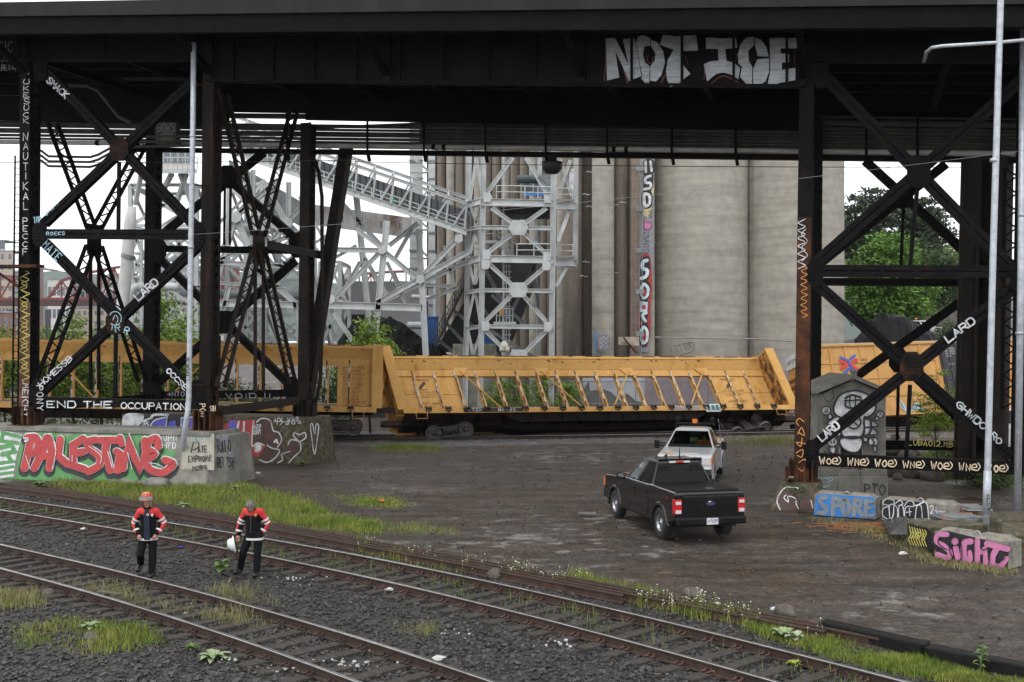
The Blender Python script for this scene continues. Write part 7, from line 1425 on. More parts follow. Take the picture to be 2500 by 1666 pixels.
# ------------------------------------------------------------------ white trestles and machinery on the left
def trestle(label, x0, x1, yt, yb, Y, bays, seed, mat=GREY, w=.3, dep=5, taper=.0):
    o = thing('machinery_trestle', label, 'trestle', P((x0 + x1) / 2, 833, Y)); o.location.z = 0; rr = random.Random(seed)
    def node(i, k, far): t = k / bays; xx = (x0 if i == 0 else x1) + (-1 if i == 0 else 1) * taper * t * (x1 - x0); q = P(xx, yt + (yb - yt) * t, Y); q.y += far * dep; return q
    for i in (0, 1):
        for far in (0, 1): b = MB(); b.bar(node(i, 0, far), node(i, bays, far), w, w, (0, 1, 0)); b.build('leg', mat, o)
    for k in range(bays):
        for far in (0, 1):
            for a, c in ((node(0, k, far), node(1, k, far)), (node(0, k, far), node(1, k + 1, far)), (node(1, k, far), node(0, k + 1, far))): b = MB(); b.bar(a, c, w * .75, w * .7, (0, 1, 0)); b.build('brace', mat, o)
        for i in (0, 1):
            b = MB(); b.bar(node(i, k, 0), node(i, k + 1, 1), w * .6, w * .6); b.bar(node(i, k, 0), node(i, k, 1), w * .6, w * .6); b.build('brace', mat, o)
    return o
ms = trestle('white machinery tower carrying the control cabin behind the left tower', 318, 480, 452, 850, 84, 4, 1)
b = MB(); b.hexa([P(x, y, Yy) for x in (312, 482) for Yy in (82, 90) for y in (424, 413)]); b.build('platform', GREY, ms); b = MB(); b.hexa([P(x, y, Yy) for x in (378, 470) for Yy in (84, 88) for y in (413, 362)]); cb = b.build('cabin', BG2, ms); b = MB()
for i in range(5): b.hexa([P(x, y, Yy) for x in (382 + i * 18, 395 + i * 18) for Yy in (83.9, 84) for y in (398, 372)])
b.build('cabin_window', WB, cb); railing([(312, 413), (482, 413)], 82, 28, ms, 12)
for (a, c) in (((440, 424), (470, 500)), ((455, 424), (430, 500)), ((345, 424), (330, 500)), ((420, 424), (380, 500))): b = MB(); b.bar(P(*a, 83), P(*c, 84), .3, .3); b.build('strut', GREY, ms)
trestle('lower white trestle behind the dark rear column', 400, 476, 560, 850, 92, 4, 2, GREY, .28, 4); trestle('grey lattice tower between the streaked column and the crossed lattice', 560, 640, 450, 850, 90, 4, 3, GREY, .34, 6, .1); trestle('pale lattice tower behind the raking leg', 650, 740, 520, 850, 96, 4, 4, GREY, .3, 5, .15); trestle('thin grey trestle right of the raking leg', 782, 830, 640, 850, 88, 2, 5, GREY, .3, 5)
bd = thing('diagonal_gantry', 'heavy grey gantry of diagonal beams meeting at star nodes behind the crossed lattice', 'gantry', (P(640, 700, 84).x, 84, 0)); tower = bd
for a, c, w in (((500, 400), (730, 600), .5), ((575, 530), (650, 700), .5), ((575, 530), (520, 720), .4), ((575, 530), (680, 440), .36), ((620, 480), (575, 530), .4), ((700, 545), (640, 440), .4), ((700, 545), (800, 640), .44), ((700, 545), (620, 650), .4), ((700, 545), (760, 480), .36), ((620, 650), (720, 740), .4), ((540, 600), (700, 655), .3), ((520, 640), (760, 655), .34), ((500, 740), (860, 748), .5), ((640, 600), (760, 560), .3), ((800, 640), (770, 748), .36), ((618, 415), (618, 700), .3), ((705, 445), (705, 545), .34), ((560, 700), (520, 860), .34), ((650, 700), (690, 860), .36), ((720, 740), (735, 870), .34), ((500, 690), (700, 700), .24), ((480, 660), (640, 590), .26)): tbar(*a, *c, 84, None, w, .34, 'beam')
for a, c, w in (((500, 640), (640, 760), .2), ((520, 560), (600, 480), .2), ((600, 620), (700, 760), .2), ((640, 560), (700, 620), .2), ((480, 720), (560, 620), .2), ((540, 760), (620, 700), .2), ((720, 620), (660, 740), .2), ((730, 480), (800, 600), .24), ((760, 600), (820, 560), .2)): tbar(*a, *c, 90, None, w, .2, 'brace')
for x, y in ((575, 530), (700, 545)): b = MB(); b.prism([P(x + 15 * math.cos(i * math.pi / 4), y + 15 * math.sin(i * math.pi / 4), 83.7) for i in range(8)], (0, .1, 0)); b.build('gusset_plate', GREY, bd)
tower = None
wp = thing('loading_spout', 'long white loading spout hanging beside the dark rear column', 'spout', P(310, 700, 78)); wp.location.z = 0
b = MB(); b.tube([P(322, 505, 78), P(318, 545, 78), P(312, 620, 78), P(298, 760, 78), P(294, 830, 78)], [.28, .42, .42, .42, .42], 14); b.build('spout_pipe', M('spout_white', [(.4, .4, .38), (.6, .6, .58)], 2, .55, stretch=(1, 1, .4)), wp, smooth=True); b = MB(); b.tube([P(314, 622, 78), P(311, 632, 78)], .5, 14); b.build('spout_flange', GREY2, wp)
b = MB(); b.tube([P(340, 700, 80), P(330, 702, 80), P(322, 712, 80), P(320, 735, 80), P(306, 742, 80)], .3, 10); b.tube([P(340, 700, 80), P(420, 700, 80), P(436, 702, 80)], .3, 10); tag(b.build('duct_pipe', GREY, org=P(330, 702, 80), smooth=True), 'grey S shaped duct beside the white spout', 'duct')
b = MB(); b.tube([P(440, 715, 88), P(560, 718, 88), P(740, 722, 88)], .35, 10); tag(b.build('duct_pipe', GREY2, org=P(560, 718, 88), smooth=True), 'grey horizontal duct behind the crossed lattice', 'duct')
trestle('slim white trestle beside the loading spout', 322, 345, 560, 850, 80, 5, 6, GREY, .18, 3)
# ------------------------------------------------------------------ pickups
def CARP(name, c, rough=.2, coat=.6): return M(name, c, rough=rough, coat=coat, spec=.2)
CHROME = M('chrome', (.6, .6, .62), rough=.12, metal=1); ALLOY = M('steel_rim', [(.3, .31, .33), (.45, .46, .48)], 9, .35, metal=.7)
DGL = M('tinted_glass', (.004, .0045, .005), rough=.04, spec=.18); MATT = M('matt_black', (.006, .006, .0065), rough=.55, spec=.25); LRED = M('lens_red', (.5, .012, .015), rough=.12, coat=.5); LCLR = M('lens_clear', (.6, .6, .6), rough=.15); LAMB = M('lens_amber', (.75, .2, .02), rough=.2, coat=.4)
def clear_glass():
    m = bpy.data.materials.new('clear_glass'); m.use_nodes = True; t = m.node_tree; t.nodes.clear(); o = t.nodes.new('ShaderNodeOutputMaterial'); a = t.nodes.new('ShaderNodeBsdfTransparent'); a.inputs[0].default_value = (.55, .63, .58, 1); g = t.nodes.new('ShaderNodeBsdfGlossy'); g.inputs['Roughness'].default_value = .03; x = t.nodes.new('ShaderNodeMixShader'); lw = t.nodes.new('ShaderNodeLayerWeight'); lw.inputs[0].default_value = .25; t.links.new(lw.outputs['Fresnel'], x.inputs[0]); t.links.new(a.outputs[0], x.inputs[1]); t.links.new(g.outputs[0], x.inputs[2]); t.links.new(x.outputs[0], o.inputs[0]); return m
CGL = clear_glass(); SGL = M('side_glass', (.02, .024, .024), rough=.03, spec=1.0, coat=1.0)
def pickup(label, paint, glass, style, group=None):
    """crew cab pickup, local axes: y forward, x right, z up, origin on the ground under its middle"""
    o = thing('pickup_truck', label, 'pickup truck', (0, 0, 0), group); LR.add(o.name); RA, FA, WR = -1.78, 1.90, .405; HWD = .99
    def arc(c, r, a0, a1, n=9): return [(c + r * math.cos(R(a0 + (a1 - a0) * i / n)), .40 + r * math.sin(R(a0 + (a1 - a0) * i / n))) for i in range(n + 1)]
    out = [(2.80, .50), (2.88, .62), (2.90, 1.0), (2.86, 1.14), (2.72, 1.21), (1.20, 1.31), (1.05, 1.33), (-.98, 1.33), (-1.0, 1.36), (-2.84, 1.36), (-2.90, 1.30), (-2.90, .66), (-2.80, .60)] + arc(RA, .50, 200, -20) + [(-1.25, .42), (1.38, .42)] + arc(FA, .50, 200, -20)
    out = [p for p in out if not (p[1] < .3)]
    b = MB(); n = len(out); L_ = []
    for x, ins in ((-HWD, .03), (-HWD + .025, 0), (HWD - .025, 0), (HWD, .03)):
        L_.append([(x, y - (ins if y > 2.7 else -ins if y < -2.75 else 0), z - (ins if z > 1.1 else 0)) for y, z in out])
    vs = [p for r in L_ for p in r]; fs = [tuple(range(n))[::-1], tuple(3 * n + i for i in range(n))] + [(k * n + i, k * n + (i + 1) % n, (k + 1) * n + (i + 1) % n, (k + 1) * n + i) for k in range(3) for i in range(n)]
    b.add(vs, fs); body = b.build('body', paint, o, bevel=.03)
    # roof and pillars
    zb, zr = 1.32, 1.94; yb0, yb1, yr0, yr1 = -1.0, 1.12, -.74, .30; wb, wr = .91, .64
    def cabp(u, v, x): y = (yb0 + (yb1 - yb0) * u) * (1 - v) + (yr0 + (yr1 - yr0) * u) * v; return V3((x * (wb * (1 - v) + wr * v), y, zb + (zr - zb) * v))
    b = MB(); b.hexa([cabp(u, v, x) + V3((0, 0, 0)) for x in (-1, 1) for u in (0, 1) for v in (.9, 1.0)]); b.add([cabp(u, 1.0, x) for x, u in ((-1, 0), (1, 0), (1, 1), (-1, 1))] + [cabp(u, 1.0, x) + V3((0, 0, .05)) for x, u in ((-.82, .12), (.82, .12), (.82, .86), (-.82, .86))], [(4, 5, 6, 7), (0, 1, 5, 4), (1, 2, 6, 5), (2, 3, 7, 6), (3, 0, 4, 7)])
    if style == 'black':
        for i in range(6): b.box((-.5 + i * .2, -.25, 1.992), .05, .75, .02)
    rf = b.build('roof', paint, o, bevel=.02)
    for x in (-1, 1):
        for u0, u1, mt, nm in ((0, .07, paint, 'rear_pillar'), (.45, .50, MATT, 'door_pillar'), (.94, 1.0, paint, 'windscreen_pillar')):
            b = MB(); b.hexa([cabp(u, v, x * k) for k in (.93, 1.0) for u in (u0, u1) for v in (0, .92)]); b.build(nm, mt, o)
        for u0, u1 in ((.09, .44), (.515, .93)):
            b = MB(); q = [cabp(u0, .03, x * .985), cabp(u1, .03, x * .985), cabp(u1 if u1 < .9 else .93, .90, x * .985), cabp(u0, .90, x * .985)]; b.prism(q, (-x * .012, 0, 0)); b.build('side_window', SGL if style == 'black' else glass, o)
    b = MB(); b.prism([cabp(.01, .04, -.9), cabp(.01, .04, .9), cabp(.01, .9, .9), cabp(.01, .9, -.9)], (0, .012, 0)); b.build('rear_window', glass, o)
    b = MB(); b.prism([cabp(.985, .03, -.92), cabp(.985, .03, .92), cabp(.985, .92, .92), cabp(.985, .92, -.92)], (0, .012, 0)); b.build('windscreen', glass, o)
    b = MB(); b.box((0, .05, 1.335), 1.72, 2.0, .02)
    for x in (-.45, .45):
        for y in (.15, -.65): b.box((x, y - .12, 1.5), .5, .14, .42); b.box((x, y - .12, 1.74), .26, .12, .14)
    b.box((0, .95, 1.37), 1.6, .3, .1); b.tube([(.45 + .19 * math.cos(i * .5), .66, 1.42 + .19 * math.sin(i * .5)) for i in range(14)], .018, 5) if style == 'white' else None
    b.build('interior', MATT, o)
    # doors, handles, mouldings
    for x in (-1, 1):
        for y0, y1 in ((-.93, .08), (.10, 1.28)):
            b = MB(); X = x * (HWD - .001); b.prism([(X, y0, .50), (X, y1, .50), (X, y1, .92), (x * .965, y1 - .0, 1.29), (x * .965, y0, 1.29), (X, y0, .92)], (x * .012, 0, 0)); d = b.build('door', paint, o, bevel=.006)
            b = MB(); b.box((x * 1.005, y0 + .16, 1.10), .03, .2, .035); b.build('handle', MATT if style == 'black' else paint, d, bevel=.008)
            b = MB(); b.box((x * 1.012, (y0 + y1) / 2, .62), .014, y1 - y0 - .02, .04); b.build('moulding', paint, d)
        for ay in (RA, FA):
            b = MB(); rows = []
            for i in range(13):
                a = R(188 - 196 * i / 12); rows.append([(x * (HWD - .05), ay + .49 * math.cos(a), .40 + .49 * math.sin(a)), (x * (HWD + .025), ay + .49 * math.cos(a), .40 + .49 * math.sin(a)), (x * (HWD + .02), ay + .57 * math.cos(a), .40 + .57 * math.sin(a)), (x * (HWD - .05), ay + .59 * math.cos(a), .40 + .59 * math.sin(a))])
            b.grid(rows); b.build('wheel_arch', paint, o, smooth=True)
        b = MB(); b.box((x * .86, .1, .40), .16, 2.6, .07); b.build('running_board', MATT, o)
        b = MB()
        if style == 'black': b.box((x * 1.14, .98, 1.36), .2, .1, .19); b.bar((x * .95, .98, 1.30), (x * 1.1, .98, 1.31), .06, .05)
        else: b.box((x * 1.26, 1.0, 1.40), .19, .1, .30); b.bar((x * .93, 1.0, 1.34), (x * 1.2, 1.0, 1.36), .05, .05); b.bar((x * .93, 1.0, 1.46), (x * 1.2, 1.0, 1.46), .05, .05)
        mr_ = b.build('mirror', MATT, o, bevel=.02); b = MB(); b.box((x * (1.14 if style == 'black' else 1.26), .925, 1.36 if style == 'black' else 1.4), .16, .006, .14); b.build('mirror_glass', M('mirror_silver', (.35, .38, .38), rough=.05, metal=.9), mr_)
        b = MB(); zl = .98; b.box((x * .9, -2.885, zl), .2, .06, .38); b.box((x * .975, -2.82, zl), .06, .14, .38); tl_ = b.build('tail_light', LRED, o, bevel=.01)
        b = MB(); b.box((x * .9, -2.92, zl + .1), .15, .012, .08); b.box((x * .9, -2.92, zl - .13), .15, .012, .09); b.build('reversing_lens', LCLR, tl_)
        b = MB(); b.box((x * .79, 2.88, .99), .34, .12, .28); hl = b.build('headlight', LCLR, o, bevel=.02); b = MB(); b.box((x * .945, 2.86, .99), .1, .14, .28); b.build('side_marker', LAMB, hl)
        for ay in (RA, FA):
            w_ = bpy.data.objects.new('wheel', None); COL.objects.link(w_); w_.parent = o; w_.location = (x * .86, ay, WR)
            b = MB(); b.lathe((0, 0, 0), [(.24, -.13), (.36, -.14), (.395, -.11), (.405, -.06), (.405, .06), (.395, .11), (.36, .14), (.24, .13)], 28, 'x')
            for i in range(28): a = 2 * math.pi * i / 28; b.box((.0, .402 * math.cos(a), .402 * math.sin(a)), .24, .03, .03, Matrix.Rotation(a, 3, 'X'))
            t_ = b.build('tyre', RUBBER, None); t_.parent = w_
            b = MB(); b.lathe((0, 0, 0), [(.25, x * .125), (.255, x * .10), (.235, x * .08), (.225, x * .02)], 24, 'x'); b.lathe((0, 0, 0), [(0, x * .10), (.07, x * .10), (.09, x * .08), (.21, x * .045), (.225, x * .02)], 24, 'x'); r_ = b.build('rim', ALLOY, None, smooth=True); r_.parent = w_
            b = MB()
            for i in range(7): a = 2 * math.pi * i / 7; b.ball((x * .07, .155 * math.cos(a), .155 * math.sin(a)), .036, .35, 1, 1, 8, 5)
            h_ = b.build('vent_hole', MATT, None); h_.parent = w_
            b = MB(); b.lathe((0, 0, 0), [(0, x * .12), (.045, x * .118), (.06, x * .09)], 12, 'x'); h_ = b.build('hub_cap', CHROME, None); h_.parent = w_
    b = MB(); b.box((0, .1, .55), 1.5, 5.0, .4); b.tube([(0, RA, .4), (.0, RA, .4001)], .1, 8); b.tube([(-.8, RA, .4), (.8, RA, .4)], .08, 8); b.build('chassis', MATT, o)
    # tail
    b = MB(); b.prism([(-.80, -2.905, .72), (.80, -2.905, .72), (.80, -2.905, 1.30), (-.80, -2.905, 1.30)], (0, .03, 0)); tg = b.build('tailgate', paint, o, bevel=.008); b = MB(); b.box((0, -2.925, 1.20), 1.58, .03, .10); b.build('tailgate_ledge', paint, tg, bevel=.01)
    b = MB(); b.hexa([(x, y, z) for x in (-.98, .98) for y in (-3.06, -2.85) for z in (.50, .70)]); rb_ = b.build('rear_bumper', MATT if style == 'black' else CHROME, o, bevel=.04); b = MB(); b.box((-.62, -3.065, .60), .6, .02, .1); b.box((.62, -3.065, .60), .6, .02, .1); b.build('bumper_recess', paint, rb_)
    fb_ = LOC((0, -3.065, 0), (1, 0, 0), (0, 0, 1))
    b = MB(); b.box((0, -3.066, .60), .32, .016, .17); lp_ = b.build('licence_plate', WHT, o); 
    if style == 'black':
        fp = LOC((0, -3.076, 0), (1, 0, 0), (0, 0, 1)); printed('607', fp, -.145, .575, .075, M('plate_violet', (.09, .07, .22)), lp_, width=.12); printed('PER', fp, .03, .575, .075, M('plate_violet', (.1, .1, .1)), lp_, width=.115); q = Paint(fp, .006); q.fill([(-.02, .56), (.022, .56), (.001, .66)]); q.done(M('plate_green', (.05, .4, .2)), lp_, 'plate_tree'); printed('Oregon', fp, -.06, .665, .018, M('plate_violet', (.1, .1, .1)), lp_)
        b = MB(); b.lathe((0, -2.915, 1.05), [(0, -.03), (.05, -.03), (.062, -.02), (.065, 0)], 24, 'y'); bd_ = b.build('badge', CHROME, tg); bd_.scale = (1, 1, 1)
        b = MB(); b.add([(.115 * math.cos(i * .2618), -2.925, 1.05 + .05 * math.sin(i * .2618)) for i in range(24)] + [(.115 * math.cos(i * .2618), -2.945, 1.05 + .05 * math.sin(i * .2618)) for i in range(24)], [tuple(range(24, 48))] + [(i, (i + 1) % 24, 24 + (i + 1) % 24, 24 + i) for i in range(24)]); b.build('badge_rim', CHROME, tg); b = MB(); b.add([(.1 * math.cos(i * .2618), -2.949, 1.05 + .04 * math.sin(i * .2618)) for i in range(24)], [tuple(range(24))]); b.build('badge_field', M('badge_blue', (.015, .04, .16), rough=.2), tg)
        printed('Ford', LOC((0, -2.951, 0), (1, 0, 0), (0, 0, 1)), -.06, 1.032, .045, CHROME, tg, width=.12, d=.002); printed('F-150', LOC((0, -2.908, 0), (1, 0, 0), (0, 0, 1)), -.42, .83, .085, paint, tg, width=.84, d=.012)
        b = MB(); b.hexa([(x, y, z) for x in (-.86, .86) for y in (-2.86, -1.06) for z in (1.34, 1.40)]); b.build('bed_cover', MATT, o, bevel=.015); printed('4x4', LOC((-1.0, -2.4, 0), (0, -1, 0), (0, 0, 1)), -.1, 1.13, .07, LRED, body, d=.006)
        b = MB(); b.box((0, -.80, 1.925), .62, .03, .055); br = b.build('brake_light', LCLR, o); b = MB(); b.box((0, -.82, 1.925), .24, .012, .05); b.build('brake_lens', LRED, br)
        b = MB(); b.prism([(-.12, .12, 1.99), (-.12, -.12, 1.99), (-.12, -.10, 2.08)], (.03, 0, 0)); b.build('roof_fin', MATT, o)
        b = MB(); b.tube([(.25, -.2, 1.98), (.25, -.2, 2.0)], .05, 8); b.tube([(.25, -.2, 2.0), (.25, -.2, 2.3)], [.02, .006], 6); b.build('aerial', MATT, o); b = MB(); b.box((.1, -2.6, 1.405), .22, .06, .02); b.build('cover_latch', CHROME, o)
    # nose
    b = MB(); b.box((0, 2.87, .96), 1.25, .1, .34); gr = b.build('grille', MATT, o); b = MB()
    for z in (.84, .96, 1.09): b.box((0, 2.925, z), 1.22, .03, .04)
    b.build('grille_bar', CHROME, gr); b = MB(); b.hexa([(x, y, z) for x in (-.97, .97) for y in (2.8, 3.02) for z in (.48, .76)]); b.build('front_bumper', CHROME if style != 'black' else MATT, o, bevel=.04)
    b = MB(); b.box((0, 2.0, 1.272), 1.0, 1.3, .03, Matrix.Rotation(-.055, 3, 'X')); b.build('bonnet_bulge', paint, body, bevel=.012)
    for s in (-1, 1): b = MB(); b.bar((s * .1, 1.16, 1.37), (s * .1 + .6, 1.03, 1.44), .03, .02); b.build('wiper', MATT, o)
    return o
BKP = CARP('black_car_paint', (.004, .004, .0045), .12, 1.0); WTP = CARP('white_car_paint', (.62, .63, .64), .25, .6); SVP = CARP('silver_car_paint', (.55, .56, .57), .28, .5)
def put(o, a, d):
    d = V3(d); o.location = a; o.rotation_euler = (0, 0, math.atan2(-d.x, d.y))
bt_ = pickup('shiny black crew cab pickup with a flat bed cover, parked tail towards the tracks', BKP, DGL, 'black')
hd = V3((-.24, .97, 0)).normalized(); rg_ = V3((hd.y, -hd.x, 0)); wl = G(1617, 1312); put(bt_, wl + rg_ * .90 + hd * 1.78 + V3((0, 0, 0)), hd); bt_.location.z = 0.0
wt = pickup('white crew cab pickup with an amber beacon, facing the viewer behind the black one', WTP, CGL, 'white'); hd2 = V3((-.26, -.966, 0)).normalized(); put(wt, V3((7.0, 43.6, 0)), hd2)
b = MB(); b.tube([(-.78, -.95, 1.36), (-.76, -.95, 2.06), (.76, -.95, 2.06), (.78, -.95, 1.36)], .035, 6); b.bar((-.76, -.8, 2.08), (.76, -.8, 2.08), .12, .07); rk = b.build('beacon_rack', MATT, wt)
b = MB(); b.lathe((0, -.8, 2.1), [(0, .16), (.09, .16), (.105, .13), (.11, 0)], 14); b.build('amber_beacon', M('beacon_orange', (.9, .22, .015), rough=.25), rk)
for x in (-.68, .68): b = MB(); b.tube([(x, -.8, 2.08), (x, -.8, 2.2)], .02, 6); b.lathe((x, -.8, 2.26), [(0, -.05), (.08, -.05), (.09, .0), (.08, .05), (0, .06)], 12, 'y'); b.build('work_lamp', MATT, rk)
b = MB(); b.prism([(-1.02, 2.4, .9), (-1.02, 2.3, .86), (-1.02, 1.4, 1.1), (-1.02, 1.4, 1.15)], (.01, 0, 0)); b.prism([(1.02, 2.4, .9), (1.02, 2.3, .86), (1.02, 1.4, 1.1), (1.02, 1.4, 1.15)], (-.01, 0, 0)); b.box((.55, 2.72, 1.225), .35, .1, .02); b.build('orange_stripe', M('stripe_orange', (.7, .3, .03)), wt)
fl = thing('flag', 'small striped red, white and blue flag on a staff behind the white pickup cab', 'flag', (0, 0, 0)); m_ = Matrix.Rotation(wt.rotation_euler.z, 3, 'Z'); fl.location = V3(wt.location) + m_ @ V3((-.98, -1.25, 1.30)); c0 = V3(fl.location)
b = MB(); b.tube([c0, c0 + V3((-.12, 0, .95))], .012, 6); b.build('flag_staff', CHROME, fl)
for i in range(7):
    b = MB(); t = c0 + V3((-.12, 0, .93)); b.grid([[t + V3((.05 * u + (i + v) * .055 * .55, -.02 * math.sin(u * 1.5), -(i + v) * .05 - u * .075)) for u in range(7)] for v in (0, 1)]); b.build('flag_stripe', REDP if i % 2 == 0 else WHT, fl)
b = MB(); t = c0 + V3((-.12, -.03, .935)); b.grid([[t + V3((.05 * u + v * .055 * .55, -.02 * math.sin(u * 1.5), -v * .05 - u * .075)) for u in range(4)] for v in (0, 1, 2, 3, 4)]); b.build('flag_canton', DBLU, fl)
far = dup(wt, V3((44.0, 121, 0)), None, 'white pickup parked far off on the bank under the trees'); far.location.z = zg(44, 121); far.rotation_euler = (0, 0, math.atan2(.55, -.83) + math.pi * .0); put(far, far.location, (.45, -.9, 0))
ed = dup(wt, V3((25.2, 55.5, 0)), None, 'white vehicle half hidden between the two grey poles at the right edge'); put(ed, ed.location, (-.86, -.5, 0)); 
for q in (wt, far, ed): q['group'] = 'white pickups'
# ------------------------------------------------------------------ people
SKIN = M('skin', [(.38, .2, .14), (.48, .27, .19)], 8, .55); HAIR = M('grey_hair', [(.07, .07, .07), (.2, .2, .2)], 30, .7, bump=.5, bscale=60); NAVY = M('navy_trousers', [(.003, .0035, .005), (.007, .0075, .010)], 6, .8, spec=.2, bump=.3, bscale=14); JBLK = M('jacket_black', [(.004, .004, .0045), (.009, .009, .010)], 5, .8, spec=.12, bump=.2, bscale=12); JRED = M('jacket_red', [(.5, .02, .02), (.65, .04, .035)], 5, .7, bump=.3, bscale=12); REFL = M('reflective_band', (.62, .64, .64), rough=.4); BOOT = M('boot_leather', [(.003, .003, .003), (.007, .0065, .006)], 8, .35)
def grow(name, J, E, mat, parent, root=None, vox=.015):
    """one continuous surface over a jointed skeleton: tapering limbs melted together; J = {joint: (x, y, z, radius[, depth radius])}"""
    b = MB()
    for a, c in E:
        p, q = V3(J[a][:3]), V3(J[c][:3]); ra, rc = J[a][3:], J[c][3:]; n = max(3, int((q - p).length / (.35 * min(ra[0], rc[0]))))
        for i in range(n + 1):
            t = i / n; rx, ry = ra[0] + (rc[0] - ra[0]) * t, ra[-1] + (rc[-1] - ra[-1]) * t; b.ball(p + (q - p) * t, 1, rx, ry, (rx + ry) / 2 if rx < .11 else min(rx, ry) * .8, 12, 8)
    o = b.build(name, mat, None); m = o.modifiers.new('melt', 'REMESH'); m.mode = 'VOXEL'; m.voxel_size = vox; m.use_smooth_shade = True; s = o.modifiers.new('soft', 'SMOOTH'); s.factor = .5; s.iterations = 5; o.parent = parent
    dg = bpy.context.evaluated_depsgraph_get(); dg.update(); me2 = bpy.data.meshes.new_from_object(o.evaluated_get(dg)); me2.name = name; o.modifiers.clear(); o.data = me2; me2.polygons.foreach_set('use_smooth', [True] * len(me2.polygons)); return o
def lerp(a, c, t): return tuple(a[i] + (c[i] - a[i]) * t for i in range(3))
def person(label, loc, rz, A, head_fwd=0.0, scale=1.0, vest=None):
    """A: joints (local, facing -y). Builds body, trousers, jacket with red yoke and sleeves, bands, boots, hands, face"""
    o = thing('person', label, 'person', loc); LR.add(o.name); o.rotation_euler = (0, 0, rz); o.scale = (scale,) * 3
    h = V3(A['head']); nk = V3(A['neck']); hf = V3((0, -math.cos(head_fwd), -math.sin(head_fwd))); hu = V3((0, -math.sin(head_fwd), math.cos(head_fwd)))
    J = {'pelvis': (*A['pelvis'], .13, .11), 'waist': (*lerp(A['pelvis'], A['chest'], .5), .13, .10), 'chest': (*A['chest'], .15, .11), 'neck': (*nk, .06), 'jaw': (*(h - hu * .06 + hf * .015), .062, .072), 'mid': (*(h + hu * .03), .075, .092), 'crown': (*(h + hu * .09 - hf * .01), .06, .072), 'nose': (*(h + hf * .105 - hu * .005), .014)}
    E = [('pelvis', 'waist'), ('waist', 'chest'), ('chest', 'neck'), ('neck', 'jaw'), ('jaw', 'mid'), ('mid', 'crown'), ('mid', 'nose')]
    for s in 'LR':
        J['sh' + s] = (*A['sh' + s], .065); J['el' + s] = (*A['el' + s], .048); J['wr' + s] = (*A['wr' + s], .034); J['hip' + s] = (*A['hip' + s], .1); J['kn' + s] = (*A['kn' + s], .065); J['an' + s] = (*A['an' + s], .035); J['to' + s] = (*A['to' + s], .024)
        E += [('chest', 'sh' + s), ('sh' + s, 'el' + s), ('el' + s, 'wr' + s), ('pelvis', 'hip' + s), ('hip' + s, 'kn' + s), ('kn' + s, 'an' + s), ('an' + s, 'to' + s)]
    body = grow('body', J, E, SKIN, o)
    sd = V3((1, 0, 0))
    for s in (-1, 1):
        b = MB(); b.ball(h + sd * (s * .085) - hf * .0 + hu * .005, .03, .4, .8, 1.1, 8, 6); b.build('ear', SKIN, body, smooth=True); b = MB(); b.ball(h + sd * (s * .032) + hf * .082 + hu * .032, .011, 1.3, .6, .8, 7, 5); b.build('eye', M('eye_dark', (.02, .015, .012), rough=.3), body, smooth=True); b = MB(); b.box(h + sd * (s * .034) + hf * .088 + hu * .052, .04, .012, .009); b.build('eyebrow', HAIR, body)
    b = MB(); b.box(h + hf * .084 - hu * .055, .05, .014, .01); b.build('mouth', M('lip', (.3, .12, .1)), body)
    T = {'p': (*A['pelvis'], .17, .135), 'w': (*lerp(A['pelvis'], A['chest'], .22), .165, .13)}; TE = [('p', 'w')]
    for s in 'LR':
        T['h' + s] = (*A['hip' + s], .108, .12); T['m' + s] = (*lerp(A['hip' + s], A['kn' + s], .5), .098); T['k' + s] = (*A['kn' + s], .088); T['c' + s] = (*lerp(A['kn' + s], A['an' + s], .5), .085); T['a' + s] = (*lerp(A['kn' + s], A['an' + s], .97), .08); TE += [('p', 'h' + s), ('h' + s, 'm' + s), ('m' + s, 'k' + s), ('k' + s, 'c' + s), ('c' + s, 'a' + s)]
    grow('trousers', T, TE, NAVY, o)
    for s in 'LR':
        an, to = V3(A['an' + s]), V3(A['to' + s]); grow('boot', {'t': (*(an + V3((0, .01, .07))), .068), 'a': (*(an - V3((0, -.02, .02))), .072), 'm': (*((an + to) / 2 - V3((0, 0, .01))), .064), 'f': (*(to + V3((0, -.03, .005))), .06, .055)}, [('t', 'a'), ('a', 'm'), ('m', 'f')], BOOT, o)
    if vest: JM, YM, BM = vest
    else: JM, YM, BM = JBLK, JRED, REFL
    ch = V3(A['chest']); Jk = {'b': (*lerp(A['pelvis'], A['chest'], -.12), .185, .15), 'w': (*lerp(A['pelvis'], A['chest'], .45), .18, .145), 'c': (*ch, .17, .135), 'n': (*lerp(ch, nk, .75), .08)}; JE = [('b', 'w'), ('w', 'c'), ('c', 'n')]
    for s in 'LR':
        Jk['s' + s] = (*A['sh' + s], .08); Jk['u' + s] = (*lerp(A['sh' + s], A['el' + s], .5), .078); Jk['e' + s] = (*A['el' + s], .074); Jk['f' + s] = (*lerp(A['el' + s], A['wr' + s], .55), .07); Jk['x' + s] = (*lerp(A['el' + s], A['wr' + s], .93), .06); JE += [('c', 's' + s), ('s' + s, 'u' + s), ('u' + s, 'e' + s), ('e' + s, 'f' + s), ('f' + s, 'x' + s)]
    jk = grow('jacket', Jk, JE, JM, o, root='w')
    Yk = {'c': (*(ch + V3((0, -.004, .035))), .172, .142), 'n': (*lerp(ch, nk, .5), .11, .1)}; YE = [('c', 'n')]
    for s in 'LR': Yk['s' + s] = (*(V3(A['sh' + s]) + V3((0, 0, .006))), .086); Yk['u' + s] = (*lerp(A['sh' + s], A['el' + s], .28), .084); YE += [('c', 's' + s), ('s' + s, 'u' + s)]
    grow('jacket_yoke', Yk, YE, YM, jk, root='c')
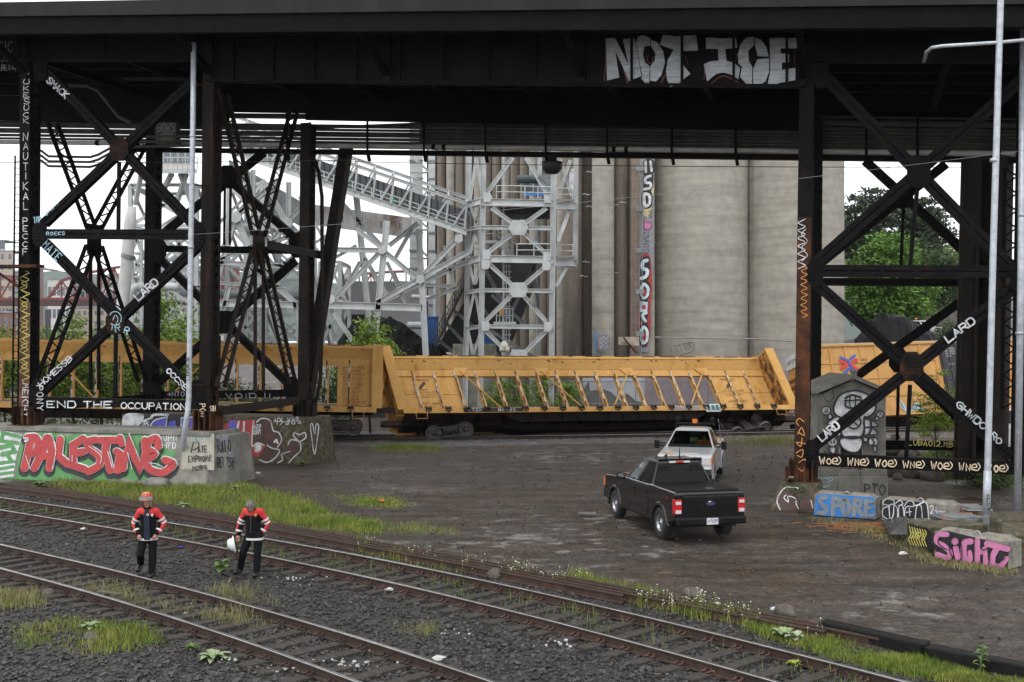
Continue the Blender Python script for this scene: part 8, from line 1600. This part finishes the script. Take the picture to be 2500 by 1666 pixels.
    for s in 'LR':
        sg = -1 if A['sh' + s][0] < 0 else 1; of = V3((sg * .028, -.006, 0)); e, w_, u = V3(A['el' + s]), V3(A['wr' + s]), V3(A['sh' + s])
        grow('sleeve_panel', {'a': (*(u.lerp(e, .35) + of * .6), .075), 'b': (*(u.lerp(e, .8) + of), .068), 'c': (*(e + of), .066), 'd': (*(e.lerp(w_, .8) + of * .8), .055)}, [('a', 'b'), ('b', 'c'), ('c', 'd')], YM, jk)
        for a, c, t, r in ((u, e, .66, .089), (u, e, .93, .085), (e, w_, .66, .078)): d = (c - a).normalized(); p = a.lerp(c, t) + of * .35; b = MB(); b.tube([p - d * .02, p + d * .02], r, 14, False); b.tube([p - d * .02, p - d * .0201], [r, r * .6], 14, False); b.build('sleeve_band', BM, jk, smooth=True)
    if not vest:
        pb = V3(lerp(A['pelvis'], A['chest'], -.28)); rows = []
        for z in (-.02, .03): rows.append([pb + V3((.214 * math.cos(i * math.pi / 10), .172 * math.sin(i * math.pi / 10), z)) for i in range(20)])
        b = MB(); b.grid(rows, True); b.build('hem_band', REFL, jk, smooth=True)
    grow('collar', {'a': (*lerp(ch, nk, .55), .1, .095), 'b': (*(nk + V3((0, .02, .02))), .095, .09)}, [('a', 'b')], JM, jk)
    for s in 'LR':                          # hands: palm, four fingers and a thumb
        w_, e = V3(A['wr' + s]), V3(A['el' + s]); d = (w_ - e).normalized() if s not in A.get('grip', '') else V3((0, -.2, -1)).normalized(); sg = -1 if A['sh' + s][0] < 0 else 1; side = d.cross(V3((0, -1, 0))).normalized() if abs(d.y) < .9 else V3((1, 0, 0)); fr = side.cross(d); b = MB(); b.tube([w_ - d * .02, w_ + d * .03, w_ + d * .085, w_ + d * .1], [.026, .036, .04, .02], 8)
        for i, k in enumerate((.066, .076, .07, .055)): q = w_ + d * .09 + side * ((i - 1.5) * .019); b.tube([q, q + d * k * .5 + fr * .01, q + d * k * .8 + fr * .03, q + d * k * .8 + fr * .048], [.0095, .009, .0085, .006], 6)
        q = w_ + d * .035 + side * (-sg * .03); b.tube([q, q + d * .03 - side * (sg * .02), q + d * .06 - side * (sg * .02) + fr * .01], [.012, .0105, .008], 6); b.build('hand', SKIN, body, smooth=True)
    return o, body, jk, h, hf, hu
g1_ = G(362, 1412)
A1 = dict(pelvis=(0, 0, .98), chest=(0, .01, 1.40), neck=(-.01, -.02, 1.56), head=(-.015, -.05, 1.69), shL=(-.17, .0, 1.46), elL=(-.30, .08, 1.20), wrL=(-.19, -.07, .97), shR=(.17, 0, 1.46), elR=(.30, .08, 1.20), wrR=(.19, -.07, .97), hipL=(-.1, 0, .93), knL=(-.15, -.10, .53), anL=(-.24, .30, .27), toL=(-.27, .20, .12), hipR=(.1, 0, .93), knR=(.10, -.03, .50), anR=(.08, -.02, .10), toR=(.08, -.18, .05))
o1, body1, jk1, h1, hf1, hu1 = person('walking person in an open red and black jacket and a red helmet, hands in pockets', g1_ + V3((0, 0, .02)), R(4), A1, .12, 1.01)
def helmet(par, c, f_, u_, col, visor=True):
    b = MB(); s_ = f_.cross(u_); rows = []
    for r, z in ((.135, 0), (.132, .04), (.118, .08), (.09, .115), (.05, .135), (.005, .142)): rows.append([c + s_ * (r * .92 * math.cos(i * math.pi / 9)) + f_ * (r * 1.1 * math.sin(i * math.pi / 9)) + u_ * z for i in range(18)])
    b.grid(rows, True); hm = b.build('helmet_shell', col, par, smooth=True); b = MB(); b.grid([[c + s_ * (r * .95 * math.cos(i * math.pi / 9)) + f_ * (r * (1.15 if math.sin(i * math.pi / 9) > 0 else 1.25) * math.sin(i * math.pi / 9)) + u_ * z for i in range(18)] for r, z in ((.13, .012), (.172, -.012), (.172, -.02), (.13, .0))], True); b.build('helmet_brim', col, hm, smooth=True)
    b = MB()
    for a in (-.9, 0, .9): b.bar(c + f_ * (.125 * math.cos(a)) + s_ * (.1 * math.sin(a)) + u_ * .075, c + f_ * (.06 * math.cos(a)) + s_ * (.05 * math.sin(a)) + u_ * .138, .03, .012, u_)
    b.build('helmet_stripe', YELP, hm); return hm
hm = helmet(body1, h1 + hu1 * .085, hf1, hu1, M('helmet_red', (.45, .03, .02), rough=.3, coat=.4)); b = MB(); s1_ = hf1.cross(hu1)
b.grid([[h1 + hu1 * z + s1_ * (.155 * math.sin(a)) + hf1 * (.03 + .15 * math.cos(a)) for a in [-1.2 + i * .3 for i in range(9)]] for z in (.055, .15)]); b.build('visor', M('visor_grey', (.3, .34, .31), rough=.12), hm, smooth=True)
for s in (-1, 1): b = MB(); b.ball(h1 + s1_ * (s * .135) + hu1 * .075, .04, .6, 1, 1); b.build('ear_lamp', BLACK, hm); b = MB(); b.bar(h1 + s1_ * (s * .095) + hu1 * .05 + hf1 * .0, h1 + s1_ * (s * .085) - hu1 * .12 + hf1 * .02, .02, .01); b.build('chin_strap', YELP if s < 0 else BLACK, hm)
b = MB(); b.prism([(-.05, -.13, 1.53), (.05, -.13, 1.53), (.06, -.165, 1.38), (.085, -.185, .86), (-.05, -.185, .86), (-.06, -.165, 1.38)], (0, .03, 0)); sh1 = b.build('shirt', M('navy_shirt', (.008, .012, .03), rough=.8), body1, bevel=.01); q = Paint(LOC((0, -.172, 0), (1, 0, 0), (0, 0, 1)), .004); q.stroke([(.03 + .022 * math.cos(i * .9), 1.42 + .022 * math.sin(i * .9)) for i in range(7)], .012, False, True); q.done(WHT, sh1, 'shirt_crest')
b = MB(); b.box((-.12, -.162, 1.42), .09, .012, .03); b.build('name_tape', BLACK, jk1); b = MB(); b.ball((.125, -.163, 1.40), .03, 1, .2, 1.2); b.build('badge', M('badge_silver', (.6, .6, .6), metal=.6, rough=.3), jk1)
g2_ = G(618, 1408)
A2 = dict(pelvis=(.02, .0, .96), chest=(-.01, -.02, 1.38), neck=(-.01, -.10, 1.51), head=(.015, -.21, 1.585), shL=(-.17, .0, 1.44), elL=(-.29, .03, 1.18), wrL=(-.33, -.03, .93), shR=(.17, 0, 1.44), elR=(.29, .08, 1.18), wrR=(.18, .0, .96), hipL=(-.08, 0, .92), knL=(-.22, -.04, .52), anL=(-.36, .16, .14), toL=(-.42, .02, .06), hipR=(.12, 0, .92), knR=(.12, -.06, .50), anR=(.10, -.06, .10), toR=(.12, -.22, .05), grip='L')
o2, body2, jk2, h2, hf2, hu2 = person('grey haired bareheaded person in a red and black jacket looking down, carrying a helmet', g2_ + V3((0, 0, .02)), R(-6), A2, .72, 1.0)
s2_ = hf2.cross(hu2); b = MB(); rows = []
for t in range(7):
    row = []
    for i in range(16): si, ci = math.sin(i * math.pi / 8), math.cos(i * math.pi / 8); th = t / 6 * (1.8 if si < .2 else 1.8 - 1.0 * si); row.append(h2 + hu2 * (.03 + .138 * math.cos(th)) + s2_ * (.1 * math.sin(th) * ci) + hf2 * (.124 * math.sin(th) * si))
    rows.append(row)
b.grid(rows, True); b.build('hair', HAIR, body2, smooth=True); b = MB(); b.box((-.11, -.155, 1.40), .1, .012, .03); b.build('name_tape', M('tape_gold', (.12, .09, .02)), jk2); b = MB(); b.ball((.11, -.158, 1.385), .034, 1, .2, 1.1); b.build('badge', M('badge_gold', (.6, .4, .08), metal=.8, rough=.3), jk2); b = MB(); b.box((0, -.152, 1.2), .012, .012, .42); b.build('zip', CHROME, jk2)
wh = thing('helmet', 'white fire helmet with a yellow stripe held in the hand of the grey haired person', 'helmet', g2_ + V3((-.43, -.06, .79))); c = V3(wh.location); hm2 = helmet(wh, c + V3((0, 0, -.06)), V3((.2, -.2, -.95)).normalized(), V3((-.93, -.25, .1)).normalized(), M('helmet_white', (.72, .72, .7), rough=.3, coat=.4))
b = MB(); b.ball(c + V3((-.1, -.07, -.14)), .035, .5, 1, 1); b.build('helmet_badge', DBLU, hm2); b = MB(); b.tube([c + V3((.06, 0, 0)), c + V3((.09, 0, -.14)), c + V3((.06, 0, -.32)), c + V3((.03, 0, -.2))], .018, 6); b.build('helmet_strap', BLACK, hm2)
# driver in the white pickup
AD = dict(pelvis=(0, .12, .92), chest=(0, .04, 1.36), neck=(0, .0, 1.50), head=(0, -.03, 1.62), shL=(-.19, .03, 1.42), elL=(-.26, -.12, 1.2), wrL=(-.14, -.36, 1.3), shR=(.19, .03, 1.42), elR=(.26, -.12, 1.2), wrR=(.14, -.36, 1.3), hipL=(-.1, .08, .9), knL=(-.13, -.38, .95), anL=(-.13, -.55, .62), toL=(-.13, -.68, .55), hipR=(.1, .08, .9), knR=(.13, -.38, .95), anR=(.13, -.55, .62), toR=(.13, -.68, .55))
ORV = M('hivis_orange', [(.75, .13, .02), (.9, .2, .03)], 5, .6); od, bodyd, jkd, hd_, hfd, hud = person('person in an orange high visibility top sitting at the wheel of the white pickup', (0, 0, 0), 0, AD, .15, .94, (ORV, ORV, WHT))
b = MB(); b.ball(hd_ + hud * .07, .1, 1, 1.1, .7, 12, 8); b.build('hair', M('dark_hair', (.02, .018, .016)), bodyd, smooth=True); od.location = V3(wt.location) + m_ @ V3((-.45, .22, .12)); od.rotation_euler = (0, 0, wt.rotation_euler.z + math.pi)
# ------------------------------------------------------------------ damp air
hz = MB(); hz.box((0, 1560, 148), 5600, 3400, 304); ho = hz.build('haze', M('haze_air', (1, 1, 1))); tag(ho, 'pale damp air over the whole scene', None, kind='stuff')
t = MATS['haze_air'].node_tree; t.nodes.clear(); om = t.nodes.new('ShaderNodeOutputMaterial'); vp = t.nodes.new('ShaderNodeVolumePrincipled'); vp.inputs['Color'].default_value = (.86, .91, .97, 1); vp.inputs['Density'].default_value = .00008; vp.inputs['Anisotropy'].default_value = .2; t.links.new(vp.outputs[0], om.inputs['Volume'])
